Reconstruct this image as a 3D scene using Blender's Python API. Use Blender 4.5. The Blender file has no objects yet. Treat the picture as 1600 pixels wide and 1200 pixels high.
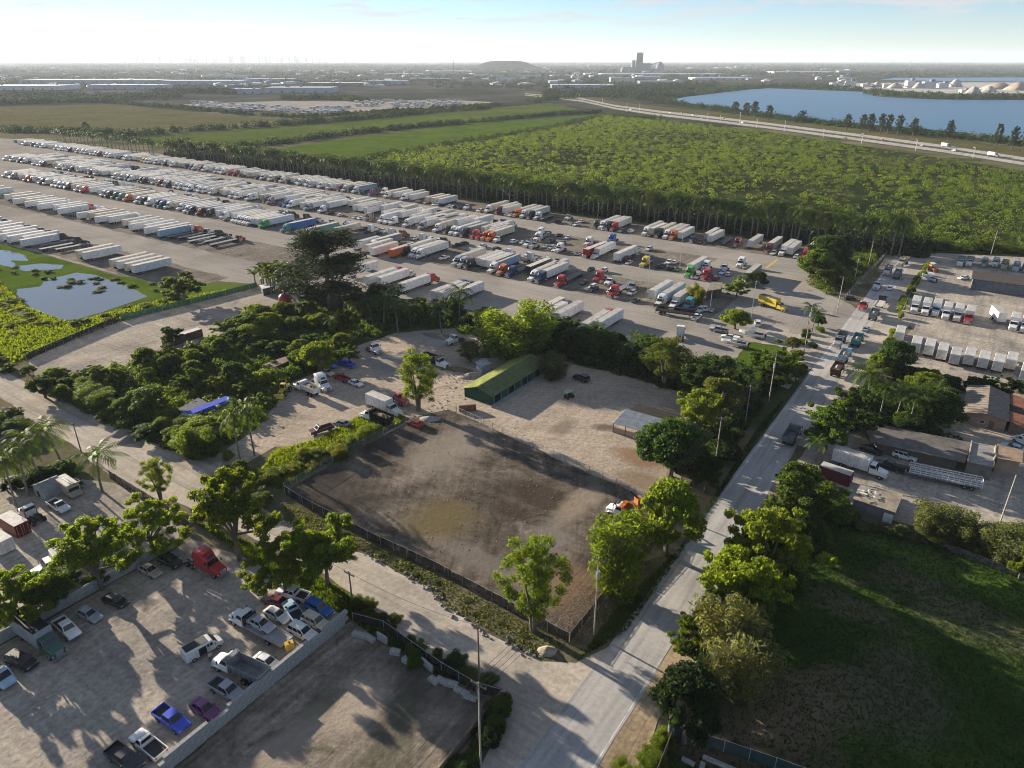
import bpy, bmesh, math, random
import numpy as np
from mathutils import Vector, Matrix
# ------------------------------------------------------------------ camera, sky, sun, exposure
sc = bpy.context.scene
CAM_H = 78.0; FPX = 1109.0; HORIZON = 94.0           # photo is 1600 x 1200
TH = math.atan((600 - HORIZON) / FPX); SN, CS = math.sin(TH), math.cos(TH)
cd = bpy.data.cameras.new('camera'); cam = bpy.data.objects.new('camera', cd)
sc.collection.objects.link(cam); sc.camera = cam
cam.location = (0, 0, CAM_H); cam.rotation_euler = (math.pi / 2 - TH, 0, 0)
cd.sensor_width = 36; cd.lens = 36 * FPX / 1600; cd.clip_start = 0.5; cd.clip_end = 120000
SUN_EL = math.radians(13.8); SUN_LEFT = math.radians(51)   # sun stands 51 degrees left of the view direction
to_sun = Vector((-math.sin(SUN_LEFT) * math.cos(SUN_EL), math.cos(SUN_LEFT) * math.cos(SUN_EL), math.sin(SUN_EL)))
sl = bpy.data.lights.new('sun', 'SUN'); so = bpy.data.objects.new('sun', sl); sc.collection.objects.link(so)
so.rotation_euler = to_sun.to_track_quat('Z', 'Y').to_euler(); so.location = (0, 0, 400)
sl.energy = 5.0; sl.angle = math.radians(0.53); sl.color = (1.0, 0.88, 0.72)
w = bpy.data.worlds.new('World'); sc.world = w; w.use_nodes = True
nt = w.node_tree; bg = nt.nodes['Background']
sky = nt.nodes.new('ShaderNodeTexSky'); sky.sky_type = 'NISHITA'; sky.sun_disc = False
sky.sun_elevation = SUN_EL; sky.sun_rotation = -SUN_LEFT; sky.altitude = 50
sky.air_density = 0.75; sky.dust_density = 0.0; sky.ozone_density = 3.0
# thin low cumulus drawn in the sky itself, the same all round
geo = nt.nodes.new('ShaderNodeTexCoord'); mp = nt.nodes.new('ShaderNodeMapping'); mp.inputs['Scale'].default_value = (8, 8, 60)
nz = nt.nodes.new('ShaderNodeTexNoise'); nz.inputs['Scale'].default_value = 1.0; nz.inputs['Detail'].default_value = 7; nz.inputs['Roughness'].default_value = .55
cr = nt.nodes.new('ShaderNodeValToRGB'); cr.color_ramp.elements[0].position = .49; cr.color_ramp.elements[1].position = .6
sep = nt.nodes.new('ShaderNodeSeparateXYZ'); band = nt.nodes.new('ShaderNodeMapRange')
band.inputs[1].default_value = .03; band.inputs[2].default_value = .05; mul = nt.nodes.new('ShaderNodeMath'); mul.operation = 'MULTIPLY'
mul2 = nt.nodes.new('ShaderNodeMath'); mul2.operation = 'MULTIPLY'; mul2.inputs[1].default_value = .75
mixc = nt.nodes.new('ShaderNodeMixRGB'); mixc.inputs[2].default_value = (4.6, 4.65, 4.75, 1)
L = nt.links.new
L(geo.outputs['Generated'], mp.inputs[0]); L(mp.outputs[0], nz.inputs['Vector']); L(nz.outputs[0], cr.inputs[0])
L(geo.outputs['Generated'], sep.inputs[0]); L(sep.outputs[2], band.inputs[0]); L(band.outputs[0], mul.inputs[0]); L(cr.outputs[0], mul.inputs[1])
L(mul.outputs[0], mul2.inputs[0]); L(mul2.outputs[0], mixc.inputs[0]); L(sky.outputs[0], mixc.inputs[1]); L(mixc.outputs[0], bg.inputs[0])
bg.inputs[1].default_value = 0.054
vs = sc.view_settings; vs.view_transform = 'Standard'; vs.look = 'None'; vs.gamma = 1; vs.use_curve_mapping = False
vs.exposure = 1.52
sc.render.engine = 'CYCLES'; sc.cycles.use_denoising = True; sc.cycles.filter_width = 1.0; sc.cycles.denoising_prefilter = 'ACCURATE'
sc.cycles.max_bounces = 6; sc.cycles.transparent_max_bounces = 12; sc.cycles.volume_bounces = 0
# ------------------------------------------------------------------ pixel <-> ground
def G(x, y, h=0.0):
    u = (x - 800) / FPX; v = (y - 600) / FPX; t = (CAM_H - h) / (SN + v * CS)
    return (u * t, (CS - v * SN) * t)
def PX(X, Y, Z=0.0):
    dz = Z - CAM_H; f = Y * CS - dz * SN; up = Y * SN + dz * CS
    return (800 + FPX * X / f, 600 - FPX * up / f, f)
AR = math.radians(56)                                    # the street grid: ER runs away along the main road, EC across it
ER = (math.cos(AR), math.sin(AR)); EC = (math.sin(AR), -math.cos(AR))
def XY(c, r): return (c * EC[0] + r * ER[0], c * EC[1] + r * ER[1])
def RC(x, y, h=0):
    X, Y = G(x, y, h); return (X * EC[0] + Y * EC[1], X * ER[0] + Y * ER[1])
def height_to(bx, by, ty):
    X, Y = G(bx, by); lo, hi = 0, 76
    for _ in range(30):
        m = (lo + hi) / 2
        if PX(X, Y, m)[1] > ty: lo = m
        else: hi = m
    return lo
def wid(px, bx, by):
    X, Y = G(bx, by); return px * PX(X, Y, 0)[2] / FPX
rnd = random.Random(7); NR = np.random.default_rng(7)
# ------------------------------------------------------------------ materials
MATS = {}
def nodes(name):
    m = bpy.data.materials.new(name); m.use_nodes = True; t = m.node_tree
    MATS[name] = m; return m, t, t.nodes['Principled BSDF']
def ramp(t, fac, cols, pos=None):
    r = t.nodes.new('ShaderNodeValToRGB'); e = r.color_ramp.elements
    while len(e) < len(cols): e.new(.5)
    for i, c in enumerate(cols):
        e[i].position = pos[i] if pos else i / (len(cols) - 1); e[i].color = (*c, 1)
    t.links.new(fac, r.inputs[0]); return r.outputs[0]
def noise(t, scale, detail=4, rough=.55, vec=None, sc3=None, rot=0, dist=0):
    n = t.nodes.new('ShaderNodeTexNoise'); n.inputs['Scale'].default_value = scale; n.inputs['Detail'].default_value = detail
    n.inputs['Roughness'].default_value = rough; n.inputs['Distortion'].default_value = dist
    c = t.nodes.new('ShaderNodeTexCoord'); src = c.outputs['Object']
    if sc3 or rot:
        mpn = t.nodes.new('ShaderNodeMapping'); mpn.vector_type = 'TEXTURE'; mpn.inputs['Rotation'].default_value = (0, 0, rot)
        if sc3: mpn.inputs['Scale'].default_value = tuple(1 / q for q in sc3)
        t.links.new(src, mpn.inputs[0]); src = mpn.outputs[0]
    t.links.new(src, n.inputs['Vector']); return n.outputs[0]
def mixrgb(t, fac, a, b, mode='MIX'):
    m = t.nodes.new('ShaderNodeMixRGB'); m.blend_type = mode
    for i, s in ((0, fac), (1, a), (2, b)):
        if isinstance(s, (int, float)): m.inputs[i].default_value = s
        elif isinstance(s, tuple): m.inputs[i].default_value = (*s, 1)
        else: t.links.new(s, m.inputs[i])
    return m.outputs[0]
def bump(t, b, h, strength, dist=.05):
    n = t.nodes.new('ShaderNodeBump'); n.inputs['Strength'].default_value = strength; n.inputs['Distance'].default_value = dist
    t.links.new(h, n.inputs['Height']); t.links.new(n.outputs[0], b.inputs['Normal'])
def dirt(name, cols, scale=.05, tracks=None, rough=.95, fine=1.2, bumps=.5, patch=None, patchcol=None, spec=0.0, stains=(), swirl=0, fc=.38):
    """bare ground: broad patches, fine grit, streaks of wheel tracks along the street grid"""
    m, t, b = nodes(name)
    n1 = noise(t, scale, 8, .62, dist=.6); base = ramp(t, n1, cols, [.28 + .44 * i / (len(cols) - 1) for i in range(len(cols))])
    n2 = noise(t, fine, 5, .7); g = ramp(t, n2, [(1 - fc,) * 3, (1 + fc * .47,) * 3], [.3, .72]); col = mixrgb(t, 1.0, base, g, 'MULTIPLY')
    if tracks:
        for ang, st in tracks:
            n3 = noise(t, 1.0, 4, .6, sc3=(.03, .7, 1), rot=ang, dist=.5)
            f = ramp(t, n3, [(1 - st,) * 3, (1, 1, 1), (1 + st * .5,) * 3], [.34, .5, .68]); col = mixrgb(t, 1.0, col, f, 'MULTIPLY')
    if patch:
        n4 = noise(t, patch[0], 6, .6, dist=.8); f = ramp(t, n4, [(0, 0, 0), (1, 1, 1)], [patch[1], patch[1] + patch[2]]); col = mixrgb(t, f, col, patchcol)
    if swirl:
        n6 = noise(t, .11, 8, .68, dist=2.2); f = ramp(t, n6, [(1 - swirl,) * 3, (1, 1, 1), (1 + swirl * .9,) * 3], [.33, .5, .68]); col = mixrgb(t, 1.0, col, f, 'MULTIPLY')
    for (px, py, rx, ry, ang, scol, amt) in stains:              # damp, pale or oily patches, or painted sunlit grass, with a place of their own
        X, Y = G(px, py); c_ = t.nodes.new('ShaderNodeTexCoord'); mp_ = t.nodes.new('ShaderNodeMapping'); mp_.vector_type = 'TEXTURE'
        mp_.inputs['Location'].default_value = (X, Y, 0); mp_.inputs['Rotation'].default_value = (0, 0, ang); mp_.inputs['Scale'].default_value = (rx, ry, 1)
        t.links.new(c_.outputs['Object'], mp_.inputs[0]); ln = t.nodes.new('ShaderNodeVectorMath'); ln.operation = 'LENGTH'; t.links.new(mp_.outputs[0], ln.inputs[0])
        nn_ = noise(t, .16, 7, .65, dist=.5); ad = t.nodes.new('ShaderNodeMath'); ad.operation = 'MULTIPLY_ADD'; t.links.new(nn_, ad.inputs[0]); ad.inputs[1].default_value = 1.5; t.links.new(ln.outputs['Value'], ad.inputs[2])
        mr_ = t.nodes.new('ShaderNodeMapRange'); mr_.inputs[1].default_value = 1.3; mr_.inputs[2].default_value = 1.95; mr_.inputs[3].default_value = amt; mr_.inputs[4].default_value = 0; t.links.new(ad.outputs[0], mr_.inputs[0])
        col = mixrgb(t, mr_.outputs[0], col, scol)
    t.links.new(col, b.inputs['Base Color']); b.inputs['Roughness'].default_value = rough; b.inputs['Specular IOR Level'].default_value = spec
    n5 = noise(t, .9, 6, .7); bump(t, b, n5, bumps, .25); return m
def plain(name, col, rough=.6, metal=0.0, var=.12, scale=1.5, spec=.4, bmp=0):
    m, t, b = nodes(name)
    n = noise(t, scale, 5, .6); f = ramp(t, n, [(1 - var * 1.6,) * 3, (1 + var,) * 3], [.3, .7])
    c = mixrgb(t, 1.0, col, f, 'MULTIPLY'); t.links.new(c, b.inputs['Base Color'])
    b.inputs['Roughness'].default_value = rough; b.inputs['Metallic'].default_value = metal; b.inputs['Specular IOR Level'].default_value = spec
    if bmp: bump(t, b, n, bmp, .03)
    return m
def tinted(name, rough=.4, dust=.25, metal=0, coat=0, stripes=0.0):
    """paint: colour comes from the object, dust and fading from noise"""
    m, t, b = nodes(name); oi = t.nodes.new('ShaderNodeObjectInfo')
    n = noise(t, .9, 5, .65); f = ramp(t, n, [(1 - dust,) * 3, (1.05,) * 3], [.3, .65])
    c = mixrgb(t, 1.0, oi.outputs['Color'], f, 'MULTIPLY')
    if stripes:
        wv = t.nodes.new('ShaderNodeTexWave'); wv.inputs['Scale'].default_value = stripes; wv.bands_direction = 'X'; wv.inputs['Distortion'].default_value = 0
        tc = t.nodes.new('ShaderNodeTexCoord'); t.links.new(tc.outputs['Object'], wv.inputs['Vector'])
        f2 = ramp(t, wv.outputs[0], [(.82,) * 3, (1, 1, 1)], [.0, .25]); c = mixrgb(t, 1.0, c, f2, 'MULTIPLY')
    t.links.new(c, b.inputs['Base Color']); b.inputs['Roughness'].default_value = rough; b.inputs['Metallic'].default_value = metal
    if rough > .6: b.inputs['Specular IOR Level'].default_value = .1
    b.inputs['Coat Weight'].default_value = coat; return m
def leafmat(name, trans=.55, var=.5, rough=.55):
    m, t, b = nodes(name); oi = t.nodes.new('ShaderNodeObjectInfo'); gi = t.nodes.new('ShaderNodeNewGeometry')
    f = ramp(t, gi.outputs['Random Per Island'], [(1 - var, 1 - var, 1 - var * .9), (1, 1, 1), (1 + var * .9, 1 + var * .55, .9)], [0, .5, 1])
    c = mixrgb(t, 1.0, oi.outputs['Color'], f, 'MULTIPLY')
    t.links.new(c, b.inputs['Base Color']); b.inputs['Roughness'].default_value = rough; b.inputs['Specular IOR Level'].default_value = .15
    tr = t.nodes.new('ShaderNodeBsdfTranslucent'); c2 = mixrgb(t, 1.0, c, (2.1, 1.85, .6), 'MULTIPLY'); t.links.new(c2, tr.inputs[0])
    mx = t.nodes.new('ShaderNodeMixShader'); mx.inputs[0].default_value = trans
    t.links.new(b.outputs[0], mx.inputs[1]); t.links.new(tr.outputs[0], mx.inputs[2]); t.links.new(mx.outputs[0], t.nodes['Material Output'].inputs[0]); return m
def screen(name, col, alpha, scale=9.0):
    m, t, b = nodes(name); b.inputs['Base Color'].default_value = (*col, 1); b.inputs['Roughness'].default_value = .8
    n = noise(t, .7, 3); f = ramp(t, n, [(alpha - .12,) * 3, (min(1, alpha + .1),) * 3], [.3, .7])
    tp = t.nodes.new('ShaderNodeBsdfTransparent'); mx = t.nodes.new('ShaderNodeMixShader')
    t.links.new(f, mx.inputs[0]); t.links.new(tp.outputs[0], mx.inputs[1]); t.links.new(b.outputs[0], mx.inputs[2]); t.links.new(mx.outputs[0], t.nodes['Material Output'].inputs[0]); return m
GA = AR; GB = AR - math.pi / 2
dirt('m_ground', [(.10, .10, .055), (.16, .14, .085), (.24, .20, .14)], .012, fine=.6, patch=(.02, .5, .12), patchcol=(.055, .075, .028))
dirt('m_far', [(.03, .036, .026), (.055, .058, .044), (.13, .125, .11)], .004, fine=.02, bumps=0)
dirt('m_yard', [(0.247, 0.221, 0.189), (0.390, 0.345, 0.286), (0.520, 0.448, 0.364)], .07, [(GA, .16), (GB, .12)])
dirt('m_sandyard', [(0.300, 0.252, 0.198), (0.420, 0.348, 0.270), (0.504, 0.426, 0.336)], .06, [(GA, .1), (GB + .4, .12)], patch=(.06, .6, .12), patchcol=(.20, .155, .11), stains=[(945, 668, 3, 2, 0, (.09, .075, .06), .8), (880, 668, 5, 2.5, GA, (.17, .14, .11), .7), (1000, 715, 7, 4, GB, (.22, .135, .075), .8), (1000, 750, 6, 3, GB, (.20, .14, .09), .6), (680, 530, 10, 4, GB, (.30, .31, .32), .6), (600, 570, 10, 5, GB, (.2, .19, .175), .6)])
dirt('m_lot', [(0.069, 0.057, 0.046), (0.132, 0.110, 0.086), (0.213, 0.182, 0.145)], .05, [(GA + .5, .25), (GB, .2)], patch=(.075, .6, .14), patchcol=(.235, .205, .17), swirl=.45, stains=[(700, 700, 13, 8, GA, (.25, .215, .175), .75), (520, 760, 16, 7, GB, (.045, .04, .036), .75), (690, 812, 8, 6.5, GA, (.135, .108, .055), .9), (850, 775, 9, 5, GB, (.055, .042, .032), .8), (800, 800, 6, 2, GB, (.06, .045, .034), .7), (905, 785, 8, 3, GA, (.27, .22, .165), .8), (900, 925, 6, 9, GA, (.20, .135, .085), .8), (760, 880, 12, 3, GB, (.20, .175, .15), .6), (850, 850, 8, 4, GA, (.21, .19, .165), .6), (600, 700, 8, 4, GA, (.05, .045, .04), .6)])
dirt('m_lowlot', [(0.130, 0.111, 0.086), (0.247, 0.208, 0.163), (0.390, 0.325, 0.254)], .09, [(GA, .32), (GB + .5, .15)], patch=(.1, .58, .1), patchcol=(.08, .08, .05), swirl=.3, stains=[(560, 1100, 6, 4, GA, (.36, .30, .235), .7), (620, 1130, 3, 9, GB + .4, (.075, .075, .05), .75), (500, 1105, 4, 2, GA, (.10, .10, .06), .7), (680, 1080, 7, 3, GB, (.07, .06, .05), .6), (450, 1170, 7, 3, GA, (.34, .28, .22), .6)])
dirt('m_dirtroad', [(0.300, 0.270, 0.228), (0.432, 0.378, 0.312), (0.520, 0.462, 0.378)], .08, [(GB, .2)], bumps=.35, fc=.25)
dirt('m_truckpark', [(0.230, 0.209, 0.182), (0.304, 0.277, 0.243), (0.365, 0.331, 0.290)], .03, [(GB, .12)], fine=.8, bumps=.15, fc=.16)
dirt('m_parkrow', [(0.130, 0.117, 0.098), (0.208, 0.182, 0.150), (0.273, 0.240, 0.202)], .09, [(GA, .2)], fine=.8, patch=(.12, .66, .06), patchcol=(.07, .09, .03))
dirt('m_road', [(0.324, 0.312, 0.294), (0.408, 0.390, 0.366), (0.480, 0.456, 0.426)], .05, [(GA, .22)], fine=1.6, bumps=.08, rough=.85, fc=.16)
dirt('m_shoulder', [(0.264, 0.204, 0.132), (0.374, 0.292, 0.193), (0.440, 0.358, 0.248)], .12, [(GA, .28)], fine=1.5, bumps=.4)
dirt('m_verge', [(.045, .055, .025), (.10, .095, .055), (.19, .165, .115)], .15, fine=1.6, bumps=.8)
dirt('m_grass', [(.022, .042, .012), (.04, .075, .016), (.08, .12, .026)], .07, fine=2.2, bumps=.9, patch=(.05, .55, .12), patchcol=(.12, .098, .065), stains=[(1230, 1110, 14, 6, GA - .6, (.17, .13, .09), .85), (1400, 1080, 10, 7, GA, (.10, .09, .065), .8), (1330, 950, 9, 3, GB, (.14, .115, .075), .7), (1540, 980, 12, 5, GB, (.13, .12, .07), .7), (1560, 920, 14, 4, GB, (.085, .15, .022), .7), (1400, 860, 14, 2.5, GB, (.09, .13, .03), .7)])  # bright green patch at the right edge paints in sunlit grass
dirt('m_lawn', [(.055, .09, .012), (.085, .13, .018), (.12, .165, .03)], .05, fine=1.5, bumps=.8)
dirt('m_field_olive', [(.085, .085, .032), (.115, .11, .045), (.14, .125, .06)], .015, [(GB, .18)], fine=.1, bumps=0)
dirt('m_field_green', [(.06, .09, .018), (.09, .12, .025), (.12, .15, .035)], .012, [(GB, .2)], fine=.09, bumps=0)
dirt('m_scrubfloor', [(.014, .024, .008), (.03, .045, .014), (.10, .095, .05)], .02, fine=.2, bumps=0)
dirt('m_gravel', [(.16, .15, .135), (.24, .22, .195), (.30, .275, .24)], .3, fine=5, bumps=1)
dirt('m_concrete', [(.26, .26, .255), (.36, .355, .34), (.44, .43, .41)], .35, fine=2.5, bumps=.3)
dirt('m_quarry', [(.34, .33, .31), (.46, .44, .41), (.55, .53, .50)], .02, fine=.1, bumps=0)
def water(name, col, rough, wave):
    m, t, b = nodes(name); b.inputs['Base Color'].default_value = (*col, 1); b.inputs['Roughness'].default_value = rough
    b.inputs['IOR'].default_value = 1.33; n = noise(t, wave, 3, .6); bump(t, b, n, .25, .3 if wave < 1 else .02); return m
water('m_lake', (.015, .10, .20), .3, .06); water('m_pond', (.13, .135, .13), .1, 2.0)
m, t, b = nodes('m_puddle'); n = noise(t, .12, 5); c = ramp(t, n, [(.085, .07, .04), (.15, .125, .068)], [.3, .7]); t.links.new(c, b.inputs['Base Color']); b.inputs['Roughness'].default_value = .4
tinted('m_paint', .32, .22, coat=.35); tinted('m_box', .5, .36, stripes=.55); tinted('m_roofsheet', .65, .42); tinted('m_matte', .8, .3); tinted('m_ribbed', .5, .3, stripes=1.1)
plain('m_glass', (.012, .016, .02), .06, var=.1, spec=.6); plain('m_tyre', (.018, .018, .018), .85); plain('m_rim', (.42, .42, .43), .35, .7)
plain('m_chrome', (.55, .55, .56), .25, .9); plain('m_frame', (.03, .03, .032), .7); plain('m_light', (.7, .7, .68), .15); plain('m_tail', (.35, .02, .02), .25)
plain('m_wood', (.16, .125, .09), .9, scale=6, var=.3); plain('m_pole', (.36, .33, .28), .85, scale=3, var=.2); plain('m_galv', (.42, .43, .44), .45, .5)
plain('m_bark', (.15, .125, .10), .95, scale=4, var=.35, bmp=.5); plain('m_palmtrunk', (.19, .175, .15), .9, scale=3, var=.25)
plain('m_white', (.72, .72, .70), .55, var=.08); plain('m_rust', (.21, .10, .055), .9, var=.35); plain('m_wire', (.03, .03, .03), .6)
plain('m_stuccotan', (.40, .31, .24), .9); plain('m_openingshade', (.012, .013, .015), .5); plain('m_soil', (.17, .115, .07), .95, var=.3, bmp=.6)
plain('m_rubble', (.34, .29, .23), .95, var=.35, scale=1.2, bmp=.8); plain('m_asphaltline', (.62, .61, .58), .7, var=.3, scale=.8); plain('m_yellowline', (.55, .38, .06), .7)
leafmat('m_leaf'); leafmat('m_palmleaf', .4, .5, .55); leafmat('m_farleaf', .15, .5, .9); leafmat('m_needle', .35, .5, .7)
screen('m_windscreen', (.012, .013, .014), .9); screen('m_greenscreen', (.04, .16, .10), .9); screen('m_tealscreen', (.012, .045, .05), .95); screen('m_chainlink', (.30, .31, .31), .22)
# ------------------------------------------------------------------ mesh builder
class MB:
    def __init__(s): s.v = []; s.f = []; s.m = []
    def add(s, vs, fs, mi=0):
        o = len(s.v); s.v += [tuple(p) for p in vs]; s.f += [tuple(i + o for i in f) for f in fs]; s.m += [mi] * len(fs); return s
    def box(s, cx, cy, cz, sx, sy, sz, mi=0, rz=0.0):
        hx, hy, hz = sx / 2, sy / 2, sz / 2; c_, s_ = math.cos(rz), math.sin(rz); vs = []
        for z in (-hz, hz):
            for x, y in ((-hx, -hy), (hx, -hy), (hx, hy), (-hx, hy)): vs.append((cx + x * c_ - y * s_, cy + x * s_ + y * c_, cz + z))
        return s.add(vs, [(3, 2, 1, 0), (4, 5, 6, 7), (0, 1, 5, 4), (1, 2, 6, 5), (2, 3, 7, 6), (3, 0, 4, 7)], mi)
    def loft(s, rings, mi=0, cap=True):
        n = len(rings[0]); vs = [p for r in rings for p in r]; fs = []
        for k in range(len(rings) - 1):
            for i in range(n): fs.append((k * n + i, k * n + (i + 1) % n, (k + 1) * n + (i + 1) % n, (k + 1) * n + i))
        if cap: fs.append(tuple(reversed(range(n)))); fs.append(tuple((len(rings) - 1) * n + i for i in range(n)))
        return s.add(vs, fs, mi)
    def cyl(s, p0, p1, r0, r1=None, n=8, mi=0, cap=True):
        r1 = r0 if r1 is None else r1; a = Vector(p0); b_ = Vector(p1); d = (b_ - a).normalized()
        u = d.orthogonal().normalized(); v = d.cross(u); R = []
        for c, r in ((a, r0), (b_, r1)): R.append([tuple(c + u * r * math.cos(6.28318 * i / n) + v * r * math.sin(6.28318 * i / n)) for i in range(n)])
        return s.loft(R, mi, cap)
    def tube(s, pts, rs, n=6, mi=0):
        for i in range(len(pts) - 1): s.cyl(pts[i], pts[i + 1], rs[i], rs[i + 1], n, mi)
        return s
    def quad(s, a, b, c, d, mi=0): return s.add([a, b, c, d], [(0, 1, 2, 3)], mi)
    def mesh(s, name, mats, smooth=False):
        me = bpy.data.meshes.new(name); me.from_pydata(s.v, [], s.f)
        for k in (mats if isinstance(mats, (list, tuple)) else [mats]): me.materials.append(MATS[k])
        if any(s.m): me.polygons.foreach_set('material_index', s.m)
        bm = bmesh.new(); bm.from_mesh(me); bmesh.ops.recalc_face_normals(bm, faces=bm.faces); bm.to_mesh(me); bm.free()
        if smooth: me.polygons.foreach_set('use_smooth', [True] * len(me.polygons))
        me.update(); return me
def ring(x, hw, z0, z1, ch=.08):
    c = min(ch, hw * .5, (z1 - z0) * .4)
    return [(x, -hw + c, z0), (x, hw - c, z0), (x, hw, z0 + c), (x, hw, z1 - c), (x, hw - c, z1), (x, -hw + c, z1), (x, -hw, z1 - c), (x, -hw, z0 + c)]
def boxm(name, dims, mat, c=(0, 0, 0)): return MB().box(*c, *dims).mesh(name, mat)
def np_mesh(name, V, F, mat):
    """V (n,3), F (m,4) quads, fast"""
    me = bpy.data.meshes.new(name); V = np.ascontiguousarray(V, dtype=np.float32); F = np.ascontiguousarray(F, dtype=np.int32); k = F.shape[1]
    me.vertices.add(len(V)); me.vertices.foreach_set('co', V.ravel()); me.loops.add(F.size); me.loops.foreach_set('vertex_index', F.ravel())
    me.polygons.add(len(F)); me.polygons.foreach_set('loop_start', np.arange(0, F.size, k, dtype=np.int32))
    me.materials.append(MATS[mat]); me.update(calc_edges=True); me.validate(); return me
# ------------------------------------------------------------------ objects
COL = sc.collection.objects
def obj(name, me, parent=None, loc=(0, 0, 0), rz=0.0, color=None, rot=None, scale=None):
    o = bpy.data.objects.new(name, me); COL.link(o)
    if parent is not None: o.parent = parent
    o.location = loc; o.rotation_euler = rot if rot else (0, 0, rz)
    if scale: o.scale = scale
    if color: o.color = (*color, 1)
    return o
def tag(o, label, cat, group=None):
    o['label'] = label; o['category'] = cat
    if group: o['group'] = group
    return o
def thing(name, label, cat, loc=(0, 0, 0), rz=0.0, group=None):
    e = bpy.data.objects.new(name, None); COL.link(e); e.empty_display_size = .5
    e.location = loc; e.rotation_euler = (0, 0, rz); return tag(e, label, cat, group)
def struct(name, me, **k):
    o = obj(name, me, **k); o['kind'] = 'structure'; return o
def stuff(name, me, label, cat, **k):
    o = obj(name, me, **k); o['kind'] = 'stuff'; return tag(o, label, cat)
def sheet_pts(pts, z, step, jit, seed):
    r = random.Random(seed); out = []
    n = len(pts)
    for i in range(n):
        a, b_ = pts[i], pts[(i + 1) % n]; d = math.hypot(b_[0] - a[0], b_[1] - a[1]); k = max(1, min(200, int(d / step)))
        for j in range(k):
            f = j / k; jj = jit if j else 0
            out.append((a[0] + (b_[0] - a[0]) * f + r.gauss(0, 1) * jj, a[1] + (b_[1] - a[1]) * f + r.gauss(0, 1) * jj, z))
    return out
def sheet(name, pts, z, mat, step=3.0, jit=.25, seed=1, kind='structure', px=True):
    if px: pts = [G(*p) for p in pts]
    P_ = sheet_pts(pts, z, step, jit, seed); bm = bmesh.new(); vs = [bm.verts.new(p) for p in P_]; f = bm.faces.new(vs)
    f.normal_update()
    if f.normal.z < 0: f.normal_flip()
    bmesh.ops.triangulate(bm, faces=[f]); me = bpy.data.meshes.new(name); bm.to_mesh(me); bm.free(); me.materials.append(MATS[mat])
    o = obj(name, me)
    if kind: o['kind'] = kind
    return o
# ------------------------------------------------------------------ the setting
mb = MB(); ringp = [(34000 * math.cos(i * 6.28318 / 96), 34000 * math.sin(i * 6.28318 / 96), -.5) for i in range(96)]
mb.add(ringp, [tuple(range(96))]); struct('ground', mb.mesh('ground', 'm_far'))
sheet('terrain', [(-1500, -120), (1500, -120), (1500, 700), (420, 900), (-300, 1250), (-1500, 1250)], 0, 'm_ground', 60, 0, px=False)
def crsheet(name, c0, c1, r0, r1, z, mat, step=6, jit=.2, seed=3):
    return sheet(name, [XY(c0, r0), XY(c1, r0), XY(c1, r1), XY(c0, r1)], z, mat, step, jit, seed, px=False)
sheet('olive_field', [(-300, 181), (0, 167), (175, 163), (430, 187), (300, 198), (190, 203), (0, 199), (-300, 208)], .06, 'm_field_olive', 20, .5)
sheet('green_field', [(186, 217), (300, 207), (420, 199), (640, 180), (860, 161), (905, 171), (740, 192), (520, 211), (430, 223), (330, 234), (210, 226)], .06, 'm_field_green', 20, .5)
sheet('green_field_strip', [(425, 234), (560, 214), (760, 191), (935, 179), (885, 198), (700, 226), (590, 245), (520, 246)], .06, 'm_lawn', 20, .5)
sheet('scrub_ground', [(560, 262), (590, 246), (720, 226), (890, 197), (945, 179), (1040, 188), (1200, 206), (1400, 236), (1600, 268), (1800, 300), (1800, 415), (1600, 402), (1380, 392), (1300, 372), (1000, 330), (720, 292)], .05, 'm_scrubfloor', 20, .5)
sheet('truck_park_pavement', [(-300, 196), (60, 220), (265, 242), (560, 285), (715, 317), (940, 350), (1060, 366), (1290, 388), (1312, 420), (1262, 445), (1330, 476), (1352, 492), (1310, 525), (1240, 522), (1215, 500), (1195, 520), (1185, 560), (1080, 562), (960, 527), (880, 510), (780, 492), (640, 468), (560, 458), (440, 444), (405, 444), (350, 440), (250, 432), (180, 428), (60, 395), (0, 380), (-150, 355), (-300, 330)], .03, 'm_truckpark', 5, .2)
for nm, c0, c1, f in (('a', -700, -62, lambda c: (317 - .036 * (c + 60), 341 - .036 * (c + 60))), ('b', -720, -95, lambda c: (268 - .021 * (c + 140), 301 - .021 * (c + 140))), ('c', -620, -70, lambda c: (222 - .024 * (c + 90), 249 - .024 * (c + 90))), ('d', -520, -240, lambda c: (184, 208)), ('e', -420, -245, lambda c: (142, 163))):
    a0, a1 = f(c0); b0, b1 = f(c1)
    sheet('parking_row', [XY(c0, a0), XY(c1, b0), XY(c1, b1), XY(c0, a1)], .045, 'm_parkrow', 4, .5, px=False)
sheet('pond_grass', [(-120, 388), (0, 381), (60, 396), (180, 430), (260, 442), (350, 442), (405, 446), (150, 511), (45, 560), (0, 577), (-120, 600)], .035, 'm_lawn', 3, .4)
sheet('pond', [(32, 468), (26, 452), (62, 448), (70, 436), (96, 432), (120, 426), (150, 430), (172, 438), (200, 448), (231, 463), (200, 474), (160, 488), (118, 500), (80, 499), (56, 488), (46, 478)], .05, 'm_pond', 3, .35)
sheet('pond_channel', [(-60, 388), (8, 391), (40, 399), (44, 408), (18, 407), (24, 416), (60, 412), (100, 414), (96, 420), (40, 424), (-10, 410), (-60, 402)], .05, 'm_pond', 3, .4)
sheet('gravel_yard', [(45, 563), (150, 513), (405, 449), (470, 444), (500, 470), (430, 500), (330, 533), (200, 573), (110, 614), (60, 603)], .04, 'm_yard')
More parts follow.
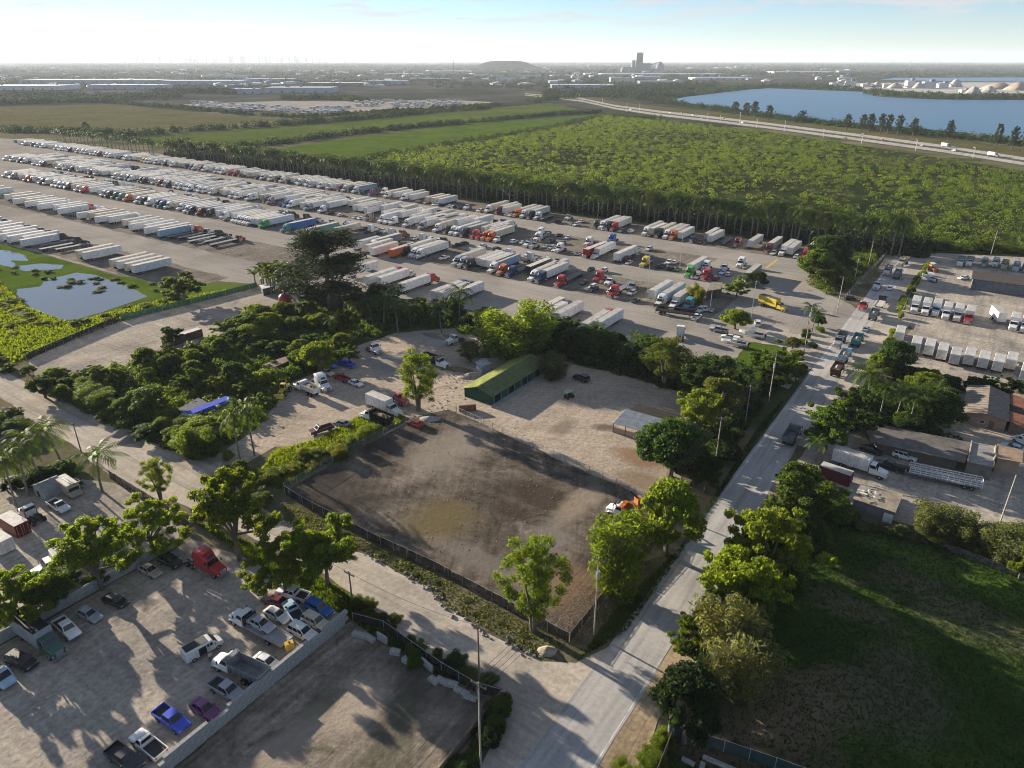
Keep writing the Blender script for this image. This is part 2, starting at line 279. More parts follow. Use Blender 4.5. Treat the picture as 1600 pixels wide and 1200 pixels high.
sheet('dirt_road', [(-80, 545), (0, 577), (80, 619), (190, 667), (217, 683), (312, 720), (345, 706), (356, 742), (400, 788), (431, 806), (473, 830), (575, 868), (668, 917), (697, 949), (790, 1004), (850, 1034), (900, 1036), (975, 1000), (930, 1090), (880, 1160), (850, 1230), (735, 1230), (788, 1120), (785, 1076), (745, 1063), (687, 1031), (637, 1001), (590, 958), (550, 928), (512, 900), (440, 861), (380, 832), (315, 803), (270, 783), (222, 776), (175, 746), (110, 692), (45, 661), (20, 632), (0, 621), (-80, 590)], .05, 'm_dirtroad')
sheet('verge', [(431, 803), (443, 772), (473, 789), (575, 843), (679, 891), (793, 952), (893, 1008), (930, 960), (1000, 880), (1063, 862), (975, 985), (900, 1036), (850, 1036), (790, 1006), (697, 951), (668, 919), (575, 869), (473, 831)], .042, 'm_verge')
sheet('dirt_lot', [(443, 770), (473, 789), (575, 843), (679, 891), (793, 952), (890, 1005), (960, 915), (1020, 855), (1042, 800), (985, 768), (900, 730), (800, 685), (700, 640), (655, 655), (600, 680), (520, 725)], .055, 'm_lot')
sheet('sandy_yard', [(650, 652), (640, 640), (690, 600), (740, 560), (850, 558), (905, 572), (960, 582), (1060, 612), (1092, 640), (1085, 700), (1065, 745), (1042, 798), (985, 768), (900, 730), (800, 685), (700, 640)], .05, 'm_sandyard')
sheet('scrap_yard', [(352, 744), (345, 708), (400, 670), (425, 640), (450, 600), (520, 572), (560, 540), (620, 520), (720, 512), (775, 530), (740, 562), (700, 602), (655, 640), (645, 654), (600, 680), (560, 676), (480, 700), (430, 698)], .045, 'm_sandyard')
sheet('grass_strip', [(436, 768), (400, 745), (430, 705), (500, 685), (560, 650), (600, 640), (640, 655), (600, 678), (520, 722)], .058, 'm_lawn', 2, .4)
sheet('fenced_yard', [(-120, 765), (40, 740), (180, 755), (222, 783), (300, 830), (240, 872), (120, 932), (0, 1002), (-120, 1060)], .04, 'm_yard')
sheet('car_yard', [(-120, 1075), (0, 1010), (150, 927), (300, 842), (400, 880), (545, 967), (400, 1088), (268, 1200), (190, 1280), (-120, 1280)], .045, 'm_yard')
sheet('cleared_lot', [(549, 970), (600, 975), (700, 1045), (785, 1078), (792, 1100), (700, 1200), (640, 1280), (195, 1280), (272, 1200), (404, 1090)], .048, 'm_lowlot')
sheet('dark_meadow', [(1235, 790), (1330, 805), (1450, 845), (1600, 895), (1800, 960), (1800, 1300), (985, 1300), (1050, 1160), (1110, 1060), (1180, 900)], .03, 'm_grass', 4, .4)
sheet('house_yard', [(1245, 720), (1290, 668), (1400, 640), (1480, 590), (1600, 618), (1800, 660), (1800, 830), (1560, 815), (1500, 845), (1400, 815), (1290, 775)], .034, 'm_yard')
sheet('lawn', [(1440, 598), (1500, 600), (1500, 628), (1460, 640), (1430, 625)], .04, 'm_lawn', 2, .3)
sheet('lawn', [(1150, 560), (1170, 535), (1215, 540), (1250, 560), (1225, 590), (1160, 575)], .05, 'm_lawn', 2, .3)
sheet('entrance_dirt', [(1180, 568), (1195, 520), (1215, 500), (1240, 522), (1312, 522), (1300, 540), (1268, 575), (1232, 608), (1200, 600)], .033, 'm_dirtroad', 2, .4)
sheet('fleet_lot', [(1392, 562), (1425, 512), (1412, 496), (1448, 425), (1480, 402), (1600, 408), (1800, 415), (1800, 650), (1600, 610), (1480, 590), (1400, 575)], .036, 'm_yard')
crsheet('road_apron', -24.6, -14.5, 150, 345, .04, 'm_dirtroad')
sheet('gravel_track', [(1372, 420), (1385, 398), (1450, 390), (1600, 396), (1800, 402), (1800, 414), (1600, 408), (1480, 404), (1440, 420), (1420, 440)], .03, 'm_yard')
crsheet('road_shoulder', -24.6, -20.6, 20, 140, .04, 'm_shoulder', 3, .25)
crsheet('main_road', -32.2, -24.5, 15, 348, .06, 'm_road', 4, .06)
for c_, w_ in ((-31.7, .16),): crsheet('edge_line', c_, c_ + w_, 85, 330, .064, 'm_asphaltline', 5, .02)
crsheet('edge_line', -24.9, -24.74, 20, 75, .064, 'm_asphaltline', 5, .02)
crsheet('stop_line', -31.2, -29.6, 87.4, 87.7, .064, 'm_asphaltline', 5, .02)
sheet('painted_line', [(1195, 419), (1199, 419), (1216, 406), (1213, 405)], .036, 'm_yellowline', 5, 0)
sheet('lake', [(1045, 157), (1075, 151), (1110, 147), (1170, 140), (1200, 138), (1280, 141), (1362, 144), (1364, 150), (1400, 153), (1480, 156), (1600, 156.5), (1900, 158), (1900, 262), (1600, 218), (1450, 202), (1300, 190), (1190, 179), (1110, 166)], .1, 'm_lake', 60, 2)
sheet('far_lake', [(1375, 124.5), (1400, 121.5), (1600, 121), (1900, 121), (1900, 127), (1600, 127.5), (1460, 126.5)], .1, 'm_lake', 200, 4)
sheet('quarry_ground', [(1290, 136), (1330, 130), (1440, 128.5), (1700, 129), (1800, 150), (1600, 146), (1480, 146), (1380, 142)], .08, 'm_quarry', 60, 3)
hwU = [(820, 146), (870, 150), (910, 153.5), (960, 164), (1030, 173), (1100, 180.5), (1200, 192), (1345, 210), (1475, 227), (1600, 246), (1800, 278)]
hwL = [(820, 149), (870, 154.5), (910, 159), (960, 170.5), (1030, 181), (1100, 189), (1200, 201), (1345, 220.5), (1475, 238.5), (1600, 258.5), (1800, 292)]
mid = [((a[0] + b_[0]) / 2, (a[1] + b_[1]) / 2) for a, b_ in zip(hwU, hwL)]
sheet('highway_embankment', [(p[0], p[1] - 4 - (p[0] - 820) * .012) for p in hwU] + [(p[0], p[1] + 1.5) for p in reversed(hwL)], .1, 'm_field_olive', 40, .5)
sheet('highway', hwU + [(p[0], p[1] - .6 - (p[0] - 820) * .0012) for p in reversed(mid)], .2, 'm_road', 60, 0)
sheet('highway', [(p[0], p[1] + .6 + (p[0] - 820) * .0012) for p in mid] + list(reversed(hwL)), .2, 'm_road', 60, 0)
# ------------------------------------------------------------------ vehicles: meshes once, objects per vehicle
# a recipe is a list of (part name, mesh, location, paint?, [sub-parts the same way]); local +x is forward
def panel(m_, b0, b1, t1, t0, mx=.12, my=.12, off=.02, th=.015):
    """glass set proud on the face b0 b1 t1 t0 (corners, counter-clockwise seen from outside)"""
    b0, b1, t1, t0 = map(Vector, (b0, b1, t1, t0)); n = (b1 - b0).cross(t0 - b0).normalized()
    def q(u, v): return (b0 * (1 - u) + b1 * u) * (1 - v) + (t0 * (1 - u) + t1 * u) * v
    c = [q(mx, my), q(1 - mx, my), q(1 - mx, 1 - my), q(mx, 1 - my)]
    vs = [p + n * (off - th * 2) for p in c] + [p + n * off for p in c]
    return m_.add(vs, [(3, 2, 1, 0), (4, 5, 6, 7), (0, 1, 5, 4), (1, 2, 6, 5), (2, 3, 7, 6), (3, 0, 4, 7)])
def wheel_meshes(r, wd):
    t_ = MB().cyl((0, -wd / 2, 0), (0, wd / 2, 0), r, r, 14).mesh('tyre', 'm_tyre')
    rm = MB().cyl((0, -wd / 2 - .012, 0), (0, wd / 2 + .012, 0), r * .6, r * .5, 10).mesh('rim', 'm_rim')
    return t_, rm
WH = {}
def wheel(r, wd, x, y, name='wheel'):
    k = (r, wd)
    if k not in WH: WH[k] = wheel_meshes(r, wd)
    return (name, WH[k][0], (x, y, r), 0, [('rim', WH[k][1], (0, 0, 0), 0, [])])
AX = {}
def axle(r, hw, x, wd=.28):
    """one axle with the wheels at both its ends"""
    k = (r, hw, wd)
    if k not in AX:
        a = MB().cyl((0, -hw, 0), (0, hw, 0), .07, .07, 6)
        for s_ in (-1, 1):
            a.cyl((0, s_ * hw - wd, 0) if s_ > 0 else (0, -hw, 0), (0, s_ * hw, 0) if s_ > 0 else (0, -hw + wd, 0), r, r, 12)
            a.cyl((0, s_ * (hw + .01), 0), (0, s_ * (hw - .02), 0), r * .5, r * .5, 8, 1)
        AX[k] = a.mesh('axle', ['m_tyre', 'm_rim'])
    return ('axle', AX[k], (x, 0, r), 0, [])
def frustum(m_, x0, x1, hw, z0, tx0, tx1, thw, z1):
    """cabin: belt rectangle x0..x1 at z0 to roof rectangle tx0..tx1 at z1"""
    B = [(x1, -hw, z0), (x1, hw, z0), (x0, hw, z0), (x0, -hw, z0)]; T = [(tx1, -thw, z1), (tx1, thw, z1), (tx0, thw, z1), (tx0, -thw, z1)]
    m_.loft([B, T]); return B, T
def glass4(B, T, split=1, mx=.07, my=.12):
    """windshield, rear window and side windows of a cabin"""
    out = [('windshield', panel(MB(), B[0], B[1], T[1], T[0], mx, my).mesh('windshield', 'm_glass'), (0, 0, 0), 0, []),
           ('rear_window', panel(MB(), B[2], B[3], T[3], T[2], mx * 1.4, my * 1.6).mesh('rear_window', 'm_glass'), (0, 0, 0), 0, [])]
    for a, b_, nm in ((1, 2, 'side_window'), (3, 0, 'side_window')):
        for k in range(split):
            f0, f1 = k / split, (k + 1) / split; L_ = lambda p, q, f: Vector(p).lerp(Vector(q), f)
            out.append((nm, panel(MB(), L_(B[a], B[b_], f0), L_(B[a], B[b_], f1), L_(T[a], T[b_], f1), L_(T[a], T[b_], f0), .06, .14).mesh(nm, 'm_glass'), (0, 0, 0), 0, []))
    return out
def lights(x, y, z, rx, rz=None, s=(.06, .34, .14)):
    h = boxm('headlight', s, 'm_light'); tl = boxm('taillight', (.06, .2, .2), 'm_tail')
    return [('headlight', h, (x, y, z), 0, []), ('headlight', h, (x, -y, z), 0, []), ('taillight', tl, (rx, y, rz or z), 0, []), ('taillight', tl, (rx, -y, rz or z), 0, [])]
def mirrors(x, y, z, s=(.12, .2, .14)):
    mm = boxm('mirror', s, 'm_frame'); return [('mirror', mm, (x, y, z), 0, []), ('mirror', mm, (x, -y, z), 0, [])]
def body_loft(secs, ch=.1): return MB().loft([ring(x, hw, a, b_, ch) for x, hw, a, b_ in secs])
def r_sedan():
    m_ = body_loft([(2.35, .68, .38, .60), (2.22, .82, .26, .70), (1.3, .9, .2, .84), (.95, .9, .2, .90), (-1.3, .9, .2, .95), (-1.95, .88, .24, .95), (-2.25, .82, .32, .9), (-2.35, .72, .42, .8)])
    B, T = frustum(m_, -1.85, 1.05, .82, .90, -1.15, .1, .6, 1.43)
    p = [('body', m_.mesh('car_body', 'm_paint'), (0, 0, 0), 1, [])] + glass4(B, T, 2) + lights(2.27, .58, .6, -2.3, .72) + mirrors(.75, .98, .95)
    return p + [wheel(.33, .22, x, y) for x in (1.4, -1.4) for y in (.82, -.82)]
def r_suv():
    m_ = body_loft([(2.4, .75, .45, .8), (2.28, .9, .32, .95), (1.25, .95, .28, 1.05), (.9, .96, .28, 1.1), (-2.1, .96, .28, 1.12), (-2.35, .92, .36, 1.08), (-2.42, .84, .5, 1.0)])
    B, T = frustum(m_, -2.34, 1.05, .88, 1.08, -2.05, .25, .7, 1.75)
    m_.box(-.9, .62, 1.79, 2.0, .05, .05); m_.box(-.9, -.62, 1.79, 2.0, .05, .05)
    p = [('body', m_.mesh('suv_body', 'm_paint'), (0, 0, 0), 1, [])] + glass4(B, T, 3) + lights(2.33, .66, .82, -2.4, .95) + mirrors(.75, 1.04, 1.15)
    return p + [wheel(.38, .25, x, y) for x in (1.45, -1.45) for y in (.87, -.87)]
def r_pickup(crew=True):
    cab0 = -.75 if crew else .1
    m_ = body_loft([(2.85, .82, .5, .85), (2.74, .95, .38, 1.02), (1.6, .98, .36, 1.12), (1.25, .99, .36, 1.14), (cab0, .99, .36, 1.14)])
    m_.box((cab0 - 2.85) / 2, 0, .58, cab0 + 2.85, 1.9, .3)
    B, T = frustum(m_, cab0, 1.4, .9, 1.12, cab0 + .12, .65, .72, 1.82)
    bed = MB(); bl = cab0 + 2.85; bx = (cab0 - 2.85) / 2
    bed.box(bx, .93, .92, bl, .1, .42); bed.box(bx, -.93, .92, bl, .1, .42); bed.box(-2.82, 0, .92, .07, 1.76, .42); bed.box(cab0 - .05, 0, .92, .06, 1.76, .42)
    liner = boxm('bed_liner', (bl - .14, 1.74, .04), 'm_frame', (bx, 0, .76))
    p = [('body', m_.mesh('pickup_body', 'm_paint'), (0, 0, 0), 1, []), ('truck_bed', bed.mesh('truck_bed', 'm_paint'), (0, 0, 0), 1, [('bed_liner', liner, (0, 0, 0), 0, [])])]
    p += glass4(B, T, 2 if crew else 1) + lights(2.78, .72, .88, -2.87, .9) + mirrors(1.05, 1.08, 1.25) + [('bumper', boxm('bumper', (.12, 1.9, .18), 'm_chrome'), (2.86, 0, .55), 0, []), ('bumper', boxm('bumper', (.12, 1.9, .16), 'm_chrome'), (-2.93, 0, .52), 0, [])]
    return p + [wheel(.4, .27, x, y) for x in (1.85, -1.7) for y in (.88, -.88)]
def r_van(rack=True):
    m_ = MB().loft([ring(x, hw, a, b_, .14) for x, hw, a, b_ in [(2.75, .8, .45, .85), (2.6, .95, .35, 1.05), (1.95, 1.0, .32, 1.25), (1.2, 1.0, .3, 2.05), (.9, 1.0, .3, 2.12), (-2.6, 1.0, .3, 2.12), (-2.75, .95, .35, 2.0)]])
    wsh = panel(MB(), (1.95, -.9, 1.27), (1.95, .9, 1.27), (1.2, .85, 2.03), (1.2, -.85, 2.03), .04, .06, .05).mesh('windshield', 'm_glass')
    p = [('body', m_.mesh('van_body', 'm_paint'), (0, 0, 0), 1, []), ('windshield', wsh, (0, 0, 0), 0, [])]
    for s_ in (1, -1):
        p.append(('side_window', boxm('side_window', (.8, .03, .5), 'm_glass'), (.75, s_ * 1.005, 1.6), 0, []))
        p.append(('rear_window', boxm('rear_window', (.03, .55, .5), 'm_glass'), (-2.73, s_ * .42, 1.55), 0, []))
    if rack: p.append(('roof_cover', boxm('roof_cover', (3.2, 1.5, .06), 'm_frame'), (-.9, 0, 2.15), 0, []))
    return p + lights(2.63, .7, .9, -2.74, 1.0) + mirrors(1.5, 1.1, 1.35) + [wheel(.36, .24, x, y) for x in (1.8, -1.7) for y in (.9, -.9)]
# --- heavy trucks: x = 0 at the front bumper, body runs to negative x
def cab_parts(style):
    """conventional cab; returns parts and x where the frame behind it starts"""
    m_ = MB()
    m_.loft([ring(x, hw, a, b_, .12) for x, hw, a, b_ in [(-.05, .86, .62, 1.45), (-.3, .98, .55, 1.62), (-1.3, 1.04, .75, 1.78), (-1.9, 1.1, .75, 1.9)]])
    m_.loft([ring(x, hw, a, b_, .1) for x, hw, a, b_ in [(-1.85, 1.12, .7, 1.92), (-3.35, 1.14, .7, 1.95)]])
    for y in (.98, -.98): m_.loft([[(q[0], q[1] + y, q[2]) for q in ring(x, hw, a, b_, .08)] for x, hw, a, b_ in [(-.55, .2, .75, 1.0), (-.8, .22, .9, 1.18), (-1.5, .22, .9, 1.18), (-1.75, .2, .75, 1.0)]])
    top = 2.78
    B, T = frustum(m_, -3.35, -1.88, 1.12, 1.92, -3.35, -2.38, .98, top)
    parts = []
    if style == 'sleeper':
        sl_ = MB().loft([ring(x, hw, a, b_, .16) for x, hw, a, b_ in [(-2.35, .92, 2.7, 2.86), (-2.9, 1.06, 2.7, 3.5), (-3.36, 1.16, 1.2, 3.82), (-4.2, 1.22, .8, 3.98), (-5.35, 1.23, .8, 4.0)]])
        parts.append(('sleeper', sl_.mesh('sleeper', 'm_paint'), (0, 0, 0), 1, [('roof_window', panel(MB(), (-2.45, -.6, 2.95), (-2.45, .6, 2.95), (-2.85, .6, 3.42), (-2.85, -.6, 3.42), .02, .05, .09).mesh('roof_window', 'm_glass'), (0, 0, 0), 0, [])])); fx = -5.35
    else: fx = -3.4
    parts.insert(0, ('cab', m_.mesh('truck_cab', 'm_paint'), (0, 0, 0), 1, []))
    g_ = glass4(B, T, 1, .04, .1); parts += [q for q in g_ if q[0] != 'rear_window' or style != 'sleeper']
    parts.append(('grille', boxm('grille', (.06, 1.1, .8), 'm_chrome'), (-.04, 0, 1.08), 0, []))
    parts.append(('bumper', boxm('bumper', (.25, 2.3, .36), 'm_chrome'), (-.08, 0, .48), 0, []))
    hl = boxm('headlight', (.1, .3, .24), 'm_light'); parts += [('headlight', hl, (-.14, y, 1.0), 0, []) for y in (.82, -.82)]
    parts += mirrors(-1.75, 1.32, 2.2, (.1, .18, .5)); st = MB().cyl((0, 0, .9), (0, 0, 3.5), .07, n=6).mesh('exhaust_stack', 'm_chrome')
    parts += [('exhaust_stack', st, (fx - .08, y, 0), 0, []) for y in (1.0, -1.0)]
    return parts, fx
def frame_part(x0, x1, name='chassis'):
    f_ = MB()
    for y in (.42, -.42): f_.box((x0 + x1) / 2, y, .88, x0 - x1, .12, .26)
    for k in range(4): f_.box(x0 + (x1 - x0) * (k + .5) / 4, 0, .86, .15, .8, .16)
    return (name, f_.mesh(name, 'm_frame'), (0, 0, 0), 0, [])
def tractor(style):
    p, fx = cab_parts(style); end = fx - 2.9
    p.append(frame_part(-.6, end)); ft = MB().cyl((-.75, 0, .72), (.75, 0, .72), .3, n=10).mesh('fuel_tank', 'm_chrome')
    p += [('fuel_tank', ft, (fx + .4, y, 0), 0, []) for y in (.92, -.92)]
    p.append(('fifth_wheel', MB().cyl((0, 0, 1.02), (0, 0, 1.14), .5, n=10).mesh('fifth_wheel', 'm_frame'), (fx - 1.5, 0, 0), 0, []))
    return p + [axle(.5, 1.12, -1.15), axle(.5, 1.2, fx - .95, .5), axle(.5, 1.2, fx - 2.25, .5)], fx
def trailer(kind, x0, L_=15.9):
    x1 = x0 - L_; p = []; cx = (x0 + x1) / 2
    if kind == 'F':
        d_ = MB().box(cx, 0, 1.42, L_, 2.55, .14); 
        for y in (.5, -.5): d_.box(cx, y, 1.18, L_ * .96, .14, .34)
        p.append(('deck', d_.mesh('flatbed_deck', 'm_matte'), (0, 0, 0), 1, [])); p.append(('headboard', boxm('headboard', (.1, 2.5, .9), 'm_frame'), (x0 - .06, 0, 1.92), 0, []))
    else:
        bx = MB().loft([ring(x0, 1.27, 1.1, 4.0, .05), ring(x1, 1.27, 1.1, 4.0, .05)])
        p.append(('trailer_box', bx.mesh('trailer_box', 'm_box'), (0, 0, 0), 1, []))
        rf = MB().box(cx, 0, 4.02, L_ - .1, 2.44, .03)
        for k in range(1, 9): rf.box(x0 + (x1 - x0) * k / 9, 0, 4.04, .07, 2.4, .025)
        p.append(('trailer_roof', rf.mesh('trailer_roof', 'm_roofsheet'), (0, 0, 0), 2, []))
        dr = MB().box(0, .62, 0, .04, 1.16, 2.6).box(0, -.62, 0, .04, 1.16, 2.6)
        p.append(('rear_doors', dr.mesh('rear_doors', 'm_matte'), (x1 - .02, 0, 2.52), 1, []))
        p.append(('underframe', MB().box(cx, 0, 1.0, L_ * .97, 1.0, .18).mesh('underframe', 'm_frame'), (0, 0, 0), 0, []))
    p.append(('landing_gear', MB().box(0, .7, .6, .14, .14, 1.0).box(0, -.7, .6, .14, .14, 1.0).box(0, 0, .7, .08, 1.4, .08).mesh('landing_gear', 'm_frame'), (x0 - 3.1, 0, 0), 0, []))
    p.append(('rear_guard', MB().box(0, 0, .55, .1, 2.3, .12).box(0, .6, .8, .08, .08, .5).box(0, -.6, .8, .08, .08, .5).mesh('rear_guard', 'm_frame'), (x1 + .1, 0, 0), 0, []))
    return p + [axle(.5, 1.2, x1 + 1.7, .5), axle(.5, 1.2, x1 + 2.95, .5)]
REC = {}
REC['sedan'] = r_sedan(); REC['suv'] = r_suv(); REC['pickup'] = r_pickup(); REC['work_pickup'] = r_pickup(False); REC['van'] = r_van()
for st in ('sleeper', 'daycab'):
    tp, fx = tractor(st); REC[st] = tp; REC[st + '_van'] = tp + trailer('W', fx - .55); REC[st + '_flat'] = tp + trailer('F', fx - .55, 14.6)
REC['trailer'] = trailer('W', 0); REC['flatbed'] = trailer('F', 0, 14.6); REC['short_trailer'] = trailer('W', 0, 8.5)
def box_truck(L_=7.2, hood=True):
    p, fx = cab_parts('daycab'); p = [q for q in p if q[0] != 'exhaust_stack']; x0 = fx - .15; x1 = x0 - L_
    b_ = MB().loft([ring(x0, 1.25, 1.05, 3.75, .05), ring(x1, 1.25, 1.05, 3.75, .05)]); p.append(('cargo_box', b_.mesh('cargo_box', 'm_box'), (0, 0, 0), 3, []))
    p.append(('box_roof', MB().box((x0 + x1) / 2, 0, 3.77, L_ - .1, 2.4, .03).mesh('box_roof', 'm_roofsheet'), (0, 0, 0), 2, []))
    p.append(('rear_door', boxm('rear_door', (.04, 2.2, 2.4), 'm_matte'), (x1 - .02, 0, 2.4), 2, [])); p.append(frame_part(-.6, x1 + .2))
    return p + [axle(.48, 1.1, -1.15), axle(.48, 1.18, x1 + 2.0, .48)]
REC['box_truck'] = box_truck(); REC['box_truck_long'] = box_truck(9.0)
def dump_truck(load='m_rubble', fill=True):
    p, fx = cab_parts('daycab'); x0 = fx - .3; x1 = x0 - 5.4
    bd = MB(); 
    def wall(a, b_, c, d, th=.08):
        n = (Vector(b_) - Vector(a)).cross(Vector(d) - Vector(a)).normalized() * th; q = [Vector(v) for v in (a, b_, c, d)]
        bd.add([*q, *[v + n for v in q]], [(0, 1, 2, 3), (7, 6, 5, 4), (0, 4, 5, 1), (1, 5, 6, 2), (2, 6, 7, 3), (3, 7, 4, 0)])
    for s_ in (1, -1): wall((x0, s_ * 1.0, 1.3), (x1, s_ * 1.0, 1.3), (x1 - .25, s_ * 1.25, 2.75), (x0 + .1, s_ * 1.25, 2.75), .08 * -s_)
    wall((x0, -1.0, 1.3), (x0, 1.0, 1.3), (x0 + .1, 1.25, 3.0), (x0 + .1, -1.25, 3.0)); wall((x1, -1.0, 1.3), (x1, 1.0, 1.3), (x1 - .25, 1.22, 2.7), (x1 - .25, -1.22, 2.7))
    bd.box((x0 + x1) / 2, 0, 1.3, x0 - x1, 2.0, .12); bd.box(x0 + .45, 0, 3.02, .8, 2.5, .06)
    for k in range(6):
        for s_ in (1, -1): bd.box(x0 - .4 - k * .92, s_ * 1.2, 2.0, .1, .12, 1.3)
    p.append(('dump_body', bd.mesh('dump_body', 'm_matte'), (0, 0, 0), 3, []))
    if fill:
        ld = MB(); n = 9; vs = []; fs = []
        for i in range(n):
            for j in range(5): vs.append((x0 - .15 + (x1 - x0 + .2) * i / (n - 1), -1.1 + 2.2 * j / 4, 2.2 + (.5 * math.sin(math.pi * i / (n - 1)) * math.sin(math.pi * j / 4)) + rnd.uniform(-.08, .12)))
        for i in range(n - 1):
            for j in range(4): fs.append((i * 5 + j, i * 5 + j + 1, (i + 1) * 5 + j + 1, (i + 1) * 5 + j))
        p.append(('load', ld.add(vs, fs).mesh('load', load), (0, 0, 0), 0, []))
    p.append(frame_part(-.6, x1 + .1))
    return p + [axle(.5, 1.12, -1.15), axle(.5, 1.2, x1 + 2.9, .5), axle(.5, 1.2, x1 + 1.55, .5)]
REC['dump_truck'] = dump_truck(); REC['dump_empty'] = dump_truck(fill=False); REC['dump_soil'] = dump_truck('m_soil')
def tow_truck():
    p, fx = cab_parts('daycab'); p = [q for q in p if q[0] != 'exhaust_stack']; x1 = fx - 8.2
    d_ = MB().box((fx - .4 + x1) / 2, 0, 1.2, fx - .4 - x1, 2.5, .14)
    for y in (1.22, -1.22): d_.box((fx - .4 + x1) / 2, y, 1.32, fx - .4 - x1, .08, .12)
    p += [('tow_deck', d_.mesh('tow_deck', 'm_matte'), (0, 0, 0), 2, []), ('deck_headboard', boxm('deck_headboard', (.12, 2.4, 1.3), 'm_frame'), (fx - .4, 0, 1.9), 0, []), frame_part(-.6, x1 + 1.0)]
    return p + [axle(.48, 1.1, -1.15), axle(.48, 1.18, x1 + 3.0, .48)]
REC['tow_truck'] = tow_truck()
def step_van():
    m_ = MB().loft([ring(x, 1.1, a, b_, .12) for x, a, b_ in [(-.02, .5, 1.2), (-.9, .45, 1.35)]])
    b_ = MB().loft([ring(-.75, 1.15, .6, 2.75, .1), ring(-6.3, 1.15, .6, 2.85, .1)])
    p = [('hood', m_.mesh('hood', 'm_paint'), (0, 0, 0), 1, []), ('cargo_body', b_.mesh('cargo_body', 'm_box'), (0, 0, 0), 1, []), ('roof_panel', boxm('roof_panel', (5.3, 2.15, .04), 'm_roofsheet'), (-3.55, 0, 2.86), 2, []), ('windshield', boxm('windshield', (.04, 1.9, .75), 'm_glass'), (-.74, 0, 1.85), 0, [])]
    for y in (.35, -.15): p.append(('roof_rail', boxm('roof_rail', (3.4, .12, .12), 'm_white'), (-2.9, y, 2.96), 0, []))
    return p + lights(-.05, .8, .95, -6.3, 1.0) + mirrors(-.7, 1.3, 1.8) + [axle(.4, 1.05, -1.3), axle(.4, 1.1, -4.9, .4)]
REC['step_van'] = step_van()
def loader():
    b_ = MB().box(-1.2, 0, 1.5, 2.4, 1.5, .9).box(.8, 0, 1.2, 1.6, 1.0, .6); c_ = MB(); B, T = frustum(c_, -.6, .7, .65, 1.9, -.55, .5, .6, 3.0)
    bk = MB().loft([[(2.6, y, .3), (3.6, y, .25), (3.5, y, .45), (2.9, y, 1.3), (2.6, y, 1.2)] for y in (-1.3, 1.3)])
    ar = MB(); [ar.cyl((.6, y, 1.7), (2.7, y, .9), .14, n=6) for y in (.5, -.5)]
    p = [('engine_body', b_.mesh('engine_body', 'm_paint'), (0, 0, 0), 1, []), ('cab', c_.mesh('loader_cab', 'm_paint'), (0, 0, 0), 1, [])] + [q for q in glass4(B, T)] + [('bucket', bk.mesh('bucket', 'm_paint'), (0, 0, 0), 1, []), ('lift_arm', ar.mesh('lift_arm', 'm_paint'), (0, 0, 0), 1, [])]
    return p + [wheel(.75, .5, x, y) for x in (1.3, -1.5) for y in (.95, -.95)]
REC['loader'] = loader()
def boat():
    secs = [(4.2, .05, .95, 1.75), (3.4, .55, .7, 1.7), (2.2, 1.0, .5, 1.6), (0, 1.25, .4, 1.5), (-3.0, 1.25, .4, 1.45), (-3.6, 1.2, .45, 1.45)]
    h = MB().loft([[(x, 0, a), (x, hw * .75, a + .35), (x, hw, b_), (x, -hw, b_), (x, -hw * .75, a + .35)] for x, hw, a, b_ in secs])
    dk = MB().box(-1.6, 0, 1.5, 3.2, 1.7, .06); cb = MB(); B, T = frustum(cb, -.6, 1.6, .75, 1.55, -.4, .7, .6, 2.2)
    tt = MB(); [tt.cyl((-.6 + dx, y, 1.5), (-.5 + dx * .6, y * .9, 3.0), .04, n=5) for dx in (0, 1.2) for y in (.7, -.7)]; tt.box(-.2, 0, 3.03, 1.8, 1.7, .06)
    tr = MB().box(0, 0, .42, 7.0, .16, .14).box(-1.6, .8, .5, 4.0, .12, .12).box(-1.6, -.8, .5, 4.0, .12, .12).box(-3.0, 0, .45, .12, 1.7, .12).cyl((3.4, 0, .45), (5.2, 0, .5), .06, n=5)
    return [('hull', h.mesh('hull', 'm_paint'), (0, 0, 0), 1, []), ('cockpit_floor', dk.mesh('cockpit_floor', 'm_frame'), (0, 0, 0), 0, []), ('cabin', cb.mesh('boat_cabin', 'm_paint'), (0, 0, 0), 1, []), ('windshield', panel(MB(), B[0], B[1], T[1], T[0], .06, .15).mesh('boat_glass', 'm_glass'), (0, 0, 0), 0, []), ('sunshade', tt.mesh('sunshade', 'm_white'), (0, 0, 0), 0, []), ('outboard_motor', MB().box(-3.9, 0, 1.35, .5, .4, .7).box(-3.95, 0, .7, .2, .15, .9).mesh('outboard_motor', 'm_frame'), (0, 0, 0), 0, []), ('boat_trailer', tr.mesh('boat_trailer', 'm_galv'), (0, 0, 0), 0, [])] + [axle(.32, 1.1, -1.6, .2), axle(.32, 1.1, -2.5, .2)]
REC['boat'] = boat()
def container(L_=6.1):
    b_ = MB().loft([ring(-L_ / 2, 1.22, .12, 2.6, .04), ring(L_ / 2, 1.22, .12, 2.6, .04)]); d_ = MB().box(0, .6, 1.35, .05, 1.14, 2.35).box(0, -.6, 1.35, .05, 1.14, 2.35); bars = MB(); [bars.cyl((.05, y, .2), (.05, y, 2.5), .03, n=5) for y in (.2, -.2, .9, -.9)]
    return [('container_shell', b_.mesh('container_shell', 'm_ribbed'), (0, 0, 0), 1, []), ('container_door', d_.mesh('container_door', 'm_matte'), (L_ / 2 + .02, 0, 0), 1, [('lock_rods', bars.mesh('lock_rods', 'm_galv'), (0, 0, 0), 0, [])]), ('container_roof', boxm('container_roof', (L_ - .1, 2.36, .03), 'm_roofsheet'), (0, 0, 2.61), 2, [])]
REC['container'] = container(); REC['container_long'] = container(12.0)
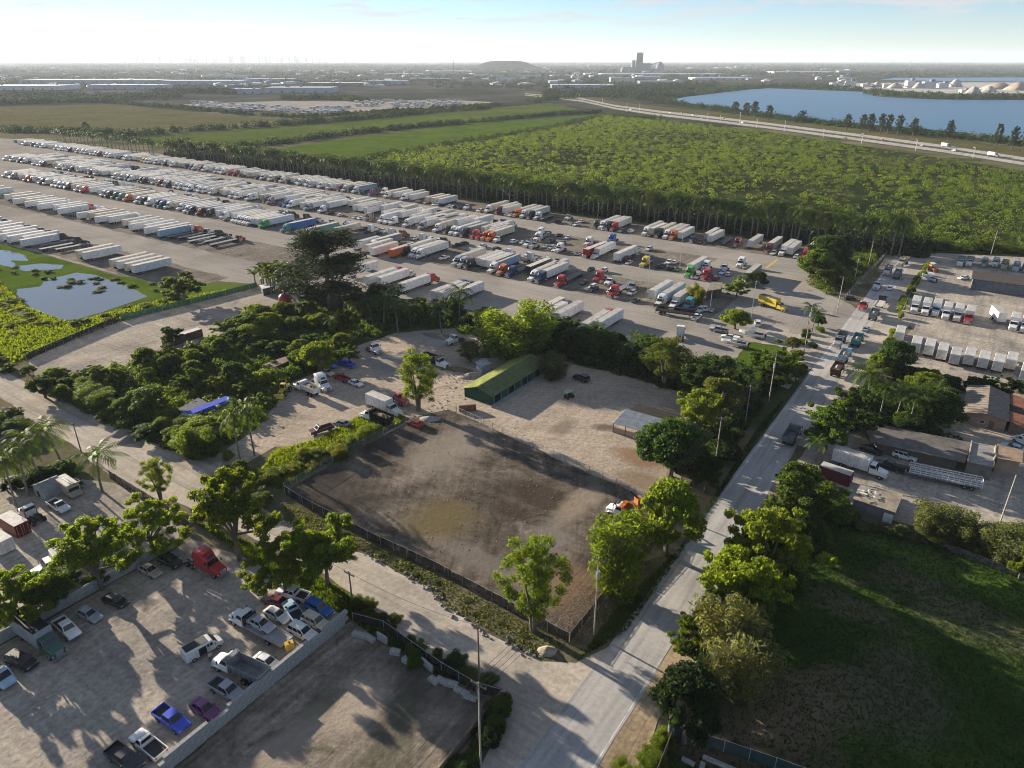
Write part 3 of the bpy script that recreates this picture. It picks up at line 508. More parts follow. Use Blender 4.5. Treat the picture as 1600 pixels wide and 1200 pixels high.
def stake_trailer():
    d_ = MB().box(0, 0, 1.0, 13.0, 2.5, .16); s_ = MB()
    for y in (1.22, -1.22):
        for k in range(14): s_.box(-6.4 + k * .985, y, 1.75, .1, .06, 1.4)
        for z_ in (1.4, 1.85, 2.35): s_.box(0, y, z_, 12.9, .05, .18)
    for z_ in (1.4, 1.85, 2.35): s_.box(-6.47, 0, z_, .05, 2.4, .18)
    return [('deck', d_.mesh('stake_deck', 'm_matte'), (0, 0, 0), 2, []), ('stake_rails', s_.mesh('stake_rails', 'm_white'), (0, 0, 0), 0, []), ('gooseneck', MB().box(8.0, 0, 1.6, 3.2, 1.2, .3).box(6.6, 0, 1.3, .4, 1.2, .7).mesh('gooseneck', 'm_frame'), (0, 0, 0), 0, []), axle(.45, 1.18, -3.6, .45), axle(.45, 1.18, -4.8, .45)]
REC['stake_trailer'] = stake_trailer()
PALETTE = dict(w=('white', (.74, .74, .72)), k=('black', (.02, .02, .022)), n=('navy blue', (.02, .045, .13)), b=('blue', (.03, .14, .42)), r=('red', (.42, .02, .022)), d=('dark red', (.16, .022, .025)), o=('orange', (.62, .15, .025)), g=('green', (.06, .36, .05)), t=('teal', (.07, .24, .25)), y=('yellow', (.66, .48, .04)), s=('silver grey', (.33, .35, .37)), m=('mauve grey', (.30, .23, .24)), c=('cream', (.60, .54, .43)), G=('grey', (.20, .21, .22)), B=('light blue', (.32, .46, .56)), e=('dark green', (.03, .10, .06)), u=('bright blue', (.03, .07, .55)), v=('beige', (.42, .37, .29)), p=('brown', (.14, .07, .045)), l=('purple', (.16, .03, .14)))
def vehicle(kind, name, label, cat, loc, rz, col='w', col2='w', roof=None, group=None, z=0.03, near=False):
    """one vehicle: an Empty with a child for each part (and rims under wheels for those near the camera)"""
    e = thing(name, label, cat, (loc[0], loc[1], z), rz, group)
    c1 = PALETTE[col][1]; c2 = PALETTE[col2][1]; jig = rnd.uniform(.88, 1.06); c1 = tuple(min(1, q * jig) for q in c1)
    k_ = rnd.uniform(.72, 1.0); rf = roof or (.60 * k_, .57 * k_, .52 * k_)
    for pn, me, l_, paint, subs in REC[kind]:
        cc = c1
        if pn in ('trailer_box', 'rear_doors', 'deck') : cc = c2
        elif paint == 2: cc = rf
        elif paint == 3: cc = c2
        o = obj(pn, me, e, l_, color=cc)
        for sn, sm, sl_, sp, _ in subs:
            if sn != 'rim' or near: obj(sn, sm, o, sl_, color=c1)
    return e
def ordinal(n):
    if 10 <= n % 100 <= 20: return '%dth' % n
    return '%d%s' % (n, {1: 'st', 2: 'nd', 3: 'rd'}.get(n % 10, 'th'))
# ------------------------------------------------------------------ the truck park: rows of parked trucks
# each token: x in a zoom of the photo, then cab colour + trailer colour ('.' none, F flatbed), or kind:colour for small vehicles; +n metres deeper, < facing away
Z5 = (0, 4.0); Z7 = (350, 4.0); Z8 = (700, 4.571); Z9 = (950, 4.571); Z1 = (550, 5.333); Z3 = (850, 4.571)
fA = lambda c: 317.5 - .036 * (c + 60); fB = lambda c: 267.5 - .021 * (c + 140); fC = lambda c: 222.0 - .024 * (c + 90); fD = lambda c: 208.5 - .008 * (c + 400); fE = lambda c: 162.0; fF = lambda c: 206.0
ROWS = [
 ('palm-side row', fA, 1, [
  (Z5, '80.t 120.w 165.w 205.t 250wW 290.w 335wW 370wW 395.w 420kW 470wW 500wW 535.w 560wW 600dW 650wW 690.w 720t. 775wW 820.w 845.c 880yW 920wW 960wW 1015kW 1060wW 1105.c 1180nW 1235dW 1260wW 1335wW 1375wW 1420r. 1455dW 1490dW 1530.w'),
  (Z7, '195nW 225wc 345w. 385kc 455wW 530pickup:w 585wW 640wW 710dc 735wc 800wB 845n. 905l. 925w.+8 1000wc 1050.w 1105wW 1155.w 1250.c 1290.c 1335.w 1245sedan:w'),
  (Z8, '115w. 205sedan:w 235pickup:d 265wc 340dW 385.w 470oc 520wW 570kW 620w. 660flat:G 780w.+9 880sedan:w+8 1040k. 1085wW 1125kW 1165rW 1275suv:w+2'),
  (Z9, '250wc 290.c 340kc 400wW 445oW 500.w 590n. 640suv:d 700.w+2 660.G+5 790flat:G+4 885d.+4 985.w+3 1125dG 1170suv:w-1 1230wW 1265.w 1340suv:w-1 1395rG')]),
 ('second row from palms', fB, 1, [
  (Z5, '20wB 90.w+8 140.w+8 215.w+6 250k. 290.w+6 350wW 400.w+5 430kW 480.w 550dW 585wW 640.w+4 700wW 780kW 820.w+5 880k. 905.w+2 975dW 1030kW 1080wB 1110wW 1165wB 1230w. 1330wF+6 1385box_truck:w+4 1430wW+4 1455wW+4 1540wW+3'),
  (Z7, '30wW 65wW 135wW 190.c+3 265m. 300.w+8 340pickup:b 370b. 395wW 440.c+6 500sW 560.w+9 590w. 640pickup:d 705sedan:w 785.w+10 800sedan:w 830sedan:w 875m. 910.w+8 965wW 1000w. 1035w. 1080.w+9 1120wW 1180.w+8 1215sW 1260.c+9 1310wc 1375k. 1410wW 1480kG 1550r. 1585oc'),
  (Z8, '10w. 90sedan:k+2 160.w+8 215.c+8 165r. 205oc 330w. 420suv:w+3 475sedan:w+4 450w.+22 510w.+13 600pickup:k+14 545w. 590s. 650sedan:s+4 690suv:s+3 735sedan:w+1 770w. 680sedan:G+14 840w.+18 920b.+30 985wrk<+14 900sedan:s+1 930d.+6 970w. 1030wW 1195wwk<+15 1195suv:w+2 1235van:d+4 1270sedan:w 1330sedan:b+12 1380y. 1490pickup:w+10 1470sedan:k+2'),
  (Z9, '350sedan:k+3 410sedan:k+2 465sedan:e+2 375sedan:w+12 560suv:B+10 625w.+8 655w.+4 735B.+12 800w.+22 585g.-4 645sedan:w-4 700r.-4 765suv:d-2 750sedan:w+8 800sedan:s+7 570.wk<+16 960.Gk<+17 975suv:w-2 1030sedan:s+1')]),
 ('middle row of park', fC, 1, [
  (Z5, '15wW 60mW 105.w 145oW 190.w 240dB 320wW 345wW 400kW 435.c 465wW 500rW 545.w 600.w 655kW 695ec 730tc 770oc 840wc 910wW 960nW 985nW 1050.c+2 1120.B+2 1225dB 1300.w+9 1390sedan:G 1445wW 1490wc 1535.w'),
  (Z7, '45wW 75wo 100wW 175.w 220gW 355tb 500wt 465sedan:w 550d. 590.c+9 860.w+9<w 940.c+9<B 1000.w+6<B 900wG 1085.oO<+9 1100kW 1160wc 1190wW 1300pickup:w+5 1370sedan:w+6 1430sc 1490k.+3'),
  (Z8, '40s. 115kF 150.w+4 190.w+3 230.w+3 270.w+3 290wB 355o. 420nF 500.kk+5 600.w+16s 580wc 630nW 755sedan:B+4 770rF 870sedan:k+8 920r.+14 965suv:w+4 990pickup:k+2 1020w.+12 1100sedan:w+4 1150sedan:k+4 1235suv:s+6 1195G.+11 1150rF 1320sedan:k-1 1395r.+15 1400.w+4 1490wB 1590wW'),
  (Z9, '435box_truck:w+3 530t.+2 620suv:w+2 655pickup:w-6')]),
 ('fourth row from palms', fD, -1, [
  (Z5, '5wW 60.w 110.w 150sedan:G 190sedan:w 240.w 285.c 335wW 370.c 410wW 450.w 490wW 545.w 585.w 620rW 660wF 700w. 740oW 770.c 810.c 855wW 895.w 925w. 985.c 1030.w 1070wW 1120.w 1165wW 1215.c 1250wB 1290oF 1330wF 1375.F 1420kF 1470.F 1530oF')]),
 ('row beside the pond', fE, -1, [
  (Z5, '-30wW 10wW 50.c 90nW 140dW 190.w 235kW 275.w 320kW 365dW 405.w 450kW 495.F 545kF 590.F'), ((0, 4.0), '745.c 790.w 960.c 1005.w 1055.c 1100.w')]),
 ('row along shrub belt', fF, -1, [
  (Z1, '95w. 240.w 450rW 520wW 720rW 990nW 1040nW 1110.w'), (Z3, '150.c 210kW 280.w 500rW 560.w')]),
]
def solve_c(px, f):
    lo, hi = -1000., 0.
    for _ in range(40):
        m_ = (lo + hi) / 2; X, Y = XY(m_, f(m_)); p = PX(X, Y)
        if p[0] < px: lo = m_
        else: hi = m_
    return lo
import re
TR_WORD = dict(w='white', W='white', c='cream', G='grey', B='light blue', K='black', k='black', t='teal', b='blue', o='orange', O='orange')
for rowname, f, face, groups in ROWS:
    items = []
    for (x0, s_), toks in groups:
        for tk in toks.split():
            mt = re.match(r'(-?\d+)([a-z_]+:\w|[a-zA-Z.]{2,3})(.*)$', tk); x = float(mt.group(1)); code = mt.group(2); rest = mt.group(3)
            off = re.search(r'[+-]\d+', rest); off = int(off.group()) if off else 0
            items.append((solve_c(x0 + x / s_, f), code, off, '<' in rest, rest))
    items.sort(); n = 0; last = -1e9
    fixed = []
    for c, code, off, away, rest in items:
        small = ':' in code
        if not small and off == 0 and c - last < 3.15: c = last + 3.15
        if not small and off == 0: last = c
        fixed.append((c, code, off, away, rest))
    extra = []
    if face:                                    # gaps in the far, densely packed half hold more of the same trailers
        cs = sorted(c for c, code, off, a_, r_ in fixed if ':' not in code)
        for a_, b_ in zip(cs, cs[1:]):
            if a_ < -330 and b_ - a_ > 7.2 and face > 0:
                k = int((b_ - a_) / 3.9) - 1
                for q in range(1, k + 1):
                    if rnd.random() < .8: extra.append((a_ + (b_ - a_) * q / (k + 1), rnd.choice(['wW', '.w', '.c', 'wW', 'kW', '.w', 'wc']), rnd.choice([0, 1, 2]), False, ''))
    if face > 0 and 'second' in rowname:         # a second line stands behind, backed against the first
        c = -700.
        while c < -205: c += rnd.uniform(3.9, 7.5); extra.append((c, rnd.choice(['wW', '.w', '.c', '.w', 'kW', '.w', 'w.', 'n.']), 36, True, '<b'))
    if face > 0 and 'middle' in rowname:
        c = -600.
        while c < -150: c += rnd.uniform(5, 13); extra.append((c, rnd.choice(['w.', 'k.', 'w.', 'pickup:w', 'd.', 'sedan:s', 'suv:k', 'w.']), 31, True, '<b'))
    if face > 0:
        for q in range(16): extra.append((rnd.uniform(-300, -115), rnd.choice(['sedan:w', 'sedan:s', 'suv:w', 'pickup:k', 'sedan:k', 'suv:G', 'pickup:w']), {'p': 10, 's': 25, 'm': 26}[rowname[0]] + rnd.uniform(-1, 2) if rowname[0] != 'p' else -1, False, ''))
    allit = sorted(fixed + extra); n = 0
    for c, code, off, away, rest in allit:
        r_ = f(c) + (off if face > 0 else -off); X, Y = XY(c, r_); n += 1
        hd = (AR + math.pi if face > 0 else AR) + math.radians(rnd.uniform(-1.5, 1.5)) + (math.pi if away else 0)
        grp = 'vehicles parked in the ' + rowname; tail = ', %s from left, %s' % (ordinal(n), rowname)
        if ':' in code:
            k_, col = code.split(':'); cw = PALETTE[col][0]
            if k_ == 'flat': vehicle('flatbed', 'flatbed_trailer', 'empty flatbed trailer' + tail, 'trailer', XY(c, r_ - 2), hd, 'G', 'G', group=grp)
            elif k_ == 'box_truck': vehicle('box_truck', 'box_truck', '%s box truck' % cw + tail, 'truck', (X, Y), hd, col, col, group=grp)
            else:
                P2 = XY(c, r_ + 3 * face); vehicle(k_ if k_ in REC else 'sedan', 'parked_' + ('car' if k_ == 'sedan' else k_), '%s %s' % (cw, {'sedan': 'car', 'suv': 'sport utility car', 'pickup': 'pickup', 'van': 'van'}[k_]) + tail, 'car' if k_ in ('sedan', 'suv') else k_, P2, hd + rnd.choice([0, 0, math.pi]), col, group=grp)
            continue
        cab, tr = code[0], code[1]
        if away and 'b' not in rest:             # trailer rear towards the camera, tractor beyond it
            X, Y = XY(c, r_ + 8)
        if cab == '.':
            kd = 'flatbed' if tr == 'F' else ('short_trailer' if 's' in rest else 'trailer'); tw = TR_WORD.get(tr, 'white'); X, Y = XY(c, r_ + 2.2 * face)
            vehicle(kd, 'flatbed_trailer' if tr == 'F' else 'semi_trailer', (('empty flatbed trailer' if tr == 'F' else '%s box trailer' % tw) + ' without tractor' + tail), 'trailer', (X, Y), hd, 'w', 'G' if tr == 'F' else dict(W='w', K='k', O='o').get(tr, tr), group=grp)
        elif tr == '.':
            day = rnd.random() < .25
            vehicle('daycab' if day else 'sleeper', 'semi_tractor', '%s semi tractor without trailer' % PALETTE[cab][0] + tail, 'truck', (X, Y), hd, cab, group=grp)
        else:
            base = 'daycab' if rnd.random() < .12 else 'sleeper'; tw = 'flatbed' if tr == 'F' else TR_WORD.get(tr, 'white') + ' trailer'
            vehicle(base + ('_flat' if tr == 'F' else '_van'), 'semi_truck', '%s truck with %s' % (PALETTE[cab][0], tw) + tail, 'truck', (X, Y), hd, cab, 'G' if tr == 'F' else dict(W='w', K='k', O='o').get(tr, tr), group=grp)
# ------------------------------------------------------------------ vehicles in the yards and on the road (front pixel, rear pixel of each on the ground)
CENTRED = {'sedan', 'suv', 'pickup', 'work_pickup', 'van', 'loader', 'boat', 'container', 'container_long', 'stake_trailer'}
LEN = dict(sleeper=8.2, daycab=6.4, box_truck=10.8, box_truck_long=12.6, dump_truck=9.3, dump_empty=9.3, dump_soil=9.3, tow_truck=11.6, step_van=6.3)
def V(kind, name, label, cat, fr, re_, col='w', col2=None, roof=None, z=.06, group=None, near=True):
    a = Vector(G(*fr)); b_ = Vector(G(*re_)); d = a - b_; rz = math.atan2(d.y, d.x); mid_ = (a + b_) / 2
    loc = mid_ if kind in CENTRED else mid_ + d.normalized() * LEN[kind] / 2
    return vehicle(kind, name, label, cat, loc, rz, col, col2 or col, roof, group, z, near)
def RD(kind, name, label, cat, px, away, col='w', col2=None, z=.07):
    """on the main road: px is the near end on the ground"""
    X, Y = G(*px); L_ = LEN.get(kind, 5); rz = AR if away else AR + math.pi
    k = (L_ if away else 0) if kind not in CENTRED else L_ / 2
    return vehicle(kind, name, label, cat, (X + ER[0] * k, Y + ER[1] * k), rz, col, col2 or col, None, None, z, True)
# car yard in the lower left
V('pickup', 'parked_pickup', 'white pickup beside the dark green box truck in the car yard', 'pickup', (121, 1001), (92, 974))
V('sedan', 'parked_car', 'pale silver car between white pickup and black car by the wall', 'car', (155, 972), (127, 958), 's')
V('sedan', 'parked_car', 'black car in deep shade beside the long concrete panel wall', 'car', (199, 950), (164, 936), 'k')
V('sedan', 'parked_car', 'beige hatchback nearest the wall under the leafy trees', 'car', (249, 903), (222, 889), 'v')
V('suv', 'wrecked_car', 'dark wrecked car with open hood behind the red tractor', 'car', (283, 889), (252, 875), 'k')
V('box_truck', 'box_truck', 'dark green box truck with black roof backed against panel wall', 'truck', (98, 1031), (34, 985), 'e', 's', (.02, .02, .02))
V('suv', 'parked_suv', 'black sport utility car left of the green box truck', 'car', (57, 1047), (16, 1031), 'k')
V('van', 'parked_van', 'light blue van cut off by left picture edge', 'van', (22, 1078), (-18, 1048), 'B')
wv = V('van', 'work_van', 'white van with black roof cover and open side door', 'van', (346, 1004), (290, 1035))
obj('door_opening_shade', boxm('door_opening_shade', (1.1, .04, 1.35), 'm_openingshade'), wv, (-.35, -1.0, 1.15)); sd = obj('side_door', boxm('side_door', (1.1, .06, 1.4), 'm_paint'), wv, (.55, -1.5, 1.15), math.radians(72), PALETTE['w'][1]); obj('door_window', boxm('door_window', (.7, .08, .45), 'm_glass'), sd, (0, 0, .4))  # dark panel on the van side paints the shaded interior
V('dump_empty', 'dump_truck', 'white cab dump truck with empty grey bed by the block wall', 'truck', (345, 1040), (412, 1072), 'w', 'G')
V('sedan', 'parked_car', 'white sedan between dump truck and block wall', 'car', (438, 1050), (400, 1030))
V('pickup', 'parked_pickup', 'champagne grey pickup in front of the dump truck', 'pickup', (380, 1098), (332, 1070), 's')
V('sedan', 'parked_car', 'dark purple sedan parked nose to the block wall', 'car', (341, 1126), (302, 1100), 'l')
V('pickup', 'parked_pickup', 'bright blue pickup parked nose to the block wall', 'pickup', (296, 1148), (245, 1112), 'u')
V('work_pickup', 'parked_pickup', 'old white pickup with its tailgate towards the block wall', 'pickup', (212, 1152), (256, 1188))
V('pickup', 'parked_pickup', 'black pickup carrying a spare tyre at the bottom edge', 'pickup', (222, 1210), (174, 1174), 'k')
V('sleeper', 'semi_tractor', 'red sleeper tractor parked under trees in the car yard', 'truck', (352, 903), (296, 878), 'r')
V('tow_truck', 'tow_truck', 'flatbed tow truck with silver car on its grey deck', 'truck', (362, 965), (455, 1016), 'w', 'G', (.32, .32, .32))
V('sedan', 'towed_car', 'silver sedan standing on the tow truck deck', 'car', (428, 999), (394, 981), 's', z=1.31)
V('sedan', 'parked_car', 'white sedan behind the tow truck', 'car', (450, 974), (418, 957))
V('suv', 'parked_suv', 'white sport utility car with sunroof next to yellow tank', 'car', (494, 1003), (455, 984))
V('suv', 'parked_suv', 'beige sport utility car against the end of block wall', 'car', (512, 986), (478, 968), 'c')
V('suv', 'wrecked_car', 'blue wrecked hatchback with missing parts near wall corner', 'car', (519, 966), (480, 946), 'b')
V('pickup', 'parked_pickup', 'white pickup under the tree at the yard corner', 'pickup', (436, 926), (482, 940))
V('sedan', 'wrecked_car', 'dark red wrecked car beside the white corner pickup', 'car', (414, 938), (447, 949), 'd')
V('work_pickup', 'wrecked_pickup', 'stripped blue white pickup cab between wrecked cars', 'pickup', (450, 948), (470, 975), 'B')
# fenced yard at the left
V('step_van', 'step_van', 'tan step van with white rails on its roof', 'van', (131, 785), (90, 757), 'v')
V('work_pickup', 'parked_pickup', 'white pickup in front of the small grey shed', 'pickup', (111, 806), (76, 785))
V('daycab', 'semi_tractor', 'white tractor with its bare frame towards the yard', 'truck', (27, 797), (76, 826))
V('container', 'shipping_container', 'rusty red shipping container beside the white tractor', 'container', (44, 840), (8, 818), 'd')
V('container', 'shipping_container', 'white cargo container at the left picture edge', 'container', (22, 868), (-20, 842), 'w')
V('box_truck', 'box_truck', 'white box truck half hidden under trees behind panel wall', 'truck', (78, 897), (135, 872))
# scrap yard in the centre left
V('dump_soil', 'dump_truck', 'white dump truck with black load beside white tractor', 'truck', (462, 606), (498, 622), 'w')
V('sleeper', 'semi_tractor', 'white tractor parked beside the white dump truck', 'truck', (518, 617), (488, 596))
V('loader', 'skid_loader', 'yellow wheeled loader next to the white dump truck', 'loader', (438, 622), (450, 610), 'y')
V('pickup', 'parked_pickup', 'blue pickup nose out at the shrub edge', 'pickup', (556, 576), (528, 570), 'u')
V('sedan', 'wrecked_car', 'deep blue car half hidden in the shrubs', 'car', (526, 577), (505, 570), 'u')
V('sedan', 'wrecked_car', 'old white car with open roof near blue cars', 'car', (524, 590), (501, 580), 'c')
V('work_pickup', 'parked_pickup', 'white pickup with red bed in the scrap yard', 'pickup', (522, 588), (548, 600), 'r')
V('sedan', 'parked_car', 'white sedan alone in the middle of scrap yard', 'car', (567, 606), (546, 598))
V('box_truck', 'box_truck', 'white box truck parked by the grass strip', 'truck', (630, 655), (574, 632))
V('daycab', 'semi_tractor', 'red truck behind the white box truck', 'truck', (636, 636), (612, 624), 'r')
V('dump_soil', 'dump_truck', 'white cab truck with black bed of scrap', 'truck', (566, 652), (612, 668), 'w', 'k')
V('sedan', 'wrecked_car', 'red wrecked car at the dirt lot corner', 'car', (637, 661), (660, 670), 'r')
V('work_pickup', 'wrecked_pickup', 'burnt dark pickup wreck in the tall grass', 'pickup', (486, 680), (518, 670), 'p')
V('sedan', 'wrecked_car', 'grey car shell beside the burnt wreck', 'car', (524, 662), (544, 668), 'G')
V('daycab', 'flatbed_truck', 'white flatbed truck in tree shade at scrap yard', 'truck', (596, 556), (574, 545))
V('dump_empty', 'dump_truck', 'black bed dump truck behind the tall eucalyptus', 'truck', (697, 577), (664, 566), 'w', 'k')
V('daycab', 'boom_truck', 'small white truck beside the dark tree belt', 'truck', (700, 540), (723, 533))
V('suv', 'parked_suv', 'black sport utility car beside the bare tree', 'car', (895, 590), (921, 599), 'k')
# dirt lot
V('dump_soil', 'dump_truck', 'white and orange truck full of debris beside lot trees', 'truck', (960, 804), (1008, 822), 'w', 'o')
V('sedan', 'wrecked_car', 'dark car beside the orange debris truck', 'car', (968, 824), (990, 834), 'G')
# main road, near to far
RD('dump_empty', 'dump_truck', 'grey dump truck driving away on the road between trees', 'truck', (1228, 700), True, 's', 'G')
RD('dump_truck', 'dump_truck', 'brown dump truck driving away, nearest of the queue', 'truck', (1302, 592), True, 'p', 'p')
RD('dump_truck', 'dump_truck', 'light blue dump truck driving away ahead of brown one', 'truck', (1314, 570), True, 'B', 'B')
RD('dump_truck', 'dump_truck', 'green dump truck full of rubble in the right lane', 'truck', (1334, 545), True, 'e', 't')
RD('dump_empty', 'dump_truck', 'grey dump truck coming nearer in the left lane', 'truck', (1306, 545), False, 's', 'G')
RD('sedan', 'car', 'silver car driving behind the sand truck', 'car', (1350, 520), True, 's')
RD('dump_truck', 'dump_truck', 'dark dump truck heaped with pale sand', 'truck', (1361, 503), True, 'k', 'G')
RD('daycab', 'truck', 'red truck turning near the park entrance', 'truck', (1345, 487), False, 'r')
RD('tow_truck', 'car_carrier', 'black flatbed carrier loaded with a car, driving away', 'truck', (1371, 484), True, 'k', 'k')
RD('sedan', 'car', 'white car ahead of the black carrier', 'car', (1388, 455), True)
RD('daycab', 'truck', 'white truck in left lane opposite the carrier', 'truck', (1367, 455), False)
RD('dump_truck', 'dump_truck', 'white dump truck far up the road in left lane', 'truck', (1383, 432), False, 'w', 'G')
RD('dump_truck', 'dump_truck', 'blue grey dump truck far up in the right lane', 'truck', (1399, 438), True, 'B', 'G')
V('sedan', 'car', 'dark car leaving the truck park entrance', 'car', (1316, 467), (1336, 469), 'k')
V('dump_truck', 'dump_truck', 'tan truck turning at the far road bend', 'truck', (1402, 419), (1418, 409), 'v', 'v')
# entrance of the truck park
V('box_truck', 'box_truck', 'bright yellow box truck driving through the park entrance', 'truck', (1227, 488), (1188, 476), 'y', 'y', (.10, .10, .10))
V('boat', 'trailer_boat', 'white motorboat on trailer nearest the pickup, bow left', 'boat', (1124, 537), (1172, 545))
V('boat', 'trailer_boat', 'white motorboat on trailer nearest the lawn', 'boat', (1155, 523), (1196, 531))
V('pickup', 'parked_pickup', 'silver pickup in front of the round shrub', 'pickup', (1108, 516), (1137, 521), 's')
V('suv', 'parked_suv', 'white sport utility car behind the two boats', 'car', (1183, 502), (1184, 514))
V('sedan', 'parked_car', 'white car parked alongside the motorboat', 'car', (1127, 527), (1150, 531))
V('sleeper', 'semi_tractor', 'lone white tractor facing away below the boats', 'truck', (1064, 520), (1061, 535))
V('pickup', 'parked_pickup', 'white pickup with equipment trailer by the lamp pole', 'pickup', (1090, 485), (1112, 488))
# fleet lot on the right
fx_ = [(1425, 496, 'w'), (1442, 499, 'w'), (1458, 500, 'B'), (1474, 506, 'w'), (1492, 508, 'w'), (1509, 512, 'r'), (1579, 523, 'w'), (1597, 525, 'w')]
for i, (x, y, c_) in enumerate(fx_):
    V('box_truck', 'box_truck', ('red cab box truck, last of six in the fleet row' if c_ == 'r' else '%s box truck facing the lane, %s from left in fleet row' % (PALETTE[c_][0], ordinal(i + 1))), 'truck', (x, y), (x + 7, y - 22), c_, 'w', (.5, .49, .46), near=False, group='box trucks in the fleet lot')
vehicle('short_trailer', 'box_trailer', 'white box trailer without cab in the fleet row gap', 'trailer', G(1563, 508), AR + math.pi + .3, 'w', 'w', group='box trucks in the fleet lot')
bx_ = [(1400, 545, 'w'), (1425, 562, 'w'), (1446, 566, 'w'), (1466, 573, 'w'), (1486, 580, 'b'), (1508, 581, 'w'), (1530, 586, 'w'), (1553, 591, 'w'), (1573, 588, 'r'), (1596, 606, 'w')]
for i, (x, y, c_) in enumerate(bx_):
    V('box_truck', 'box_truck', '%s cab box truck backed to the hedge, %s from left' % (PALETTE[c_][0], ordinal(i + 1)), 'truck', (x + 9, y - 30), (x, y), c_, 'w', (.5, .49, .46), near=False, group='box trucks backed to the hedge')
for i, (x, y, c_) in enumerate([(1497, 420, 'w'), (1511, 420, 'w'), (1535, 421, 't'), (1552, 421, 'w'), (1566, 425, 'v'), (1584, 428, 'B'), (1599, 429, 'n')]):
    V('dump_truck', 'dump_truck', '%s dump truck behind the long dark shed, %s from left' % (PALETTE[c_][0], ordinal(i + 1)), 'truck', (x, y), (x + 5, y - 12), c_, rnd.choice('GtBw'), near=False, group='dump trucks behind the shed')
V('boat', 'trailer_boat', 'white boat on trailer in the fleet lot', 'boat', (1440, 434), (1463, 443))
V('boat', 'trailer_boat', 'orange hulled boat in the fleet lot', 'boat', (1446, 418), (1464, 427), 'o')
V('loader', 'wheel_loader', 'yellow wheel loader in front of the dark shed', 'loader', (1526, 452), (1548, 452), 'y')
V('sedan', 'parked_car', 'white car left of the dark fleet shed', 'car', (1500, 437), (1510, 436))
# house yard on the right
V('box_truck', 'box_truck', 'white box truck parked beside the long house', 'truck', (1385, 750), (1300, 722))
V('container', 'shipping_container', 'rust red container beside the road trees', 'container', (1326, 757), (1282, 742), 'd')
V('suv', 'parked_suv', 'white sport utility car beside the long house', 'car', (1430, 722), (1396, 712))
V('sedan', 'parked_car', 'dark sedan close to the long house wall', 'car', (1378, 712), (1345, 702), 'k')
V('pickup', 'parked_pickup', 'black pickup hitched to the white stake trailer', 'pickup', (1368, 726), (1412, 740), 'k')
V('stake_trailer', 'stake_trailer', 'long white stake side trailer on the concrete yard', 'trailer', (1432, 745), (1516, 763), 'w', 'G', (.2, .19, .17))
V('sedan', 'parked_car', 'pale blue car behind the flat roofed extension', 'car', (1572, 700), (1590, 706), 'B')
V('van', 'parked_van', 'white van at the right picture edge near houses', 'van', (1590, 690), (1612, 700))
# person beside the white van: one continuous body grown over a skeleton
def person(px, rz):
    X, Y = G(*px); e = thing('person', 'person in pale shirt and dark trousers beside the open van', 'person', (X, Y, .05), rz)
    J = [((0, 0, .98), .15), ((0, 0, 1.2), .14), ((0, 0, 1.42), .15), ((0, 0, 1.53), .06), ((.02, 0, 1.63), .095), ((.03, 0, 1.74), .085),
         ((0, .19, 1.42), .065), ((.03, .24, 1.15), .05), ((.16, .22, .95), .038), ((.2, .21, .88), .035), ((0, -.19, 1.42), .065), ((.05, -.25, 1.16), .05), ((.22, -.2, 1.02), .038), ((.28, -.18, .98), .035),
         ((0, .1, .9), .1), ((.03, .11, .5), .07), ((0, .11, .1), .05), ((.13, .12, .05), .045), ((0, -.1, .9), .1), ((-.02, -.12, .5), .07), ((-.06, -.12, .1), .05), ((.07, -.13, .05), .045)]
    E_ = [(0, 1), (1, 2), (2, 3), (3, 4), (4, 5), (2, 6), (6, 7), (7, 8), (8, 9), (2, 10), (10, 11), (11, 12), (12, 13), (0, 14), (14, 15), (15, 16), (16, 17), (0, 18), (18, 19), (19, 20), (20, 21)]
    me = bpy.data.meshes.new('body'); me.from_pydata([j[0] for j in J], E_, []); o = obj('body', me, e)
    m_, t_, b_ = nodes('m_person'); g_ = t_.nodes.new('ShaderNodeTexCoord'); s_ = t_.nodes.new('ShaderNodeSeparateXYZ'); t_.links.new(g_.outputs['Object'], s_.inputs[0])
    mr = t_.nodes.new('ShaderNodeMapRange'); mr.inputs[2].default_value = 1.8; t_.links.new(s_.outputs[2], mr.inputs[0])
    r_ = ramp(t_, mr.outputs[0], [(.02, .02, .02), (.02, .025, .04), (.5, .5, .48), (.32, .19, .13), (.03, .022, .018)], [0, .06, .54, .84, .945]); r_.node.color_ramp.interpolation = 'CONSTANT'
    t_.links.new(r_, b_.inputs['Base Color']); me.materials.append(m_)
    md = o.modifiers.new('skin', 'SKIN'); me.skin_vertices or None
    for i, j in enumerate(J): me.skin_vertices[0].data[i].radius = (j[1], j[1])
    me.skin_vertices[0].data[0].use_root = True; md.use_smooth_shade = True; sb = o.modifiers.new('sub', 'SUBSURF'); sb.levels = sb.render_levels = 1
try: person((330, 1034), 2.4)
except Exception as ex: print('person', ex)
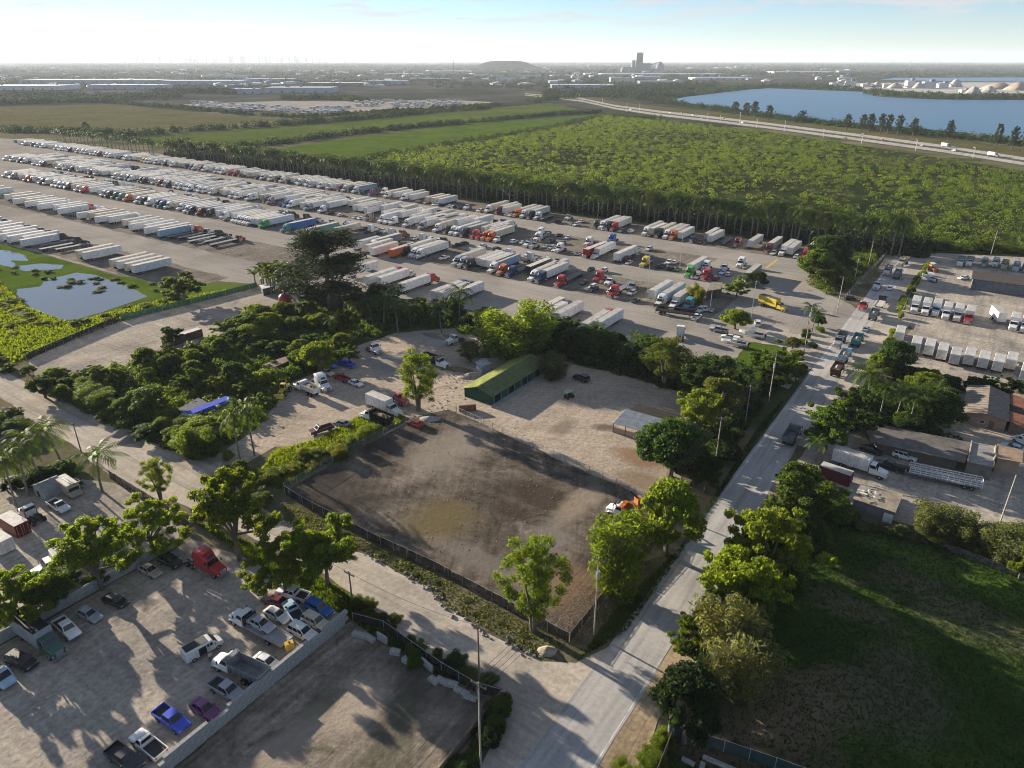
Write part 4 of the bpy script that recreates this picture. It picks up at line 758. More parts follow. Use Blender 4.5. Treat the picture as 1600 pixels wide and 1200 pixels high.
# ------------------------------------------------------------------ buildings, walls, fences, poles
def pt(p, h=0): X, Y = G(p[0], p[1], h); return Vector((X, Y, h))
def slab_mesh(q, th, mat, name, ribs=0, ribmat=None):
    """thick sheet over four 3D corners (0-1 eave, 2-3 ridge); ribs run from edge 0-1 to edge 3-2"""
    q = [Vector(v) for v in q]; n = (q[1] - q[0]).cross(q[3] - q[0]).normalized(); n = n if n.z > 0 else -n
    m_ = MB(); m_.add([*q, *[v + n * th for v in q]], [(0, 1, 2, 3), (7, 6, 5, 4), (0, 4, 5, 1), (1, 5, 6, 2), (2, 6, 7, 3), (3, 7, 4, 0)])
    for k in range(ribs):
        f0 = (k + .5) / ribs; f1 = f0 + .22 / ribs; a, b_ = q[0].lerp(q[1], f0), q[3].lerp(q[2], f0); a2, b2 = q[0].lerp(q[1], f1), q[3].lerp(q[2], f1)
        t_ = n * th; u_ = n * (th + .07); m_.add([a + t_, a2 + t_, b2 + t_, b_ + t_, a + u_, a2 + u_, b2 + u_, b_ + u_], [(4, 5, 6, 7), (0, 1, 5, 4), (1, 2, 6, 5), (2, 3, 7, 6), (3, 0, 4, 7)])
    return m_.mesh(name, mat)
def rel(e, vs): return [Vector(v) - e.location for v in vs]
def wall_mesh(a, b_, z0, za, zb, mat, th=.15):
    a, b_ = Vector(a), Vector(b_); d = (b_ - a); d.z = 0; n = Vector((-d.y, d.x, 0)).normalized() * th
    A0, B0 = Vector((a.x, a.y, z0)), Vector((b_.x, b_.y, z0)); A1, B1 = Vector((a.x, a.y, za)), Vector((b_.x, b_.y, zb)); q = [A0, B0, B1, A1]
    return MB().add([*q, *[v + n for v in q]], [(0, 1, 2, 3), (7, 6, 5, 4), (0, 4, 5, 1), (1, 5, 6, 2), (2, 6, 7, 3), (3, 7, 4, 0)]).mesh('wall', mat)
def gable(name, label, c0, r0, c1, r1, along, eave, ridge, roofcol, wallcol, over=.5, ribs=0, ang=0, windows=(), doors=(), lit_shade_cols=None):
    """house with its ridge along 'r' or 'c' over the grid rectangle c0..c1, r0..r1; local x is the ridge, y across it"""
    cx, cy = XY((c0 + c1) / 2, (r0 + r1) / 2); L_, W_ = (abs(r1 - r0), abs(c1 - c0)) if along == 'r' else (abs(c1 - c0), abs(r1 - r0))
    e = thing(name, label, 'building', (cx, cy, 0), (AR if along == 'r' else AR - math.pi / 2) + ang); h, l = W_ / 2, L_ / 2
    for s_ in (1, -1):
        q = [(-l - over, s_ * (h + over), eave - over * (ridge - eave) / h), (l + over, s_ * (h + over), eave - over * (ridge - eave) / h), (l + over, 0, ridge), (-l - over, 0, ridge)]
        obj('roof_panel', slab_mesh(q, .08, 'm_roofsheet', 'roof_panel', ribs), e, color=(lit_shade_cols[0 if s_ > 0 else 1] if lit_shade_cols else roofcol))
        obj('wall', MB().box(0, s_ * (h - .08), eave / 2, 2 * l, .16, eave).mesh('wall', 'm_matte'), e, color=wallcol)
        x = s_ * (l - .08); m_ = MB().loft([[(x - .08, -h + .17, 0), (x - .08, h - .17, 0), (x - .08, h - .17, eave - .05), (x - .08, 0, ridge - .08), (x - .08, -h + .17, eave - .05)], [(x + .08, -h + .17, 0), (x + .08, h - .17, 0), (x + .08, h - .17, eave - .05), (x + .08, 0, ridge - .08), (x + .08, -h + .17, eave - .05)]])
        obj('gable_wall', m_.mesh('gable_wall', 'm_matte'), e, color=wallcol)
    obj('ridge_cap', MB().box(0, 0, ridge + .1, 2 * l + 2 * over + .02, .34, .06).mesh('ridge_cap', 'm_roofsheet'), e, color=roofcol)
    for (x, y, z_, sx, sy, sz) in windows:
        w_ = obj('window', boxm('window', (sx, sy, sz), 'm_glass'), e, (x, y, z_)); obj('frame', boxm('frame', (sx + .16 if sx > sy else sx * .7, sy + .16 if sy > sx else sy * .7, sz + .16), 'm_white'), w_)
    for (x, y, z_, sx, sy, sz, cl) in doors: obj('door', boxm('door', (sx, sy, sz), 'm_matte'), e, (x, y, z_), color=cl)
    return e
def block(name, label, pxs, h, roofcol, wallcol, over=.25, parapet=False, ribs=0, cat='building', drop=0.0):
    """flat roofed building from its four roof corners in the photo, at roof height h"""
    q = [pt(p, h) for p in pxs]; c = sum(q, Vector()) / 4; e = thing(name, label, cat, (c.x, c.y, 0)); R = [Vector((v.x - c.x, v.y - c.y, h)) for v in q]
    R[2].z -= drop; R[3].z -= drop
    O = [v.copy() for v in R]; R = [v - Vector((v.x, v.y, 0)).normalized() * over * 1.4 for v in R]
    obj('roof', slab_mesh(O, .14, 'm_roofsheet', 'roof', ribs), e, color=roofcol)
    for i in range(4):
        a, b_ = R[i], R[(i + 1) % 4]; obj('wall', wall_mesh(a, b_, 0, a.z - .01, b_.z - .01, 'm_matte', .12 if (R[1] - R[0]).cross(R[2] - R[0]).z > 0 else -.12), e, color=wallcol)
    if parapet:
        for i in (1, 3): a, b_ = O[i], O[(i + 1) % 4]; obj('parapet', wall_mesh(a, b_, h + .142, h + .45, h + .45, 'm_matte', .2 if (R[1] - R[0]).cross(R[2] - R[0]).z > 0 else -.2), e, color=(.45, .4, .3))
    return e
# the green metal building and its apron
cG, rG = RC(769, 633); gl = 25.0
dg = (.025, .085, .055); bays = [(-gl / 2 + 2.2 + k * 3.4, -4.33, 1.15, 2.3, .06, 2.1, (.03, .11, .075) if k % 2 else (.015, .03, .028)) for k in range(7)]
ge = gable('metal_building', 'long green metal building with bright green ridged roof', cG - 8.6, rG, cG, rG + gl, 'r', 2.6, 4.0, (.26, .29, .09), dg, .5, 30, doors=bays, lit_shade_cols=((.30, .33, .10), (.15, .185, .08)))  # slope colours paint one side sunlit and the other shaded
obj('walkway_slab', boxm('walkway_slab', (gl, 1.6, .14), 'm_concrete'), ge, (0, -5.2, .12))
for k in range(9): obj('post', boxm('post', (.1, .1, 2.4), 'm_galv'), ge, (-gl / 2 + .2 + k * (gl - .4) / 8, -4.75, 1.2))
# open shed with corrugated roof
P0 = pt((957, 661), 2.5); c0, r0 = P0.x * EC[0] + P0.y * EC[1], P0.x * ER[0] + P0.y * ER[1]
e = thing('open_shed', 'open sided shed with corrugated grey roof and dark rear roof', 'shed', (P0.x, P0.y, 0), AR - math.pi / 2)
W_ = 12.5
obj('corrugated_roof', slab_mesh([(0, 0, 2.5), (W_, 0, 2.5), (W_, 6.6, 3.4), (0, 6.6, 3.4)], .05, 'm_roofsheet', 'corrugated_roof', 26), e, color=(.42, .44, .46))
obj('rear_roof', slab_mesh([(1.0, 12.5, 2.5), (W_, 12.5, 2.5), (W_, 6.65, 3.36), (1.0, 6.65, 3.36)], .06, 'm_roofsheet', 'rear_roof'), e, color=(.05, .045, .04))
for k in range(5):
    for y, h in ((.2, 2.5), (6.6, 3.3), (12.2, 2.5)): obj('post', boxm('post', (.14, .14, h), 'm_wood'), e, (.15 + k * (W_ - .3) / 4, y, h / 2))
obj('low_wall', boxm('low_wall', (W_ - .4, .14, 1.5), 'm_stuccotan'), e, (W_ / 2, .3, .75)); obj('back_wall', boxm('back_wall', (W_ - 2, .12, 2.3), 'm_wood'), e, (W_ / 2 + .5, 12.25, 1.15))
# houses on the right
block('long_house', 'long low house with grey brown tar roof beside the concrete yard', [(1346, 658), (1516, 692), (1508, 722), (1362, 690)], 2.8, (.17, .155, .14), (.14, .12, .10), 1.0, drop=.25)
block('house_extension', 'flat grey roofed extension at the end of the long house', [(1517, 691), (1556, 698), (1553, 731), (1511, 722)], 3.2, (.30, .285, .26), (.22, .18, .15), .2, True)
block('shingle_cottage', 'small tan cottage with brown shingle roof at right edge', [(1558, 694), (1599, 704), (1597, 724), (1556, 716)], 3.4, (.34, .25, .17), (.42, .31, .22), .4)
def gable_px(name, label, LN, LF, RN, RF, EN, EF, eave, ridge, roofcol, wallcol):
    q = [pt(LN, eave), pt(LF, eave), pt(RF, ridge), pt(RN, ridge), pt(EN, eave), pt(EF, eave)]; c = sum(q, Vector()) / 6; e = thing(name, label, 'house', (c.x, c.y, 0)); o_ = Vector((c.x, c.y, 0)); q = [v - o_ for v in q]
    obj('roof_panel', slab_mesh([q[0], q[1], q[2], q[3]], .1, 'm_roofsheet', 'roof_panel', 12), e, color=roofcol); obj('roof_panel', slab_mesh([q[4], q[5], q[2], q[3]], .1, 'm_roofsheet', 'roof_panel', 12), e, color=tuple(v * .9 for v in roofcol))
    ins = [v * .94 for v in q]
    for a, b_ in ((0, 1), (4, 5)): obj('wall', wall_mesh(ins[a], ins[b_], 0, eave - .1, eave - .1, 'm_matte', .1), e, color=wallcol)
    for a, b_, m_ in ((0, 4, 3), (1, 5, 2)):
        A_, B_, M_ = ins[a], ins[b_], ins[m_]; d = (B_ - A_).normalized(); n = Vector((-d.y, d.x, 0)) * .1; ring_ = [(A_.x, A_.y, 0), (B_.x, B_.y, 0), (B_.x, B_.y, eave - .12), (M_.x, M_.y, ridge - .18), (A_.x, A_.y, eave - .12)]
        obj('gable_wall', MB().loft([ring_, [tuple(Vector(v) + n) for v in ring_]]).mesh('gable_wall', 'm_matte'), e, color=wallcol)
        if a == 0:
            for f in (.16, .3, .46):
                p_ = A_.lerp(B_, f); w_ = obj('window', boxm('window', (.9, .1, .9), 'm_glass'), e, (p_.x - n.x * .6, p_.y - n.y * .6, 1.6), math.atan2(d.y, d.x)); obj('frame', boxm('frame', (1.08, .06, 1.08), 'm_white'), w_)
            p_ = A_.lerp(B_, .68); obj('door', boxm('door', (1.0, .1, 2.05), 'm_wood'), e, (p_.x - n.x * .6, p_.y - n.y * .6, 1.03), math.atan2(d.y, d.x))
    return e
gable_px('gabled_house', 'tan gabled house with brown metal roof behind the palms', (1504, 645), (1511, 602), (1543, 647), (1547, 603), (1576, 659), (1578, 617), 2.9, 4.1, (.25, .215, .175), (.36, .25, .19))
block('red_roof_shed', 'red brown roofed shed nearest the gabled house', [(1579, 617), (1625, 630), (1623, 646), (1578, 632)], 2.8, (.23, .10, .065), (.2, .16, .13)); block('red_roof_shed', 'red brown roofed shed, lower of the two at right edge', [(1577, 643), (1625, 657), (1623, 676), (1577, 659)], 2.8, (.23, .10, .065), (.2, .16, .13))
e = block('derelict_shed', 'derelict shed with torn white roof sheets at meadow edge', [(1345, 757), (1411, 773), (1399, 802), (1332, 780)], 2.6, (.34, .29, .22), (.20, .20, .19), .2)
for k in range(22):
    b0 = pt((1345 - k * .5 + rnd.uniform(0, 30), 762 + k * .95), 2.78) - e.location; obj('torn_sheet', boxm('torn_sheet', (rnd.uniform(.3, 1.5), rnd.uniform(.15, .5), .02), rnd.choice(['m_white', 'm_white', 'm_rust', 'm_galv'])), e, (b0.x, b0.y, 2.77 + .022 * k), rnd.uniform(0, 3))
d0 = pt((1386, 818), 0) - e.location; obj('door', boxm('door', (1.6, .08, 2.0), 'm_white'), e, (d0.x, d0.y + .2, 1.0), math.radians(-34))
block('fleet_shed', 'long dark roofed open shed in the fleet lot', [(1520, 423), (1640, 436), (1640, 452), (1518, 436)], 4.0, (.09, .075, .06), (.16, .17, .19), .4)
block('guard_canopy', 'small open roof by the park entrance lamp', [(1112, 441), (1130, 442), (1126, 452), (1104, 455)], 3.4, (.28, .24, .18), (.10, .09, .08), .3)
block('tin_shack', 'rusty shack roof sunk in the shrubs', [(411, 570), (450, 556), (458, 562), (424, 576)], 2.4, (.24, .19, .14), (.1, .08, .06)); block('tin_shack', 'grey flat roofed shack beside the blue container', [(278, 640), (310, 622), (332, 634), (300, 654)], 2.3, (.10, .11, .12), (.12, .11, .10))
block('block_hut', 'small pale block hut left of the green building', [(742, 566), (757, 560), (768, 568), (752, 574)], 2.2, (.45, .46, .47), (.34, .36, .38)); block('canvas_shelter', 'white canvas shelter by the casuarina tree', [(405, 446), (428, 441), (434, 446), (410, 452)], 2.6, (.66, .68, .70), (.12, .12, .11)); block('canvas_shelter', 'long white canvas shelter right of the red tank', [(450, 452), (470, 454), (492, 463), (470, 465)], 2.6, (.66, .68, .70), (.1, .1, .1))
cs, rs = RC(64, 778); gable('garden_shed', 'small grey gabled shed beside the tan step van', cs - 2.3, rs, cs + 2.0, rs + 3.6, 'r', 2.1, 3.0, (.30, .31, .31), (.36, .37, .36), .25, doors=[(-1.86, .3, .8, .06, .8, 1.2, (.03, .03, .05))])
X, Y = G(446, 474); e = thing('red_tank', 'dark red domed tank at the edge of gravel yard', 'tank', (X, Y, 0)); m_ = MB(); m_.loft([[(r_ * math.cos(a * .5236), r_ * math.sin(a * .5236), z_) for a in range(12)] for r_, z_ in ((2.2, 0), (2.3, 1.6), (2.0, 2.8), (1.2, 3.5), (.3, 3.8))]); obj('tank_shell', m_.mesh('tank_shell', 'm_paint', True), e, color=(.30, .02, .03)); obj('hatch', MB().cyl((0, 0, 3.75), (0, 0, 4.0), .35, n=10).mesh('hatch', 'm_galv'), e)
V('container_long', 'cargo_container', 'brown open top trailer body standing in the gravel yard', 'container', (318, 524), (254, 545), 'p'); V('container_long', 'cargo_container', 'bright blue long container between the shrubs', 'container', (347, 641), (305, 658), 'u', roof=(.03, .07, .5))
# green canopy cart, concrete pipe, yellow tank
X, Y = G(889, 622); e = thing('utility_cart', 'green topped utility cart standing on the sandy yard', 'cart', (X, Y, .05), .6); obj('canopy', boxm('canopy', (2.6, 1.7, .1), 'm_paint'), e, (0, 0, 1.95), color=(.14, .22, .05)); obj('cart_body', MB().box(0, 0, .7, 2.3, 1.2, .45).box(.2, 0, 1.05, .5, 1.1, .4).mesh('cart_body', 'm_frame'), e)
for x in (1, -1):
    for y in (.7, -.7): obj('post', boxm('post', (.06, .06, 1.1), 'm_galv'), e, (x, y, 1.4)); obj('wheel', WH[(.33, .22)][0], e, (x * .8, y * .8, .33))
X, Y = G(730, 642); e = thing('steel_drum_roller', 'rusty steel pipe section lying by the tall eucalyptus', 'pipe', (X, Y, .05), .2); p_ = MB(); n = 16
p_.loft([[(x, r_ * math.cos(a * 6.28318 / n), .8 + r_ * math.sin(a * 6.28318 / n)) for a in range(n)] for x, r_ in ((-2, .66), (-2, .8), (2, .8), (2, .66), (-2, .66))], cap=False); obj('pipe_shell', p_.mesh('pipe_shell', 'm_rust'), e); obj('end_flange', MB().loft([[(x, r_ * math.cos(a * .39), .8 + r_ * math.sin(a * .39)) for a in range(16)] for x, r_ in ((2.0, .82), (2.1, .82), (2.1, .66), (2.0, .66))], cap=False).mesh('end_flange', 'm_frame'), e)
X, Y = G(453, 1013, 1.3); e = thing('liquid_tank', 'yellow plastic liquid tank on the tow truck deck end', 'tank', (X, Y, 1.32), .5); obj('tank_body', MB().loft([ring(-.6, .55, 0, 1.1, .15), ring(.6, .55, 0, 1.1, .15)]).mesh('tank_body', 'm_paint'), e, color=(.62, .36, .03)); obj('cap', MB().cyl((0, 0, 1.1), (0, 0, 1.2), .16, n=8).mesh('cap', 'm_frame'), e); obj('cage', MB().box(0, .58, .5, 1.2, .04, .06).box(0, -.58, .5, 1.2, .04, .06).mesh('cage', 'm_galv'), e)
# knuckle boom machine behind the debris truck
X, Y = G(1000, 792); e = thing('grapple_loader', 'orange grapple loader with folded black boom', 'loader', (X, Y, .05), AR + 2.6); obj('trailer_deck', MB().box(-1, 0, .9, 7, 2.3, .2).mesh('trailer_deck', 'm_rust'), e); obj('turret', MB().box(.4, 0, 1.6, 1.3, 1.4, 1.2).mesh('turret', 'm_paint'), e, color=(.5, .2, .06)); obj('boom', MB().tube([(.6, 0, 2.1), (2.6, 0, 4.2), (5.2, 0, 3.6), (5.8, 0, 2.6)], [.2, .18, .14, .12]).mesh('boom', 'm_frame'), e); obj('grapple', MB().cyl((5.8, 0, 2.6), (5.5, .4, 1.5), .16, .05).cyl((5.8, 0, 2.6), (6.1, -.4, 1.5), .16, .05).mesh('grapple', 'm_frame'), e)
for x in (-3.2, -2.2): o = obj('axle', axle(.45, 1.1, 0)[1], e, (x, 0, .45))
# ------------------------------------------------------------------ concrete walls
A_, B_ = Vector(G(252, 1212)), Vector(G(548, 967)); d = B_ - A_; L_ = d.length; u = d.normalized(); e = thing('block_wall', 'stacked concrete block wall between car yard and cleared lot', 'wall', (A_.x, A_.y, 0), math.atan2(d.y, d.x))
bmesh_ = [MB().loft([ring(-.74, .3, 0, .58, .04), ring(.74, .3, 0, .58, .04)]).mesh('concrete_block', 'm_concrete') for _ in range(1)]
nb = int(L_ / 1.5)
for row in range(4):
    for k in range(nb):
        if row == 3 and (k % 11 in (4, 5)): continue
        obj('concrete_block', bmesh_[0], e, (k * 1.5 + .75 + (.75 if row % 2 else 0), rnd.uniform(-.03, .03), .03 + row * .585), rnd.uniform(-.012, .012))
A_, B_ = Vector(G(-60, 1040)), Vector(G(296, 842)); d = B_ - A_; L_ = d.length; e = thing('panel_wall', 'long pale concrete panel wall behind the car yard', 'wall', (A_.x, A_.y, 0), math.atan2(d.y, d.x)); pm = boxm('wall_panel', (2.94, .16, 1.9), 'm_concrete'); pp = boxm('wall_post', (.22, .26, 2.05), 'm_concrete'); cp = boxm('coping', (2.9, .24, .08), 'm_concrete')
for k in range(int(L_ / 3)):
    obj('wall_panel', pm, e, (k * 3 + 1.5, 0, .98), rnd.uniform(-.01, .01)); obj('wall_post', pp, e, (k * 3, 0, 1.03)); obj('coping', cp, e, (k * 3 + 1.5, 0, 1.975))
for i, (x, y, w_, hh, t_) in enumerate([(562, 995, 2.2, .7, 0), (578, 1000, 1.8, .6, 0), (598, 1003, 1.9, 1.5, 1), (618, 1022, 1.5, .8, 0), (638, 1037, 1.8, .8, 0), (668, 1045, 2.3, 1.4, 1), (678, 1066, 1.6, .6, 0), (690, 1066, 1.5, .6, 0), (706, 1072, 1.8, .7, 0), (722, 1083, 2.4, .5, 0), (735, 1092, 2.0, .4, 0)]):
    X, Y = G(x, y); o = tag(obj('concrete_slab', MB().loft([ring(-w_ / 2, .45 if not t_ else .14, 0, hh, .07), ring(w_ / 2, .42 if not t_ else .14, 0, hh * .9, .07)]).mesh('concrete_slab', 'm_concrete'), None, (X, Y, .05), rnd.uniform(-.8, -.2)), ('upright' if t_ else 'lying') + ' broken concrete slab, %s from left along dark fence' % ordinal(i + 1), 'slab', 'broken slabs along the dark fence')
for i, (x, y, w_) in enumerate([(1075, 1192, 1.6), (1095, 1205, 2.2), (1130, 1198, 5.0), (1160, 1212, 3.0)]):
    X, Y = G(x, y); tag(obj('concrete_beam', MB().loft([ring(-w_ / 2, .3, 0, .4, .05), ring(w_ / 2, .3, 0, .4, .05)]).mesh('concrete_beam', 'm_concrete'), None, (X, Y, .03), (-.6, 1.1, -.5, .3)[i]), 'pale concrete beam in the bottom corner yard, %s from left' % ordinal(i + 1), 'beam', 'beams in the bottom corner yard')
for i, (a, b_) in enumerate((((1092, 499), (1036, 491)), ((1088, 490), (1040, 484)))):
    A_, B_ = Vector(G(*a)), Vector(G(*b_)); d = A_ - B_; vehicle('flatbed', 'trailer_chassis', ('front' if i == 0 else 'rear') + ' dark empty trailer chassis beside the white pickup', 'trailer', A_, math.atan2(d.y, d.x), 'k', 'k')
# ------------------------------------------------------------------ fences
FP = {}
def fence(label, pts, h, mat, post='m_galv', spacing=3.0, px=True, sag=.08, name='fence', rail=True):
    P_ = [Vector(G(*p)) for p in pts] if px else [Vector(p) for p in pts]; o_ = P_[0]; e = thing(name, label, 'fence', (o_.x, o_.y, 0)); k_ = (h, post)
    if k_ not in FP: FP[k_] = MB().cyl((0, 0, 0), (0, 0, h + .12), .05, n=6).mesh('post', post)
    for a, b_ in zip(P_, P_[1:]):
        d = b_ - a; n = max(1, int(d.length / spacing)); ang = math.atan2(d.y, d.x)
        for k in range(n):
            p0 = a.lerp(b_, k / n) - o_; p1 = a.lerp(b_, (k + 1) / n) - o_; obj('post', FP[k_], e, (p0.x, p0.y, 0)); l_ = (p1 - p0).length; m_ = MB(); N = 6; nn = Vector((-d.y, d.x)).normalized(); vs = []
            for i in range(N + 1):
                q = p0.lerp(p1, i / N) + nn * rnd.uniform(-sag, sag) * (1 if 0 < i < N else 0); vs += [(q.x, q.y, .04), (q.x + nn.x * rnd.uniform(-sag, sag), q.y + nn.y * rnd.uniform(-sag, sag), h - (sag * .8 if 0 < i < N else 0) * rnd.random())]
            m_.add(vs, [(2 * i, 2 * i + 2, 2 * i + 3, 2 * i + 1) for i in range(N)]); obj('mesh_panel', m_.mesh('mesh_panel', mat), e)
            if rail: obj('top_rail', MB().cyl((p0.x, p0.y, h + .04), (p1.x, p1.y, h + .04), .025, n=5).mesh('top_rail', post), e)
    return e
fence('sagging black screen fence between dirt lot and dirt road', [(446, 772), (473, 789), (575, 843), (679, 891), (793, 952), (888, 1004)], 1.9, 'm_windscreen', sag=.16)
fence('black screen fence on the main road side of dirt lot', [(890, 1004), (960, 915), (1020, 856), (1046, 806)], 1.8, 'm_windscreen')
fence('low black silt fence along main road beside the shed trees', [(1050, 800), (1092, 745), (1150, 668), (1188, 617)], 1.5, 'm_windscreen')
fence('chain link fence between dirt lot and sandy yard', [(700, 640), (800, 686), (900, 731), (985, 769), (1040, 797)], 1.8, 'm_chainlink')
fence('chain link fence along the tall grass of dirt lot', [(445, 768), (520, 724), (600, 680), (652, 656)], 1.8, 'm_chainlink')
fence('green screen fence beside the pond', [(190, 501), (300, 475), (402, 449)], 2.0, 'm_greenscreen'); fence('dark screen fence at the pond corner', [(42, 563), (100, 538), (188, 502)], 2.0, 'm_windscreen')
fence('dark screen fence between fenced yard and dirt road', [(172, 747), (222, 778), (268, 806), (300, 830)], 2.0, 'm_windscreen'); fence('dark fence behind broken slabs by the dirt road', [(552, 972), (600, 985), (690, 1050), (745, 1082), (782, 1092)], 1.8, 'm_windscreen')
fence('pale board fence at the lower end of cleared lot', [(782, 1094), (740, 1148), (690, 1212), (640, 1280)], 1.8, 'm_wood', 'm_wood', 2.0, sag=.02); fence('dark fence left of the truck park road', [(1300, 492), (1335, 452), (1365, 420), (1386, 398)], 2.2, 'm_chainlink', 'm_concrete')
fence('teal screen fence at the bottom right corner yard', [(1052, 1152), (1130, 1175), (1210, 1202), (1300, 1235)], 2.0, 'm_tealscreen'); fence('board fence beside sandy shoulder at bottom edge', [(1052, 1150), (1040, 1180), (1022, 1225)], 1.9, 'm_wood', 'm_wood', 2.0, sag=.02)
fence('fence along the fleet lot beside the road hedge', [(1458, 412), (1425, 455), (1405, 500)], 1.8, 'm_chainlink'); fence('lower fleet lot fence by the dump truck queue', [(1402, 520), (1378, 560), (1362, 585)], 1.8, 'm_chainlink')
fence('post and wire fence along the meadow top edge', [(1300, 800), (1400, 830), (1500, 868), (1600, 905), (1700, 945)], 1.3, 'm_chainlink', 'm_wood', 3.5)
# ------------------------------------------------------------------ poles and wires
TOP = {}
def pole(key, base, topy, label, mat='m_wood', arm=True, r=.15, trans=False, lamp=False, cat='pole', name='utility_pole'):
    X, Y = G(*base); h = height_to(base[0], base[1], topy); e = thing(name, label, cat, (X, Y, 0), AR); obj('shaft', MB().cyl((0, 0, 0), (0, 0, h), r, r * .62, 8).mesh('shaft', mat), e)
    if arm: obj('crossarm', boxm('crossarm', (.12, 2.2, .12), 'm_wood'), e, (0, 0, h - .5)); [obj('insulator', MB().cyl((0, y, h - .44), (0, y, h - .2), .05, n=6).mesh('insulator', 'm_galv'), e) for y in (-1, -.35, .35, 1)]
    if trans: obj('transformer', MB().cyl((.3, .1, h - 3.9), (.3, .1, h - 2.7), .28, n=10).mesh('transformer', 'm_galv'), e)
    if lamp: obj('lamp_head', MB().box(.5, 0, h, .9, .3, .14).mesh('lamp_head', 'm_galv'), e); obj('lamp_head', MB().box(-.5, 0, h, .9, .3, .14).mesh('lamp_head', 'm_galv'), e)
    TOP[key] = Vector((X, Y, h)); return e
pole('a', (751, 1196), 1066, 'pale concrete utility pole nearest the bottom edge', 'm_pole'); pole('b', (749, 1071), 976, 'dark wooden utility pole at the dirt road junction'); pole('c', (928, 992), 871, 'pale utility pole with transformer at dirt lot corner', 'm_pole', trans=True)
pole('d', (1038, 800), 752, 'thin pole rising from the leafy tree by the lot', 'm_wood', False); pole('e', (1116, 736), 652, 'utility pole beside the dark round tree', 'm_pole'); pole('f', (1164, 663), 602, 'utility pole behind the shed trees', 'm_pole')
pole('g', (1201, 628), 553, 'utility pole with transformer near the road trees', 'm_pole', trans=True); pole('h', (1256, 551), 475, 'utility pole with lamp at the lawn by entrance', 'm_pole', trans=True); pole('i', (551, 943), 893, 'dark wooden utility pole at the car yard corner')
pole('j', (127, 706), 661, 'dark leaning utility pole by the coconut palms'); pole('k', (1043, 1157), 1070, 'pale wooden pole in the dark tree at bottom', 'm_pole', False); pole('l', (1307, 490), 432, 'utility pole left of the entrance queue', 'm_pole'); pole('m', (1334, 443), 400, 'utility pole in the entrance trees', 'm_pole'); pole('n', (1356, 419), 377, 'tall utility pole at the far road bend', 'm_pole'); pole('o', (1548, 398), 360, 'lone utility pole at the fleet lot top', 'm_pole', False); pole('p', (1561, 821), 742, 'grey pole beside the concrete yard gate', 'm_pole', False)
for i, (b_, t_) in enumerate([((1109, 487), 444), ((1172, 507), 440), ((1062, 417), 368), ((934, 343), 318), ((796, 322), 302), ((830, 418), 372), ((1012, 455), 408), ((586, 365), 326), ((458, 318), 290), ((343, 300), 268), ((93, 325), 300), ((304, 378), 345), ((652, 350), 318), ((545, 420), 380)]):
    pole('L%d' % i, b_, t_, 'slim lamp pole in truck park, %s of fourteen' % ordinal(i + 1) if i > 1 else ('lamp pole beside yellow tree' if i == 0 else 'lamp pole beside the two boats'), 'm_galv', False, .1, lamp=True, cat='lamp pole', name='lamp_pole')
def wires(a, b_, label, ys, sag=.9):
    A_, B_ = TOP[a], TOP[b_]; d = (B_ - A_); n = Vector((-d.y, d.x, 0)).normalized(); e = thing('power_line', label, 'wires', A_[:]); 
    for y in ys:
        pts = [(d * f + n * y + Vector((0, 0, -.15 - sag * 4 * f * (1 - f)))) for f in [k / 12 for k in range(13)]]; obj('wire', MB().tube([tuple(p) for p in pts], [.022] * 13, 4).mesh('wire', 'm_wire'), e)
for a, b_, ys in (('a', 'c', (-1, -.35, .35, 1)), ('c', 'e', (-1, -.35, .35, 1)), ('e', 'f', (-1, -.35, .35, 1)), ('f', 'g', (-1, 0, 1)), ('g', 'h', (-1, 0, 1)), ('h', 'l', (-1, 0, 1)), ('l', 'm', (-1, 0, 1)), ('m', 'n', (-1, 0, 1)), ('b', 'i', (0,)), ('i', 'j', (0,)), ('b', 'c', (0,))):
    NM = dict(a='the nearest pale pole', b='the junction pole', c='the lot corner pole', e='the round tree pole', f='the shed tree pole', g='the transformer pole', h='the lawn pole', i='the car yard pole', j='the palm pole', l='the queue pole', m='the entrance tree pole', n='the road bend pole')
    wires(a, b_, 'thin wires from %s to %s' % (NM[a], NM[b_]), ys)
A_ = TOP['a']; TOP['off'] = Vector((A_.x - ER[0] * 40, A_.y - ER[1] * 40, A_.z)); wires('a', 'off', 'four wires leaving the nearest pole out of view', (-1, -.35, .35, 1))
# ------------------------------------------------------------------ mounds and stones
def mound(label, px, sx, sy, h, mat, rz=0):
    X, Y = G(*px); n = 18; vs = []; fs = []
    for i in range(7):
        f = i / 6
        for a in range(n):
            an = a * 6.28318 / n; rr = 1 - f; vs.append((sx * rr * math.cos(an) * (1 + .1 * math.sin(3 * an + px[0])), sy * rr * math.sin(an), h * (f ** .8) + rnd.uniform(-.05, .05) * (0 if i == 0 else 1)))
    for i in range(6):
        for a in range(n): fs.append((i * n + a, i * n + (a + 1) % n, (i + 1) * n + (a + 1) % n, (i + 1) * n + a))
    return tag(obj('gravel_pile', MB().add(vs, fs).mesh('gravel_pile', mat, True), None, (X, Y, .04), rz), label, 'pile')
mound('grey gravel pile on the dirt road, left of two', (190, 678), 2.6, 2.0, 1.3, 'm_gravel'); mound('grey gravel pile on the dirt road, right of two', (203, 688), 3.0, 2.0, 1.4, 'm_gravel', .5)
mound('grey sand bank under the tree belt in scrap yard', (690, 527), 7, 2.2, 1.2, 'm_gravel', -.5); mound('pale rubble heap beside the block hut', (735, 588), 4, 2, 1.0, 'm_rubble', .4); mound('dark soil heap behind the eucalyptus', (716, 578), 4.5, 1.8, 1.1, 'm_soil', -.4); mound('white rubble heap at the tall eucalyptus foot', (672, 655), 2.6, 1.4, .9, 'm_concrete')
